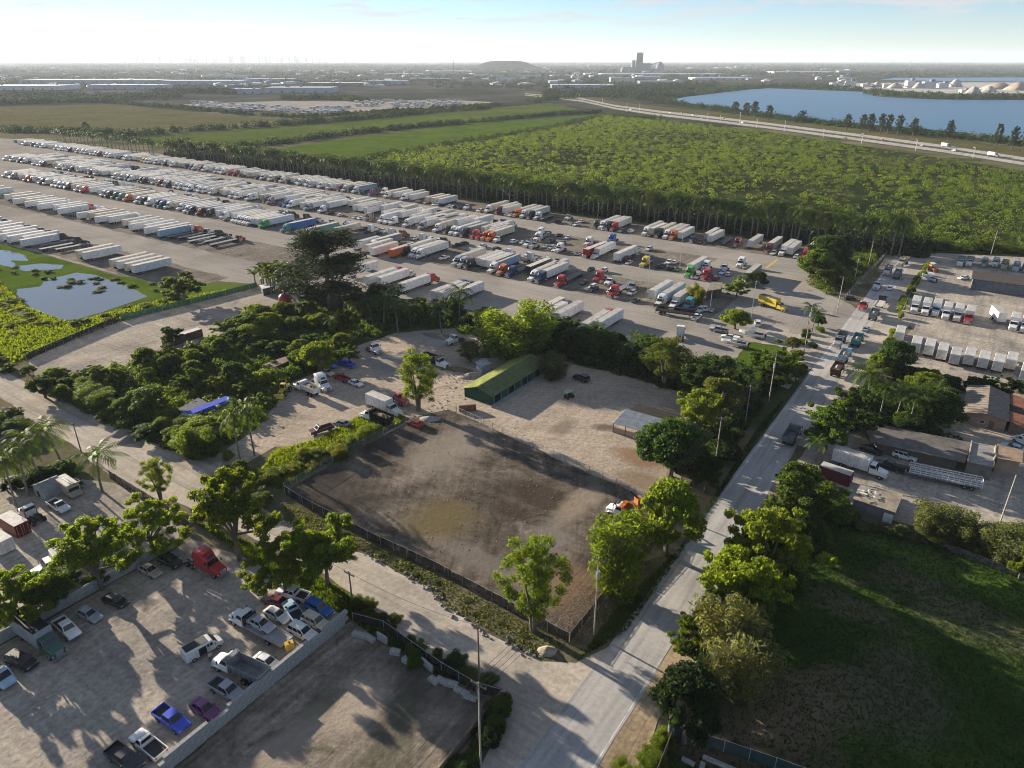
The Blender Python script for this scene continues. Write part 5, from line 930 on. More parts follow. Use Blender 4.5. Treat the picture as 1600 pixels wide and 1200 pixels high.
mound('large pale boulder at the road junction verge', (855, 1018), 1.5, 1.1, .9, 'm_rubble')
def stones(name, label, line, n, w_, smin, smax, mat):
    P_ = [Vector(G(*p)) for p in line]; V_ = []; F_ = []; m_ = MB()
    for _ in range(n):
        k = rnd.randrange(len(P_) - 1); p = P_[k].lerp(P_[k + 1], rnd.random()) + Vector((rnd.gauss(0, w_), rnd.gauss(0, w_))); s_ = rnd.uniform(smin, smax); c = [(rnd.uniform(.6, 1) * s_ * dx, rnd.uniform(.6, 1) * s_ * dy, .05 + s_ * dz * rnd.uniform(.5, 1)) for dx, dy, dz in ((-1, -1, 0), (1, -1, 0), (1, 1, 0), (-1, 1, 0), (-.6, -.6, 1.2), (.6, -.6, 1.2), (.6, .6, 1.2), (-.6, .6, 1.2))]
        m_.add([(p.x + q[0], p.y + q[1], q[2]) for q in c], [(4, 5, 6, 7), (0, 1, 5, 4), (1, 2, 6, 5), (2, 3, 7, 6), (3, 0, 4, 7)])
    return stuff(name, m_.mesh(name, mat), label, 'stones')
stones('verge_stones', 'row of broken stones along the dirt road verge', [(431, 806), (470, 832), (575, 868), (668, 917), (697, 950), (790, 1005), (845, 1032)], 150, .45, .08, .32, 'm_gravel')
stones('mulch_debris', 'brown broken wood and rubble at dirt lot corner', [(885, 995), (905, 960), (925, 935), (950, 905), (985, 880)], 2200, 1.6, .03, .1, 'm_soil'); stones('mulch_chips', 'pale rubble and wood chips at dirt lot corner', [(885, 990), (905, 960), (925, 935)], 900, 1.5, .03, .09, 'm_rubble'); stones('scrap_debris', 'scattered pale scrap in the scrap yard', [(700, 590), (740, 590), (680, 640), (640, 660)], 160, 3.0, .06, .22, 'm_rubble')
stones('lot_litter', 'scattered pale lumps over the dirt lot', [(560, 760), (700, 700), (850, 780), (760, 850), (640, 840)], 350, 9, .04, .14, 'm_rubble')
# ------------------------------------------------------------------ vegetation: a few shapes of each kind, copied per plant
def leaf_quads(P_, N_, s_, asp, rng):
    n = len(P_); t_ = rng.normal(size=(n, 3)); t_ -= (t_ * N_).sum(1, keepdims=True) * N_; t_ /= np.linalg.norm(t_, axis=1, keepdims=True) + 1e-9; b_ = np.cross(N_, t_)
    s_ = (s_ * rng.uniform(.65, 1.35, n))[:, None]; V_ = np.empty((n, 4, 3)); V_[:, 0] = P_ - t_ * s_; V_[:, 1] = P_ + b_ * s_ * asp + t_ * s_ * .1; V_[:, 2] = P_ + t_ * s_; V_[:, 3] = P_ - b_ * s_ * asp + t_ * s_ * .1
    return V_.reshape(-1, 3), np.arange(n * 4).reshape(-1, 4)
def cloud(clumps, n, size, rng, asp=.5, inner=.5, up=.25, rand=.7):
    """n leaves spread through the outer part of ellipsoid clumps ((x,y,z),(rx,ry,rz))"""
    C_ = np.array([c[0] for c in clumps], float); R_ = np.array([c[1] for c in clumps], float); w_ = (R_[:, 0] * R_[:, 1] + R_[:, 0] * R_[:, 2]); k = rng.choice(len(clumps), n, p=w_ / w_.sum())
    d = rng.normal(size=(n, 3)); d /= np.linalg.norm(d, axis=1, keepdims=True); rad = (inner + (1 - inner) * rng.random(n) ** .6)[:, None]; P_ = C_[k] + d * R_[k] * rad
    N_ = d + rng.normal(size=(n, 3)) * rand + np.array([0, 0, up]); N_ /= np.linalg.norm(N_, axis=1, keepdims=True); return leaf_quads(P_, N_, size, asp, rng)
def norm_pair(trunk, V_, F_, mat, key):
    """scale so that the plant is one unit high and its crown one unit wide"""
    zt = V_[:, 2].max(); w_ = np.percentile(np.hypot(V_[:, 0], V_[:, 1]), 96) * 2; V_ = V_.copy(); V_[:, 2] /= zt; V_[:, :2] /= w_
    cm = np_mesh('crown', V_, F_, mat); tm = None
    if trunk:
        trunk.v = [(x / w_, y / w_, z_ / zt) for x, y, z_ in trunk.v]; tm = trunk.mesh('trunk', 'm_bark' if 'palm' not in key else 'm_palmtrunk')
    return tm, cm
PL = {}
def add(key, tm_cm): PL.setdefault(key, []).append(tm_cm)
for sd in range(4):                                            # spreading leafy tree, foliage in shelves
    r_ = np.random.default_rng(10 + sd); q = random.Random(10 + sd); T_ = MB(); T_.tube([(0, 0, 0), (.1, .05, 1.4), (0, .1, 2.8)], [.3, .24, .2]); cl = []
    for k in range(9):
        a = k * 2.4 + q.uniform(-.3, .3); R0 = q.uniform(1.2, 3.9); z_ = 2.5 + (4.2 - R0) * 1.25 + q.uniform(0, 1.8); end = (R0 * math.cos(a), R0 * math.sin(a), z_); T_.tube([(0, .1, 1.6 + q.random()), (end[0] * .5, end[1] * .5, z_ * .75), end], [.15, .1, .04], 5)
        for j in range(11): f = q.uniform(.45, 1.15); cl.append(((end[0] * f + q.gauss(0, .9), end[1] * f + q.gauss(0, .9), z_ * (.72 + .28 * f) + q.gauss(0, .55)), (q.uniform(.5, .95), q.uniform(.5, .95), q.uniform(.25, .5))))
    V_, F_ = cloud(cl, 21000, .18, r_, .48, .0, .6, .8); add('broad', norm_pair(T_, V_, F_, 'm_leaf', 'broad'))
for sd in range(4):                                            # dense rounded tree
    r_ = np.random.default_rng(30 + sd); q = random.Random(30 + sd); T_ = MB(); T_.tube([(0, 0, 0), (.1, 0, 1.6), (0, 0, 3.2)], [.3, .24, .16]); cl = []
    for k in range(54):
        a = q.uniform(0, 6.28); e_ = q.uniform(-.5, 1.4); R0 = q.uniform(1.5, 3.0); c = (R0 * math.cos(e_) * math.cos(a), R0 * math.cos(e_) * math.sin(a), 3.6 + 2.2 * math.sin(e_)); cl.append((c, (q.uniform(.55, 1.0),) * 2 + (q.uniform(.45, .8),)))
        if k % 5 == 0: T_.tube([(0, 0, 2.2), (c[0] * .8, c[1] * .8, c[2])], [.12, .04], 5)
    V_, F_ = cloud(cl, 19000, .165, r_, .5, .05, .3, .8); add('round', norm_pair(T_, V_, F_, 'm_leaf', 'round'))
for sd in range(2):                                            # tall tree with bare forked trunk and tufted crown
    r_ = np.random.default_rng(50 + sd); q = random.Random(50 + sd); T_ = MB(); cl = []
    for k in range(4):
        a = k * 1.6 + .3; f = (.5 * math.cos(a), .5 * math.sin(a), 5); e_ = (1.5 * math.cos(a), 1.5 * math.sin(a), 10 + q.random() * 3); T_.tube([(.15 * math.cos(a), .15 * math.sin(a), 0), f, e_], [.26, .19, .06], 6)
        for j in range(20): h = 3.6 + j * .54 + q.random() * 1.2; rr = (.9 + 1.3 * math.sin(min(1, (h - 3) / 11) * 3.0)); cl.append(((f[0] * 2 * rr + q.gauss(0, .8), f[1] * 2 * rr + q.gauss(0, .8), h), (q.uniform(.6, 1.2),) * 2 + (q.uniform(.5, .9),)))
    V_, F_ = cloud(cl, 16000, .2, r_, .3, .05, .2, .9); add('euca', norm_pair(T_, V_, F_, 'm_leaf', 'euca'))
for sd in range(3):                                            # feathery pine-like tree
    r_ = np.random.default_rng(70 + sd); q = random.Random(70 + sd); T_ = MB(); T_.tube([(0, 0, 0), (.1, 0, 6), (0, .1, 13)], [.35, .22, .04]); cl = []
    for k in range(34):
        h = 2.2 + 11 * (k / 34) + q.random(); R0 = (3.4 * (1 - (h / 15)) + .4) * q.uniform(.5, 1.1); a = q.uniform(0, 6.28); c = (R0 * math.cos(a), R0 * math.sin(a), h + R0 * .25); cl.append((c, (q.uniform(.7, 1.2),) * 2 + (q.uniform(.5, 1.0),))); T_.tube([(0, 0, h - .4), c], [.07, .02], 4)
    V_, F_ = cloud(cl, 10000, .3, r_, .13, .2, .3, .9); add('pine', norm_pair(T_, V_, F_, 'm_needle', 'pine'))
for sd in range(3):                                            # light feathery tree / bamboo-like
    r_ = np.random.default_rng(90 + sd); q = random.Random(90 + sd); T_ = MB(); cl = []
    for k in range(12):
        a = q.uniform(0, 6.28); R0 = q.uniform(.4, 2.4); h = q.uniform(4.0, 7.0) * (1 - R0 * .1); c = (R0 * math.cos(a), R0 * math.sin(a), h); T_.tube([(c[0] * .15, c[1] * .15, 0), (c[0] * .6, c[1] * .6, h * .6), c], [.09, .06, .02], 5)
        for j in range(3): cl.append(((c[0] * (1 - j * .22), c[1] * (1 - j * .22), h - j * 1.3), (q.uniform(.7, 1.2),) * 2 + (q.uniform(.8, 1.2),)))
    V_, F_ = cloud(cl, 9500, .23, r_, .22, .2, .1, .9); add('feather', norm_pair(T_, V_, F_, 'm_leaf', 'feather'))
for sd in range(5):                                            # shrub
    r_ = np.random.default_rng(110 + sd); q = random.Random(110 + sd); cl = [((q.uniform(-.9, .9), q.uniform(-.9, .9), q.uniform(.5, 1.3)), (q.uniform(.5, .9),) * 2 + (q.uniform(.45, .8),)) for _ in range(9)]
    V_, F_ = cloud(cl, 2600, .14, r_, .45, .35, .4, .7); V_[:, 2] = np.maximum(V_[:, 2], .02); add('shrub', norm_pair(None, V_, F_, 'm_leaf', 'shrub'))
def frond(m_, base, ang, elev, L_, droop, wl, seg=7, leaf=9, q=random):
    pts = []; p = Vector(base); e_ = elev
    for i in range(seg + 1): pts.append(p.copy()); p = p + Vector((math.cos(ang) * math.cos(e_), math.sin(ang) * math.cos(e_), math.sin(e_))) * L_ / seg; e_ -= droop / seg
    side = Vector((-math.sin(ang), math.cos(ang), 0))
    for i in range(seg):
        a, b_ = pts[i], pts[i + 1]; m_.quad(a - side * .03, a + side * .03, b_ + side * .02, b_ - side * .02)
    n = leaf
    for k in range(1, n + 1):
        f = k / n * seg; i = min(seg - 1, int(f)); p = pts[i].lerp(pts[i + 1], f - i); d = (pts[i + 1] - pts[i]).normalized(); w_ = wl * math.sin(math.pi * (.12 + .8 * k / n)) * q.uniform(.85, 1.15)
        for s_ in (1, -1):
            tip = p + side * s_ * w_ * .8 + d * w_ * .55 + Vector((0, 0, -w_ * .45)); m_.quad(p - d * L_ / n * .32, p + d * L_ / n * .32, tip + d * .05, tip - d * .05)
def palm(seed, h, tr, nf, L_, wl, curve, mat, droop=(1.2, 2.0), shaft=False, leaf=9):
    q = random.Random(seed); T_ = MB(); top = (curve * h * .12, curve * h * .05, h); T_.tube([(0, 0, 0), (curve * h * .02, 0, h * .35), (curve * h * .06, curve * h * .02, h * .7), top], [tr * 1.25, tr, tr * .9, tr * .8], 7)
    if shaft: T_.tube([top, (top[0], top[1], h + 1.3)], [tr * .8, tr * .5], 7, 0)
    m_ = MB(); zz = h + (1.2 if shaft else 0)
    for k in range(nf): frond(m_, (top[0], top[1], zz), k * 2.39996 + q.uniform(-.2, .2), 1.25 - 1.5 * k / nf + q.uniform(-.1, .1), L_ * q.uniform(.85, 1.1), q.uniform(*droop), wl, 6, leaf, q)
    return T_.mesh('trunk', 'm_palmtrunk'), m_.mesh('crown', mat)
for sd in range(3): add('coconut', palm(200 + sd, 7.5, .16, 20, 4.3, .85, (1, -.8, .3)[sd], 'm_palmleaf', (1.3, 2.1), leaf=13))
for sd in range(4): add('royal', palm(220 + sd, 11.0, .24, 22, 5.0, 1.2, (0, .15, -.1, .2)[sd], 'm_palmleaf', (1.6, 2.5), True, 9))
def banana(seed):
    q = random.Random(seed); m_ = MB(); T_ = MB()
    for s_ in range(4):
        bx, by = q.uniform(-1.1, 1.1), q.uniform(-1.1, 1.1); h = q.uniform(1.4, 2.4); T_.cyl((bx, by, 0), (bx, by, h), .13, .09, 6)
        for k in range(8):
            an = k * 2.4 + q.random(); e_ = q.uniform(.5, 1.3); p = Vector((bx, by, h)); side = Vector((-math.sin(an), math.cos(an), 0)); prev = p; L_ = q.uniform(1.5, 2.3); W_ = .3
            for i in range(4):
                nx = prev + Vector((math.cos(an) * math.cos(e_), math.sin(an) * math.cos(e_), math.sin(e_))) * L_ / 4; w0 = (.08, W_, W_, W_ * .8)[i]; w1 = (W_, W_, W_ * .8, .05)[i]; m_.quad(prev - side * w0, prev + side * w0, nx + side * w1, nx - side * w1); prev = nx; e_ -= q.uniform(.35, .6)
    return T_.mesh('trunk', 'm_palmtrunk'), m_.mesh('crown', 'm_palmleaf')
for sd in range(3): add('banana', banana(240 + sd))
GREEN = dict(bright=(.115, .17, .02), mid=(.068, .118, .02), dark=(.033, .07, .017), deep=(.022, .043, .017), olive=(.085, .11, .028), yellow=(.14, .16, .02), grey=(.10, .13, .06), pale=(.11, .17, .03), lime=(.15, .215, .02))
PN = dict(broad='leafy_tree', round='round_tree', euca='eucalyptus_tree', pine='casuarina_tree', feather='feathery_tree', shrub='shrub', coconut='coconut_palm', royal='royal_palm', banana='banana_plant')
def plant(kind, label, bx, by, ty, w_, col='mid', group=None, var=None, name=None):
    """base pixel, pixel row of its top, crown width in pixels"""
    X, Y = G(bx, by); h = height_to(bx, by, ty); ww = wid(w_, bx, by); return plant_at(kind, label, X, Y, h, ww, col, group, var, name)
def plant_at(kind, label, X, Y, h, ww, col='mid', group=None, var=None, name=None, z=0.0):
    tm, cm = PL[kind][rnd.randrange(len(PL[kind])) if var is None else var % len(PL[kind])]; c = GREEN[col]; j = rnd.uniform(.82, 1.2); c = tuple(v * j * rnd.uniform(.94, 1.06) for v in c); rz = rnd.uniform(0, 6.28)
    if kind in ('coconut', 'royal', 'banana'): k = h / dict(coconut=9.6, royal=15.5, banana=4.0)[kind]; sc_ = (ww and ww / dict(coconut=8, royal=7, banana=5.2)[kind] or k * (1.3 if kind == 'royal' else 1),) * 2 + (k,)
    else: sc_ = (ww, ww, h)
    if tm is None:
        o = obj(name or PN[kind], cm, None, (X, Y, z), rz, c, scale=sc_); return tag(o, label, 'shrub', group)
    e = thing(name or PN[kind], label, 'palm' if kind in ('coconut', 'royal') else ('plant' if kind == 'banana' else 'tree'), (X, Y, z), rz, group); e.scale = sc_
    obj('trunk', tm, e); obj('crown', cm, e, color=c); return e
# --- single trees one can point to
TREES = [
 ('euca', 'tall eucalyptus with forked trunk at the dirt lot corner', 833, 986, 843, 98, 'bright'), ('feather', 'bright feathery tree on the road side of dirt lot', 962, 925, 800, 92, 'bright'), ('round', 'leafy green tree beside the debris truck', 1040, 868, 752, 100, 'bright'),
 ('broad', 'big yellow green tree overhanging the main road', 1190, 930, 788, 150, 'lime'), ('broad', 'bright spreading tree below the overhanging one', 1138, 1000, 860, 125, 'lime'), ('feather', 'grey green tree beside the sandy shoulder', 1135, 1075, 935, 130, 'grey'), ('round', 'dark bushy tree around the pale pole at bottom', 1068, 1160, 1045, 100, 'deep'), ('broad', 'spreading tree between road and red container', 1245, 822, 735, 120, 'mid'),
 ('broad', 'tall leafy tree at the dirt road bend', 375, 876, 738, 120, 'bright'), ('broad', 'broad tree over the car yard corner, right side', 512, 915, 805, 122, 'bright'), ('broad', 'yellow green tree over the parked wrecks', 448, 930, 838, 112, 'bright'), ('broad', 'leafy tree behind panel wall near the red tractor', 240, 866, 778, 108, 'bright'), ('broad', 'leafy tree behind panel wall over the box truck', 160, 922, 818, 118, 'bright'), ('broad', 'bushy tree at the left picture edge behind wall', 28, 990, 890, 110, 'bright'), ('round', 'dark shrubby tree between wall and white truck', 82, 950, 895, 70, 'mid'),
 ('euca', 'small olive tree leaning over the dirt road', 252, 782, 717, 44, 'bright'), ('euca', 'tall dense eucalyptus at the scrap yard edge', 654, 642, 550, 64, 'bright'), ('pine', 'huge dark casuarina in the middle of the shrub belt', 522, 484, 352, 180, 'deep'), ('feather', 'light green bamboo clump behind the green building', 812, 556, 466, 120, 'bright'), ('feather', 'light green bamboo clump left of the hut', 782, 552, 490, 70, 'pale'), ('feather', 'thin grey leafed tree beside the green building', 864, 592, 552, 44, 'grey'),
 ('round', 'big dark green round tree in front of the shed', 1046, 745, 655, 104, 'dark'), ('broad', 'yellow green tree behind the corrugated shed', 1090, 690, 612, 80, 'bright'), ('round', 'olive domed tree beside the utility poles', 1118, 660, 588, 66, 'olive'), ('broad', 'dark tree right of the poles by the silt fence', 1100, 770, 700, 50, 'dark'), ('broad', 'dark spreading tree above the corrugated shed', 1105, 632, 550, 92, 'dark'), ('euca', 'brownish tree left of the dark spreading tree', 1038, 605, 528, 66, 'olive'), ('broad', 'leafy roadside tree below the lawn', 1206, 605, 545, 80, 'mid'),
 ('round', 'dark green fig tree at the park entrance', 1292, 420, 366, 62, 'dark'), ('round', 'bushy tree in front of the entrance fig', 1272, 440, 388, 56, 'mid'), ('round', 'low spreading bush tree at entrance corner', 1290, 447, 410, 50, 'olive'), ('broad', 'pale small tree in the entrance island', 1150, 466, 430, 40, 'pale'), ('round', 'dark round bush beside the pale island tree', 1182, 448, 424, 34, 'dark'), ('feather', 'yellow leafed tree beside the lamp pole', 1086, 476, 440, 28, 'yellow'), ('round', 'neatly rounded shrub tree behind the boats', 1148, 514, 484, 44, 'lime'),
 ('broad', 'tree over the far end of pond fence', 290, 474, 420, 62, 'mid'), ('broad', 'roadside tree above the long house', 1322, 690, 600, 84, 'dark'), ('broad', 'dense tree left of the long house roof', 1290, 702, 625, 80, 'mid'), ('round', 'dark tree behind the long house', 1462, 668, 612, 70, 'dark'), ('round', 'bushy dark tree at the hedge end near fleet trucks', 1392, 586, 530, 52, 'dark'), ('round', 'light tree beside the fleet hedge corner', 1372, 590, 552, 40, 'bright'), ('round', 'bright rounded tree among the house palms', 1440, 622, 582, 56, 'bright'), ('feather', 'grey dry tree in front of derelict shed', 1450, 835, 785, 60, 'grey'), ('feather', 'dry grey thicket tree right of derelict shed', 1500, 850, 795, 70, 'grey'), ('feather', 'dry tree at right edge of meadow fence', 1565, 880, 812, 80, 'grey'), ('round', 'green bush tree at right picture edge', 1592, 905, 862, 40, 'bright'), ('round', 'thorny tree behind the derelict shed left side', 1300, 815, 775, 56, 'mid'),
 ('euca', 'yellowish tree beside the grey block hut', 735, 566, 534, 40, 'olive'), ('round', 'shrubby tree at the scrap yard end of belt', 500, 585, 535, 56, 'bright'), ('round', 'green tree above the blue container', 318, 690, 655, 60, 'bright'), ('feather', 'feathery light bush tree beside dirt road drive', 305, 712, 662, 64, 'pale'), ('round', 'dense tree at the middle of dirt road hedge', 238, 648, 605, 64, 'mid'), ('pine', 'dark pine left of the far green field hedge', 136, 206, 190, 16, 'deep')]
for k, lab, bx, by, ty, w_, col in TREES: plant(k, lab, bx, by, ty, w_, col)
# --- palms one can point to
for i, (bx, by, ty, w_) in enumerate([(100, 735, 648, 80), (60, 745, 662, 76), (45, 775, 690, 80), (25, 790, 705, 76), (160, 768, 694, 84), (375, 718, 632, 62), (398, 712, 622, 62), (12, 768, 715, 60), (1352, 648, 570, 72), (1372, 660, 596, 66), (1400, 655, 600, 70), (1425, 650, 596, 70), (1452, 650, 594, 72), (1418, 668, 606, 64), (1275, 722, 680, 44), (1262, 512, 470, 34), (1268, 520, 480, 32), (600, 510, 455, 56), (622, 520, 466, 54), (718, 505, 444, 56), (642, 512, 470, 50), (580, 505, 462, 46), (760, 520, 480, 46), (515, 480, 465, 44), (690, 520, 470, 50)]):
    plant('coconut', '%s coconut palm of the yards counted from upper left' % ordinal(i + 1) if False else ['coconut palm nearest the dirt road pole', 'coconut palm behind the small shed, upper', 'coconut palm directly above the garden shed', 'coconut palm at left edge above white tractor', 'coconut palm beside the tan step van', 'left of two tall palms by the drive', 'right of two tall palms by the drive', 'coconut palm cut by the left edge', 'leftmost palm of the house grove', 'second palm of the house grove', 'third palm of the house grove', 'fourth palm of the house grove', 'rightmost palm of the house grove', 'front palm of the house grove', 'low palm beside the white box truck', 'palm beside entrance utility pole, upper', 'palm beside entrance utility pole, lower', 'palm in shrub belt below white trailers', 'second palm in shrub belt below trailers', 'tall palm in front of red cab truck row', 'drooping palm in the dark belt centre', 'palm right of the huge casuarina', 'palm left of the bamboo clumps', 'small palm below the casuarina', 'dark palm above the white boom truck'][i], bx, by, ty, w_, 'mid' if i < 15 else 'dark', 'coconut palms of the yards')
for i, (bx, by, ty, w_) in enumerate([(412, 446, 408, 30), (424, 448, 400, 34), (436, 449, 398, 34), (448, 450, 400, 34), (460, 452, 403, 34), (470, 455, 410, 30), (430, 456, 418, 34), (452, 458, 420, 34)]): plant('banana', 'big leaved banana plant beside casuarina, %s from left' % ordinal(i + 1), bx, by, ty, w_ * 1.7, 'bright', 'banana plants beside the casuarina')
# --- belts: many plants along lines, each its own object
def belt(label, cat_kinds, line, n, spread, hmin, hmax, wmin, wmax, cols, group):
    P_ = [Vector(G(*p)) for p in line]; seg = [(P_[i + 1] - P_[i]).length for i in range(len(P_) - 1)]; tot = sum(seg)
    for i in range(n):
        t_ = (i + rnd.random() * .7) / n * tot; k = 0
        while k < len(seg) - 1 and t_ > seg[k]: t_ -= seg[k]; k += 1
        p = P_[k].lerp(P_[k + 1], min(1, t_ / seg[k])) + Vector((rnd.gauss(0, spread), rnd.gauss(0, spread))); kd = rnd.choice(cat_kinds)
        h = rnd.uniform(hmin, hmax) * (.6 if kd in ('banana', 'shrub') else 1); plant_at(kd, '%s, %s of %d from its left end' % (label, ordinal(i + 1), n), p.x, p.y, h, 0 if kd in ('coconut', 'banana', 'royal') else rnd.uniform(wmin, wmax) * (.75 if kd == 'shrub' else 1), rnd.choice(cols), group)
B3 = ['mid', 'bright', 'dark', 'mid']; D3 = ['dark', 'mid', 'deep', 'dark']
belt('tree or shrub in upper shrub belt', ['broad', 'round', 'round', 'banana', 'coconut'], [(340, 545), (400, 522), (470, 505), (540, 502), (600, 503), (650, 500)], 44, 4.5, 5, 8, 6, 9, B3, 'plants of the upper shrub belt')
belt('plant in the belt under casuarina', ['broad', 'round', 'shrub'], [(480, 472), (540, 476), (600, 484), (680, 497), (740, 510), (790, 524)], 34, 3.0, 5, 8.5, 5, 8, D3, 'plants of the belt under the casuarina')
belt('banana or shrub west of scrap yard', ['banana', 'round', 'shrub', 'broad', 'shrub'], [(120, 612), (230, 590), (310, 562), (380, 560), (430, 545)], 44, 4.5, 4, 6.5, 4.5, 7, B3, 'plants west of the scrap yard')
belt('plant between scrap yard and shacks', ['banana', 'round', 'shrub', 'broad'], [(270, 610), (330, 605), (380, 600), (440, 588), (490, 568), (545, 540)], 34, 4, 4, 6.5, 4.5, 7, B3, 'plants between scrap yard and shacks')
belt('hedge plant along dirt road', ['round', 'shrub', 'round', 'feather'], [(85, 600), (150, 628), (200, 648), (250, 668), (300, 690), (338, 698)], 36, 2.2, 3, 5.5, 4.5, 7, B3, 'hedge plants along the dirt road')
belt('plant in dark belt behind sandy yard', ['round', 'broad', 'coconut', 'round', 'banana'], [(850, 538), (900, 546), (950, 558), (1000, 570), (1050, 582)], 38, 3.2, 6.5, 9.5, 6, 9, ['mid', 'dark', 'dark', 'deep'], 'plants behind the sandy yard')
belt('plant in belt above green building', ['broad', 'round', 'feather'], [(770, 535), (820, 535), (870, 540)], 8, 1.8, 6, 9, 5, 8, D3, 'plants above the green building')
belt('tall grass shrub beside the dirt lot', ['shrub', 'shrub', 'feather'], [(405, 755), (450, 738), (500, 718), (550, 695), (590, 675)], 30, 1.5, 1.8, 3.2, 3, 4.5, ['bright', 'yellow', 'pale'], 'tall grass shrubs beside the dirt lot')
belt('shrub at the drive mouth', ['shrub', 'round', 'banana'], [(352, 730), (370, 745), (395, 770), (420, 790)], 12, 1.4, 2, 4, 3, 5, B3, 'shrubs at the drive mouth')
belt('roadside shrub by the silt fence', ['round', 'shrub', 'broad'], [(1075, 755), (1110, 705), (1150, 645), (1180, 612), (1215, 585)], 30, 2.4, 3, 6, 4, 6, D3, 'roadside shrubs by the silt fence')
belt('shrub on the right roadside', ['round', 'broad'], [(1105, 1075), (1165, 960), (1215, 880), (1275, 795)], 26, 1.8, 5, 9, 5, 8, ['mid', 'dark', 'bright'], 'shrubs on the right roadside')  # belt thickened with tall, partly hidden trees to throw shade on the meadow
belt('hedge plant behind fleet trucks', ['round', 'shrub', 'broad'], [(1392, 590), (1440, 600), (1500, 610), (1560, 615), (1620, 630)], 20, 1.3, 3, 5, 4, 6, D3 + ['bright'], 'hedge behind the fleet trucks')
belt('clipped hedge plant along fleet fence', ['shrub'], [(1452, 414), (1420, 458), (1402, 500)], 16, .4, 3.4, 4.2, 3.2, 4.2, ['bright', 'lime'], 'clipped hedge along the fleet fence'); belt('clipped hedge plant above the queue', ['shrub'], [(1398, 522), (1375, 560), (1358, 588)], 12, .5, 3.4, 4.4, 3.2, 4.2, ['bright', 'lime'], 'clipped hedge above the queue')
belt('shrub under the house palms', ['round', 'shrub', 'banana'], [(1310, 672), (1350, 665), (1400, 672), (1450, 680), (1490, 690)], 20, 2.0, 2.5, 5, 4, 6, D3, 'shrubs under the house palms')
belt('shrub among coconut palms at left', ['round', 'shrub', 'banana', 'shrub'], [(20, 770), (60, 755), (100, 742), (140, 752)], 14, 2.0, 2.5, 4.5, 3.5, 6, D3, 'shrubs among the left palms')
belt('bush at the left road edge', ['round', 'shrub'], [(-30, 560), (15, 580), (45, 590)], 7, 1.6, 2.5, 4, 4, 6, B3, 'bushes at the left road edge'); belt('bush across the road at left', ['round', 'shrub'], [(-30, 650), (15, 665), (30, 680)], 6, 1.4, 2.5, 4.5, 4, 6, B3, 'bushes across the left road')
belt('reedy shrub round the pond', ['shrub', 'shrub', 'feather'], [(0, 470), (30, 490), (60, 505), (110, 510), (170, 497), (230, 478), (300, 462)], 34, 1.4, 1.2, 2.6, 3, 4.5, ['bright', 'mid', 'olive', 'yellow'], 'reedy shrubs round the pond'); belt('swamp shrub above the pond', ['shrub'], [(0, 420), (60, 428), (110, 445), (150, 455), (130, 436), (180, 438), (250, 455)], 26, 2.0, .9, 1.8, 3, 5, ['olive', 'dark', 'olive'], 'swamp shrubs above the pond')
belt('swamp bush left of the pond', ['shrub'], [(-20, 440), (10, 460), (30, 480), (20, 510), (0, 530)], 16, 3, 1.2, 2.4, 3, 5, ['bright', 'olive', 'lime'], 'swamp bushes left of the pond')
belt('weed shrub beside the slab fence', ['shrub', 'feather'], [(556, 945), (590, 965), (640, 1010), (690, 1040), (740, 1070), (770, 1085)], 22, .7, .9, 2.0, 1.8, 3.2, ['mid', 'olive', 'dark'], 'weed shrubs beside the slab fence'); belt('weed shrub on the lot verge', ['shrub'], [(470, 815), (560, 860), (660, 900), (720, 935), (790, 975), (840, 1010)], 12, .9, .4, .9, 1.2, 2.2, ['olive', 'grey'], 'weed shrubs on the lot verge')
belt('shrub behind the panel wall', ['round', 'shrub', 'banana'], [(0, 985), (80, 940), (130, 915), (280, 840)], 12, 1.2, 1.8, 3.6, 3, 5, B3, 'shrubs behind the panel wall'); belt('shrub at the bottom roadside', ['shrub', 'feather'], [(1000, 1215), (1025, 1180), (1040, 1150)], 8, .7, 1.2, 2.2, 2, 3.2, ['bright', 'pale'], 'shrubs at the bottom roadside')
belt('weedy bush by the entrance drive', ['shrub', 'round'], [(1200, 598), (1225, 575), (1250, 545), (1262, 530), (1285, 512)], 14, 1.4, 1.5, 4, 3, 5, ['mid', 'olive', 'dark'], 'weedy bushes by the entrance drive'); belt('bush right of the board fence', ['shrub', 'round'], [(796, 1098), (770, 1140), (740, 1190), (720, 1225)], 12, .7, 1.5, 3, 2.2, 3.6, D3, 'bushes right of the board fence'); belt('garden shrub at the meadow top', ['shrub', 'feather', 'round'], [(1290, 800), (1360, 825), (1440, 845), (1520, 865), (1600, 895)], 18, 1.0, 1.2, 3, 2.5, 4.5, ['grey', 'mid', 'olive'], 'garden shrubs at the meadow top')
belt('bush at the park entrance trees', ['round', 'shrub'], [(1310, 400), (1330, 420), (1300, 440), (1280, 452)], 12, 2.5, 3, 6, 5, 8, D3, 'bushes at the park entrance trees'); belt('bush along the scrub edge right', ['round', 'shrub', 'broad'], [(1380, 385), (1450, 384), (1520, 388), (1600, 392), (1680, 398)], 18, 3, 3, 6, 5, 9, ['mid', 'bright', 'dark'], 'bushes along the right scrub edge')
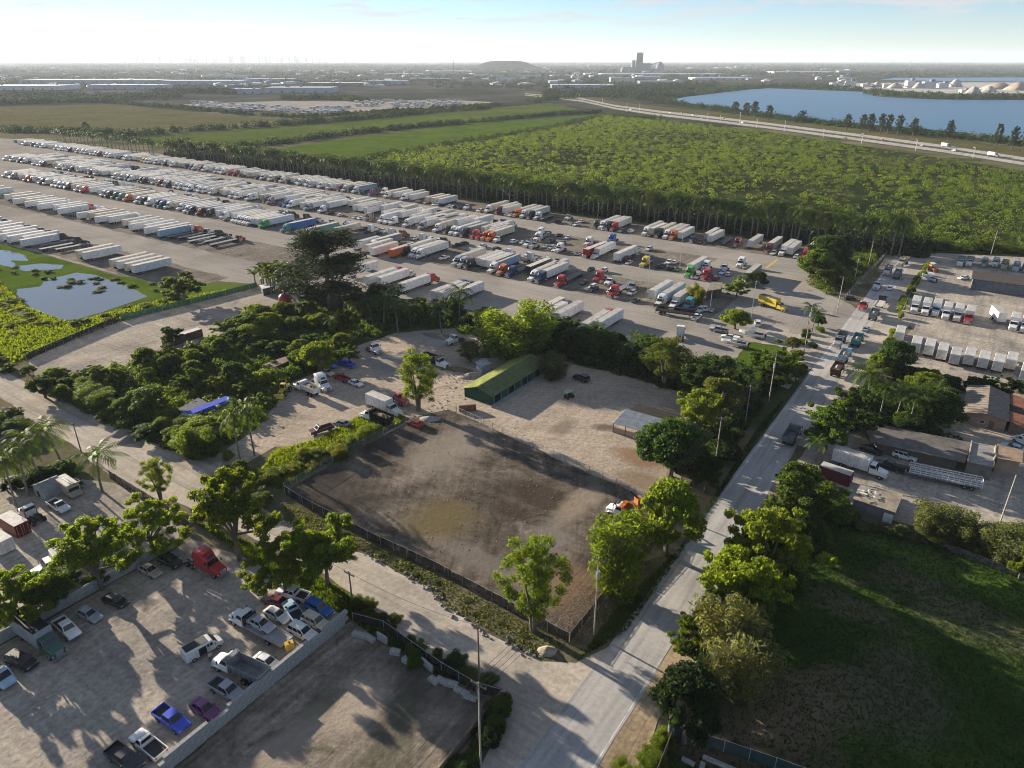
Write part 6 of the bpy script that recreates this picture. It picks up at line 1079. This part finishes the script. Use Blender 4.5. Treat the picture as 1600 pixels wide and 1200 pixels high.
# --- royal palms along the truck park
npalm = 0
for row, (ro, n) in enumerate(((0, 150), (5.5, 120))):
    for i in range(n):
        c = -30 - (i + rnd.uniform(-.25, .25)) / n * 590 - (row * 2); r_ = 348.5 + ro - .036 * (c + 60) + rnd.uniform(-.6, .6); X, Y = XY(c, r_); npalm += 1
        plant_at('royal', 'royal palm, %s from right in the %s palm row' % (ordinal(i + 1), ('front', 'rear')[row]), X, Y, rnd.uniform(14, 20), rnd.uniform(7.5, 10), rnd.choice(['mid', 'dark', 'olive', 'mid', 'dark']), 'royal palms along the truck park')
for i in range(26):
    c = -640 - i * 7.5; r_ = 352 - .036 * (c + 60) + rnd.uniform(-1, 1); X, Y = XY(c, r_); plant_at('royal', 'far royal palm, %s in the left end row' % ordinal(i + 1), X, Y, rnd.uniform(14, 17), 9, 'dark', 'far royal palms at left')
# --- stuff: undergrowth, scrub, far woods, grass
def in_poly(x, y, P_):
    ins = np.zeros(len(x), bool); j = len(P_) - 1
    for i in range(len(P_)):
        xi, yi = P_[i]; xj, yj = P_[j]; ins ^= ((yi > y) != (yj > y)) & (x < (xj - xi) * (y - yi) / (yj - yi + 1e-12) + xi); j = i
    return ins
def bushes(name, label, C_, W_, H_, nl, size, mat, col, cat='scrub', asp=.5, vcol=None):
    """many leafy bushes as one mass: centres C (n,2), widths, heights; nl leaves each"""
    n = len(C_); idx = np.repeat(np.arange(n), nl); d = NR.normal(size=(n * nl, 3)); d[:, 2] = np.abs(d[:, 2]) * .9 + .05; d /= np.linalg.norm(d, axis=1, keepdims=True); rad = (.6 + .4 * NR.random(n * nl))[:, None]
    P_ = d * rad * np.stack([W_[idx] / 2, W_[idx] / 2, H_[idx]], 1); P_[:, 0] += C_[idx, 0]; P_[:, 1] += C_[idx, 1]; N_ = d + NR.normal(size=d.shape) * .5; N_ /= np.linalg.norm(N_, axis=1, keepdims=True)
    V_, F_ = leaf_quads(P_, N_, size * W_[idx] / W_.mean(), asp, NR); return stuff(name, np_mesh(name, V_, F_, mat), label, cat, color=GREEN[col])
def scatter(poly, n, px=True):
    P_ = np.array([G(*p) for p in poly] if px else poly); lo, hi = P_.min(0), P_.max(0); out = np.zeros((0, 2))
    while len(out) < n: q = NR.uniform(lo, hi, (n * 3, 2)); out = np.vstack([out, q[in_poly(q[:, 0], q[:, 1], P_)]])
    return out[:n]
scrub_poly = [(575, 258), (600, 246), (720, 227), (890, 198), (945, 181), (1040, 190), (1200, 208), (1400, 238), (1600, 270), (1780, 298), (1780, 400), (1600, 390), (1420, 380), (1370, 372), (1000, 322), (720, 286)]
C_ = scatter(scrub_poly, 9500); dens = np.sin(C_[:, 0] * .02 + 1) * np.sin(C_[:, 1] * .017) + NR.normal(size=len(C_)) * .5; C1 = C_[dens > -.3]; C2 = C_[dens <= -.3][::3]
Cb = C1[::2]; C1 = C1[1::2]; bushes('bright_scrub', 'yellow green scrub in the wide field behind the palms', Cb, NR.uniform(1.8, 6.5, len(Cb)), NR.uniform(.8, 4.2, len(Cb)), 44, .36, 'm_leaf', 'bright'); bushes('scrub', 'dense green scrub covering the wide field behind the palms', C1, NR.uniform(2.2, 8.5, len(C1)), NR.uniform(1.0, 5.2, len(C1)), 44, .44, 'm_leaf', 'mid'); bushes('dry_scrub', 'drier olive scrub patches in the wide field', C2, NR.uniform(2.5, 5, len(C2)), NR.uniform(.8, 2, len(C2)), 24, .5, 'm_leaf', 'olive')
def cr_line(c0, c1, f, n, spread):
    c = NR.uniform(c0, c1, n); r_ = np.array([f(v) for v in c]) + NR.normal(size=n) * spread; return np.stack([c * EC[0] + r_ * ER[0], c * EC[1] + r_ * ER[1]], 1)
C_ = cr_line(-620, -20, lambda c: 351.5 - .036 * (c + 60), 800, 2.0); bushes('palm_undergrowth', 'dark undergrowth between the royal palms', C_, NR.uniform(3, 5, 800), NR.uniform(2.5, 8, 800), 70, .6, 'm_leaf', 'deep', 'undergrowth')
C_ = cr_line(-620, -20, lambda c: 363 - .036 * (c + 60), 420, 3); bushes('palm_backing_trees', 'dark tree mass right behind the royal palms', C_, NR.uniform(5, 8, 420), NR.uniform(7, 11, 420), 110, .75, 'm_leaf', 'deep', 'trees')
def hedge_px(name, label, line, n, spread, w_, h_, col, leaf=40, size=.8, mat='m_farleaf'):
    P_ = np.array([G(*p) for p in line]); d = np.linalg.norm(np.diff(P_, axis=0), axis=1); cum = np.r_[0, np.cumsum(d)]; t_ = NR.uniform(0, cum[-1], n); k = np.clip(np.searchsorted(cum, t_) - 1, 0, len(d) - 1); f = ((t_ - cum[k]) / d[k])[:, None]; C_ = P_[k] * (1 - f) + P_[k + 1] * f + NR.normal(size=(n, 2)) * spread
    return bushes(name, label, C_, NR.uniform(*w_, n), NR.uniform(*h_, n), leaf, size, mat, col, 'trees')
hedge_px('hedgerow', 'dark hedgerow between olive field and green field', [(5, 206), (130, 209), (190, 213), (300, 205), (420, 197), (520, 190), (640, 179), (760, 170)], 330, 4, (8, 13), (6, 10), 'dark', 60, 1.1); hedge_px('hedgerow', 'dark hedgerow between the two green fields', [(330, 234), (430, 226), (520, 213), (640, 200), (760, 190), (880, 178), (940, 176)], 300, 3, (7, 11), (4, 8), 'dark', 60, 1.0)
hedge_px('hedgerow', 'bushy edge between green strip and scrub', [(560, 252), (600, 243), (720, 223), (860, 200), (940, 180), (1040, 186)], 200, 4, (6, 10), (3, 6), 'mid', 50, .9); hedge_px('far_wood', 'dark wood edge behind the olive field at left', [(-200, 166), (0, 163), (90, 160), (180, 160)], 260, 9, (12, 20), (8, 15), 'dark', 60, 1.8); hedge_px('low_hedgerow', 'low dark hedge in front of the far storage lot', [(180, 161), (280, 169), (380, 179), (470, 184), (560, 178), (700, 169), (780, 164)], 260, 5, (8, 12), (4, 7), 'dark', 60, 1.4)
hedge_px('shore_trees', 'low dark trees along the near lake shore', [(1020, 160), (1110, 170), (1200, 184), (1300, 196), (1400, 206), (1500, 216), (1600, 228), (1800, 262)], 420, 6, (8, 14), (5, 10), 'dark', 70, 1.0); hedge_px('island_trees', 'dark trees on the lake spit', [(1368, 146), (1400, 150), (1480, 154), (1600, 154), (1800, 156)], 240, 12, (14, 24), (8, 16), 'dark', 50, 2.0); hedge_px('far_shore_trees', 'dark trees on the far lake shore', [(1000, 150), (1060, 148), (1110, 143), (1170, 137), (1230, 135), (1300, 139), (1360, 142)], 320, 18, (14, 24), (8, 15), 'dark', 50, 2.0)
hedge_px('highway_trees', 'scattered trees along the far highway', [(830, 160), (880, 152), (940, 150), (1000, 155), (1060, 160)], 120, 14, (10, 18), (6, 12), 'dark', 50, 1.6)
for i, (bx, by, ty) in enumerate([(1148, 176, 158), (1165, 178, 160), (1178, 179, 157), (1200, 186, 163), (1252, 190, 172), (1322, 200, 177), (1346, 203, 177), (1358, 204, 176), (1375, 206, 176), (1386, 207, 177), (1402, 209, 178), (1425, 212, 183), (1480, 219, 186), (1555, 229, 192), (1580, 232, 196), (1598, 234, 192)]): plant('euca', 'windblown casuarina on the near lake shore, %s from left' % ordinal(i + 1), bx, by + 3, ty, 13, 'deep', 'casuarinas on the lake shore', name='casuarina_tree')
for nm, lab, poly, n, w_, h_, col in (('undergrowth', 'dense undergrowth of the shrub belt', [(60, 600), (130, 588), (200, 573), (330, 533), (430, 500), (500, 470), (640, 488), (790, 520), (770, 534), (700, 512), (610, 518), (560, 540), (520, 570), (450, 597), (420, 640), (400, 668), (345, 702), (312, 718), (217, 681), (130, 640)], 1500, (2, 4.5), (1, 3.2), 'mid'), ('undergrowth', 'dark undergrowth behind the sandy yard', [(790, 520), (850, 522), (960, 545), (1060, 572), (1100, 560), (1190, 580), (1222, 598), (1180, 640), (1100, 740), (1066, 752), (1090, 640), (1060, 610), (905, 568), (850, 555), (770, 538)], 900, (2, 4.5), (1, 3.5), 'dark'), ('undergrowth', 'shady undergrowth of the house grove', [(1270, 690), (1300, 640), (1360, 600), (1480, 600), (1500, 640), (1480, 670), (1400, 665), (1340, 655)], 260, (2, 4), (.8, 2.4), 'dark'), ('undergrowth', 'undergrowth beneath the right roadside trees', [(1060, 1130), (1130, 1010), (1200, 890), (1260, 788), (1300, 780), (1250, 830), (1190, 920), (1130, 1080)], 260, (1.6, 3.5), (.8, 2.4), 'dark'), ('undergrowth', 'bushy growth at the park entrance trees', [(1262, 445), (1300, 395), (1380, 392), (1345, 430), (1310, 470), (1285, 455)], 220, (2.5, 5), (1.5, 4), 'mid'), ('undergrowth', 'shrubby growth along the scrub edge by the gravel track', [(1330, 388), (1380, 378), (1600, 388), (1780, 398), (1780, 404), (1600, 396), (1440, 390), (1390, 398)], 300, (3, 6), (1.5, 4), 'mid')):
    C_ = scatter(poly, n); bushes(nm, lab, C_, NR.uniform(*w_, n), NR.uniform(*h_, n), 110, .3, 'm_leaf', col, 'undergrowth')
# grass tufts and weeds
def tufts(name, label, poly, n, h, col, w_=.05, px=True):
    C_ = scatter(poly, n, px); m_ = 3; idx = np.repeat(np.arange(n), m_); a = NR.uniform(0, 6.28, n * m_); hh = NR.uniform(.5, 1.3, n * m_) * h; lean = NR.uniform(.1, .6, n * m_) * hh; P_ = np.stack([C_[idx, 0] + NR.normal(size=n * m_) * .12, C_[idx, 1] + NR.normal(size=n * m_) * .12, np.full(n * m_, .05)], 1); t_ = np.stack([np.cos(a), np.sin(a), a * 0], 1); s_ = np.stack([-np.sin(a), np.cos(a), a * 0], 1)
    V_ = np.empty((n * m_, 3, 3)); V_[:, 0] = P_ - s_ * w_ * 2; V_[:, 1] = P_ + s_ * w_ * 2; V_[:, 2] = P_ + t_ * lean[:, None] + np.array([0, 0, 1]) * hh[:, None]; return stuff(name, np_mesh(name, V_.reshape(-1, 3), np.arange(n * m_ * 3).reshape(-1, 3), 'm_leaf'), label, 'grass', color=GREEN[col])
tufts('meadow_grass', 'short grass of the shaded meadow', [(1190, 900), (1240, 800), (1450, 850), (1640, 905), (1640, 1230), (1010, 1230), (1110, 1070)], 14000, .22, 'dark'); tufts('strip_grass', 'bright long grass beside the dirt lot', [(436, 766), (402, 745), (430, 706), (500, 686), (560, 652), (600, 642), (638, 655), (600, 677), (520, 720)], 6000, .7, 'bright', .07)
tufts('pond_grass_blades', 'rough swamp grass round the pond', [(-60, 420), (0, 440), (40, 480), (110, 505), (250, 470), (400, 447), (150, 509), (45, 558), (0, 575), (-60, 590)], 9000, .7, 'bright', .1); tufts('verge_grass', 'weedy grass on the lot verge', [(440, 790), (480, 800), (580, 850), (680, 898), (795, 958), (888, 1012), (850, 1030), (790, 1000), (697, 945), (668, 914), (575, 864), (473, 826)], 1300, .22, 'olive'); tufts('roadside_weeds', 'weedy grass on the main road verge', [(905, 1030), (970, 940), (1060, 860), (1100, 800), (1190, 660), (1225, 625), (1066, 862), (980, 985)], 3000, .3, 'dark'); tufts('fence_weeds', 'weeds between dirt road and car yard fence', [(300, 815), (380, 845), (440, 872), (512, 908), (550, 935), (590, 965), (640, 1010), (690, 1040), (745, 1070), (740, 1080), (640, 1030), (556, 975), (400, 880)], 4000, .45, 'mid')
# ------------------------------------------------------------------ the far plain: highway traffic, quarry, warehouses, plant, skyline, haze
def htop(bx, by, ty):
    X, Y = G(bx, by); lo, hi = 0, 500
    for _ in range(40):
        m_ = (lo + hi) / 2
        if PX(X, Y, m_)[1] > ty: lo = m_
        else: hi = m_
    return lo
def mpx(by): X, Y = G(800, by); return PX(0, Y)[2] / FPX
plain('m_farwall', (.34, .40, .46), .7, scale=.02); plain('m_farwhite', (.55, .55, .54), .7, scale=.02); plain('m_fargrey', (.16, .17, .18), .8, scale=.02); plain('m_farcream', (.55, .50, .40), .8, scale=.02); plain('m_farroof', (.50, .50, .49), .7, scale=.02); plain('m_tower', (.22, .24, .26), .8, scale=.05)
def ordn(i): return ordinal(i + 1)
for i, (b_, t_) in enumerate([((1225, 206), 189), ((1286, 215), 202), ((1346, 224), 209), ((1430, 236), 219), ((1520, 247), 231), ((941, 167), 154), ((979, 175), 161), ((999, 176), 162), ((1105, 190), 177), ((1125, 192), 180), ((1155, 196), 176), ((1182, 200), 187), ((878, 155), 146), ((905, 159), 148)]):
    X, Y = G(*b_); h = htop(*b_, t_); e = thing('highway_lamp', 'tall white highway lamp post, %s of fourteen listed along the highway' % ordn(i), 'lamp post', (X, Y, 0), 0, 'highway lamp posts'); obj('shaft', MB().cyl((0, 0, 0), (0, 0, h), .3, .2, 6).mesh('shaft', 'm_farwhite'), e); obj('lamp_head', MB().box(0, 1.2, h, .5, 2.6, .3).mesh('lamp_head', 'm_farwhite'), e)
hwv = [(862, 150), (880, 153), (895, 154), (918, 157), (934, 162.5), (952, 162), (985, 172), (1047, 177), (1065, 178), (1083, 181), (1096, 186), (1130, 186), (1160, 193), (1320, 217), (1345, 213), (1378, 220), (1440, 229), (1485, 231), (1490, 237), (1560, 246)]
for i, (x, y) in enumerate(hwv):
    X, Y = G(x, y); k = rnd.choice(['sedan', 'suv', 'van', 'pickup', 'box_truck']); vehicle(k, 'highway_' + ('car' if k in ('sedan', 'suv') else k), '%s vehicle on the far highway, %s from left' % (k.replace('_', ' '), ordn(i)), 'car' if k in ('sedan', 'suv') else k.replace('box_truck', 'truck'), (X, Y), math.radians(-73 if i % 2 else 107), rnd.choice('wwskrG'), 'w', group='vehicles on the far highway', z=.22)
def prism(name, mat, x, y, sx, sy, h, rz=0, parent=None, z=0): return obj(name, MB().box(0, 0, h / 2, sx, sy, h).mesh(name, mat), parent, (x, y, z), rz)
# warehouses: near face from x0 to x1 on pixel row yb
WARE = [(-60, 88, 141, 11, 'w'), (30, 245, 131, 12, 'b'), (140, 250, 139.5, 11, 'b'), (250, 375, 133, 13, 'b'), (352, 384, 123, 11, 'w'), (384, 456, 128, 11, 'b'), (415, 518, 145, 12, 'b'), (362, 402, 146.5, 11, 'b'), (575, 636, 132, 12, 'b'), (480, 566, 134.5, 9, 'g'), (672, 735, 113, 9, 'w'), (733, 770, 119, 9, 'w'), (808, 846, 121, 10, 'w'), (893, 911, 122.5, 9, 'w'), (954, 992, 128.5, 15, 'c'), (990, 1032, 124, 10, 'b'), (862, 960, 138, 9, 'b'), (940, 1126, 118, 9, 'w'), (1085, 1176, 124.5, 8, 'w'), (1210, 1306, 114.5, 9, 'w'), (775, 806, 126, 9, 'w'), (1000, 1060, 131, 8, 'g'), (600, 660, 118, 8, 'w'), (1310, 1345, 113, 9, 'c'), (640, 700, 126, 8, 'g')]
for i, (x0, x1, yb, h, c_) in enumerate(WARE):
    X0, Y0 = G(x0, yb); X1, Y1 = G(x1, yb); L_ = X1 - X0; dp = min(160, max(40, L_ * .45)); e = thing('warehouse', '%s flat roofed warehouse on the far plain, %s of %d' % (dict(w='white', b='blue grey', g='grey', c='cream')[c_], ordn(i), len(WARE)), 'building', ((X0 + X1) / 2, Y0 + dp / 2, 0), math.radians(rnd.uniform(-2, 2)), 'far warehouses')
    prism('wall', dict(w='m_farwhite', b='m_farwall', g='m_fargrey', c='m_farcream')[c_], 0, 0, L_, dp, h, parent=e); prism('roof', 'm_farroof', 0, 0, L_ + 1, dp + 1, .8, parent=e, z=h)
    nb = max(3, int(L_ / 26)); dm = boxm('loading_door', (6, .3, 4.5), 'm_fargrey')
    for k in range(min(nb, 14)): obj('loading_door', dm, e, (-L_ / 2 + (k + .5) * L_ / min(nb, 14), -dp / 2 - .12, 2.4))
    for k in range(3): prism('rooftop_unit', 'm_fargrey', rnd.uniform(-.4, .4) * L_, rnd.uniform(-.3, .3) * dp, 5, 4, 2.2, parent=e, z=h + .8)
hm = [MB().loft([[(-w_, -7, 0), (w_, -7, 0), (w_, -7, h * .65), (0, -7, h), (-w_, -7, h * .65)], [(-w_, 7, 0), (w_, 7, 0), (w_, 7, h * .65), (0, 7, h), (-w_, 7, h * .65)]]).mesh('far_house', m_) for w_, h, m_ in ((7, 6, 'm_farwhite'), (9, 7, 'm_fargrey'), (6, 6, 'm_farcream'), (12, 8, 'm_farwhite'))]
for i in range(295):
    y = 102.5 + 36 * rnd.random() ** 1.5; x = rnd.uniform(-60, 1340)
    if x > 1040 and y > 128: continue
    X, Y = G(x, y); k = 1 + (Y / 6000); tag(obj('far_house', hm[i % 4], None, (X, Y, 0), rnd.choice([0, 1.57, .6]), scale=(k * rnd.uniform(.8, 2.4), k * rnd.uniform(.8, 1.6), rnd.uniform(.9, 1.4))), 'small pale low building scattered on the far plain', 'building', 'small low buildings of the far plain')
# camper and trailer storage lot beyond the fields
sheet('storage_lot', [(285, 163), (430, 158), (560, 158), (700, 156), (780, 160), (700, 166), (600, 172), (500, 178), (400, 172), (320, 168)], .1, 'm_truckpark', 40, 1)
cm_ = MB().loft([ring(-4.2, 1.25, .6, 3.4, .3), ring(3.6, 1.25, .6, 3.4, .3), ring(4.4, 1.2, .9, 2.6, .3)]); cm_.box(0, 1.26, 2.2, 5, .04, .7, 1).box(0, -1.26, 2.2, 5, .04, .7, 1).cyl((-1, -1.2, .45), (-1, 1.2, .45), .45, n=8, mi=1).cyl((.3, -1.2, .45), (.3, 1.2, .45), .45, n=8, mi=1); cam_m = cm_.mesh('camper', ['m_farwhite', 'm_glass'])
for i in range(190):
    a = rnd.random(); x = 300 + 420 * a; y = (165 + 9 * math.sin(a * 3.1) if a < .6 else 163) + rnd.choice([-6, -3.5, -1, 1.5, 4]) * .8; X, Y = G(x, y); tag(obj('camper', cam_m, None, (X, Y, .12), math.radians(56 if i % 3 else -34), scale=(1.35, 1.3, 1.25)), 'white camper parked in the far storage lot', 'camper', 'campers in the far storage lot')
# cement plant
X0, Y0 = G(1000, 112); s_ = mpx(112); e = thing('cement_plant', 'tall grey cement plant tower with silos on the horizon', 'building', (X0, Y0, 0))
def cp(name, px, w_, ty, mat='m_tower', d=30, y=0): prism(name, mat, (px - 1000) * s_, y, w_ * s_, d, htop(1000, 112, ty), parent=e)
cp('preheater_tower', 997.5, 7.5, 82); cp('tower_head', 997.5, 9, 83.5, 'm_fargrey', 20, -6); cp('stair_tower', 989, 5, 94); cp('plant_hall', 1000, 58, 107, 'm_fargrey', 60, 20); cp('filter_house', 1005.5, 7, 99, 'm_tower', 26, -8); cp('kiln_hall', 979, 14, 105, 'm_tower', 40, 5)
for px in (1009, 1014): obj('silo', MB().cyl((0, 0, 0), (0, 0, htop(1000, 112, 99)), 2.8 * s_, n=16).mesh('silo', 'm_tower'), e, ((px - 1000) * s_, 0, 0))
h = htop(1000, 112, 97); R_ = 6.5 * s_; obj('storage_dome', MB().loft([[(r_ * math.cos(a * .3927), r_ * math.sin(a * .3927), z_) for a in range(16)] for r_, z_ in ((R_, 0), (R_, h * .55), (R_ * .75, h * .8), (R_ * .3, h), (R_ * .05, h * 1.02))]).mesh('storage_dome', 'm_tower'), e, (31 * s_, 10, 0)); obj('conveyor', MB().cyl((8 * s_, 0, h * .5), (31 * s_, 0, h * 1.05), 2.5, n=6).mesh('conveyor', 'm_fargrey'), e); obj('stack', MB().cyl((0, 0, 0), (0, 0, htop(1000, 112, 81)), 3, 2.5, 8).mesh('stack', 'm_tower'), e, (2.2 * s_, -22, 0))
# landfill hill
X0, Y0 = G(790, 107.5); s_ = mpx(107.5); n = 48; prof = [(62, 0), (48, .35), (34, .82), (26, .97), (12, 1.0)]; vs = [(w_ * s_ * math.cos(a * 6.28318 / n), 420 * (w_ / 62) * math.sin(a * 6.28318 / n), htop(790, 107.5, 95.3) * z_ + rnd.uniform(-1.5, 1.5)) for w_, z_ in prof for a in range(n)]
fs = [(k * n + a, k * n + (a + 1) % n, (k + 1) * n + (a + 1) % n, (k + 1) * n + a) for k in range(4) for a in range(n)] + [tuple(4 * n + a for a in range(n))]; struct('landfill_hill', MB().add(vs, fs).mesh('landfill_hill', 'm_scrubfloor', True), loc=(X0, Y0 + 420, -1))
# lattice mast
X, Y = G(709, 126); h = htop(709, 126, 95); e = thing('lattice_mast', 'thin red and white lattice mast above the far warehouses', 'mast', (X, Y, 0)); m_ = MB()
for a in range(3): m_.cyl((4 * math.cos(a * 2.094), 4 * math.sin(a * 2.094), 0), (.8 * math.cos(a * 2.094), .8 * math.sin(a * 2.094), h), .35, .3, 5)
for k in range(12):
    f = k / 12; r_ = 4 - 3.2 * f
    for a in range(3): m_.cyl((r_ * math.cos(a * 2.094), r_ * math.sin(a * 2.094), h * f), ((r_ - .27) * math.cos(a * 2.094 + 2.094), (r_ - .27) * math.sin(a * 2.094 + 2.094), h * (f + .083)), .22, n=4)
obj('lattice', m_.mesh('lattice', 'm_fargrey'), e); obj('antenna_head', MB().cyl((0, 0, h), (0, 0, h + 5), 1.6, n=8).mesh('antenna_head', 'm_fargrey'), e)
# quarry works
def Q(px, py, w_, ty, kind, i, mat='m_quarry'):
    X, Y = G(px, py); h = htop(px, py, ty); s_ = mpx(py)
    if kind == 'pile': tag(obj('stone_pile', MB().loft([[(r_ * w_ * s_ / 2 * math.cos(a * .349) * (1 + .12 * math.sin(a * 1.7 + px)), r_ * w_ * s_ / 2 * math.sin(a * .349), z_ * h) for a in range(18)] for r_, z_ in ((1, 0), (.6, .55), (.3, .9), (.06, 1))]).mesh('stone_pile', mat, True), None, (X, Y, 0)), 'pale crushed stone pile at the lake quarry, %s from left' % ordn(i), 'pile', 'stone piles at the quarry')
    else:
        e = thing('quarry_building', 'pale quarry building with conveyor, %s from left' % ordn(i), 'building', (X, Y, 0), rnd.uniform(-.3, .3), 'quarry buildings'); prism('wall', 'm_farwhite', 0, 0, w_ * s_, 14, h * .75, parent=e); prism('tower', 'm_fargrey', w_ * s_ * .2, -2, w_ * s_ * .35, 9, h, parent=e); obj('conveyor', MB().cyl((w_ * s_ * .3, 0, h * .95), (w_ * s_ * 1.3, -4, 2), 1.3, n=5).mesh('conveyor', 'm_farroof'), e)
for i, (px, py, w_, ty) in enumerate([(1306, 135, 20, 127), (1328, 135, 16, 123.5), (1352, 136, 14, 129), (1420, 137, 14, 122), (1450, 138, 20, 124), (1472, 137, 16, 127), (1505, 146, 12, 138), (1390, 137, 20, 129)]): Q(px, py, w_, ty, 'b', i)
for i, (px, py, w_, ty) in enumerate([(1370, 136, 18, 127.5), (1398, 138, 24, 129), (1435, 138, 18, 128), (1492, 136, 22, 123.5), (1520, 147, 26, 135), (1545, 143, 22, 134), (1560, 139, 50, 129), (1590, 141, 40, 128), (1620, 140, 40, 129)]): Q(px, py, w_, ty, 'pile', i, 'm_quarry' if i < 6 else 'm_sandyard')
# skyline
sk = [(195 + 3.2 * k + rnd.uniform(-1, 1), rnd.uniform(93, 96)) for k in range(6)] + [(215 + 3.4 * k, rnd.uniform(86.5, 91)) for k in range(6)] + [(240 + 8 * k + rnd.uniform(-2, 2), rnd.uniform(86, 92)) for k in range(6)] + [(282 + 3.2 * k, rnd.uniform(87, 93)) for k in range(11)] + [(330 + 3.6 * k, rnd.uniform(88, 93)) for k in range(6)] + [(352 + 3.4 * k, rnd.uniform(84, 89.5)) for k in range(15)] + [(406 + 5 * k, rnd.uniform(85, 91.5)) for k in range(8)] + [(449 + 3.3 * k, rnd.uniform(84.5, 91)) for k in range(10)] + [(484 + 9 * k, rnd.uniform(90, 95)) for k in range(8)] + [(560 + 22 * k, rnd.uniform(94.5, 96)) for k in range(7)] + [(903, 96.5), (906, 96.8), (913, 96.4), (917, 96.2), (922, 96.3), (927, 96.4), (1236, 96.5), (1406, 95), (1411, 95.2), (1440, 96.6), (1444, 95.2), (1450, 95), (1456, 95.3), (1480, 96.8)]
plain('m_skyscraper', (.42, .45, .48), .5, scale=.01)  # pale base colour paints in part of the haze fade
for i, (x, ty) in enumerate(sk):
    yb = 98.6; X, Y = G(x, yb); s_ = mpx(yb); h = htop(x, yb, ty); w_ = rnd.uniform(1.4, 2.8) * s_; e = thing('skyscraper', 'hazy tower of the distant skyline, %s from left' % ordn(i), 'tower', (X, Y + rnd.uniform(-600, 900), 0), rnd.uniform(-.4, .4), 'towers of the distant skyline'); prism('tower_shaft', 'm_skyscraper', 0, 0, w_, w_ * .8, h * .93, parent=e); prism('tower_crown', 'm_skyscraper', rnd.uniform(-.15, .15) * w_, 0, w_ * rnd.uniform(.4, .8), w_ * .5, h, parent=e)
# far woods and suburbs as masses of trees
def far_wood(name, label, n, y0, y1, x0, x1, w_, h_, size, col, nl=26, power=1.0, keep=None):
    y = y0 + (y1 - y0) * NR.random(n) ** power; x = NR.uniform(x0, x1, n); k = np.sin(x * .021 + y * .35) + np.sin(x * .007 - y * .5) + NR.normal(size=n) * .7 > (-.2 if keep is None else keep); x, y = x[k], y[k]
    C_ = np.array([G(a, b_) for a, b_ in zip(x, y)]); m = len(C_); f = .6 + C_[:, 1] / 4000; bushes(name, label, C_, NR.uniform(*w_, m) * f, NR.uniform(*h_, m) * np.minimum(1.3, f), nl, size * 1.0, 'm_farleaf', 'deep', 'trees')
far_wood('far_woodland', 'dark tree masses between the far warehouses', 3000, 103, 139, -100, 1000, (16, 34), (7, 14), 4.2, 'dark', 22, 1.3); far_wood('horizon_woodland', 'hazy tree cover towards the horizon', 2600, 99.2, 106, -100, 1700, (40, 110), (8, 15), 14, 'dark', 18, 1.2, -1); far_wood('right_woodland', 'tree cover beyond the lake', 1600, 105, 121, 1040, 1750, (20, 40), (7, 13), 5, 'dark', 22, 1.2, -.8); far_wood('roadside_wood', 'wooded strip behind the highway', 1000, 137, 152, 850, 1060, (10, 20), (6, 11), 2.2, 'dark', 30); far_wood('middle_wood', 'wooded strip before the storage lot', 900, 146, 158, -100, 280, (10, 20), (6, 11), 2.2, 'dark', 30, 1, .2); far_wood('lake_wood', 'wooded strip left of the lake tip', 700, 128, 146, 1000, 1120, (14, 24), (6, 11), 3, 'dark', 26)
hedge_px('grove', 'square dark grove beside the far warehouses', [(242, 146), (290, 145), (350, 146), (358, 147)], 160, 10, (14, 22), (12, 17), 'deep', 60, 2.0); hedge_px('grove', 'dark grove beside the storage lot', [(440, 156), (500, 154), (545, 156), (560, 159)], 120, 8, (10, 18), (8, 13), 'dark', 60, 1.8)
# ------------------------------------------------------------------ haze: even air over the whole plain
hz = bpy.data.materials.new('m_haze'); hz.use_nodes = True; ht = hz.node_tree; ht.nodes.remove(ht.nodes['Principled BSDF']); pv = ht.nodes.new('ShaderNodeVolumePrincipled')
pv.inputs['Color'].default_value = (.80, .89, 1.0, 1); pv.inputs['Density'].default_value = 4.8e-5; pv.inputs['Anisotropy'].default_value = 0.12; ht.links.new(pv.outputs[0], ht.nodes['Material Output'].inputs['Volume'])
hm_ = MB().box(0, 0, 164, 72000, 72000, 332).mesh('haze', 'm_glass'); hm_.materials.clear(); hm_.materials.append(hz); o = obj('haze', hm_); o['kind'] = 'stuff'; tag(o, 'pale blue haze lying over the whole plain', 'haze')
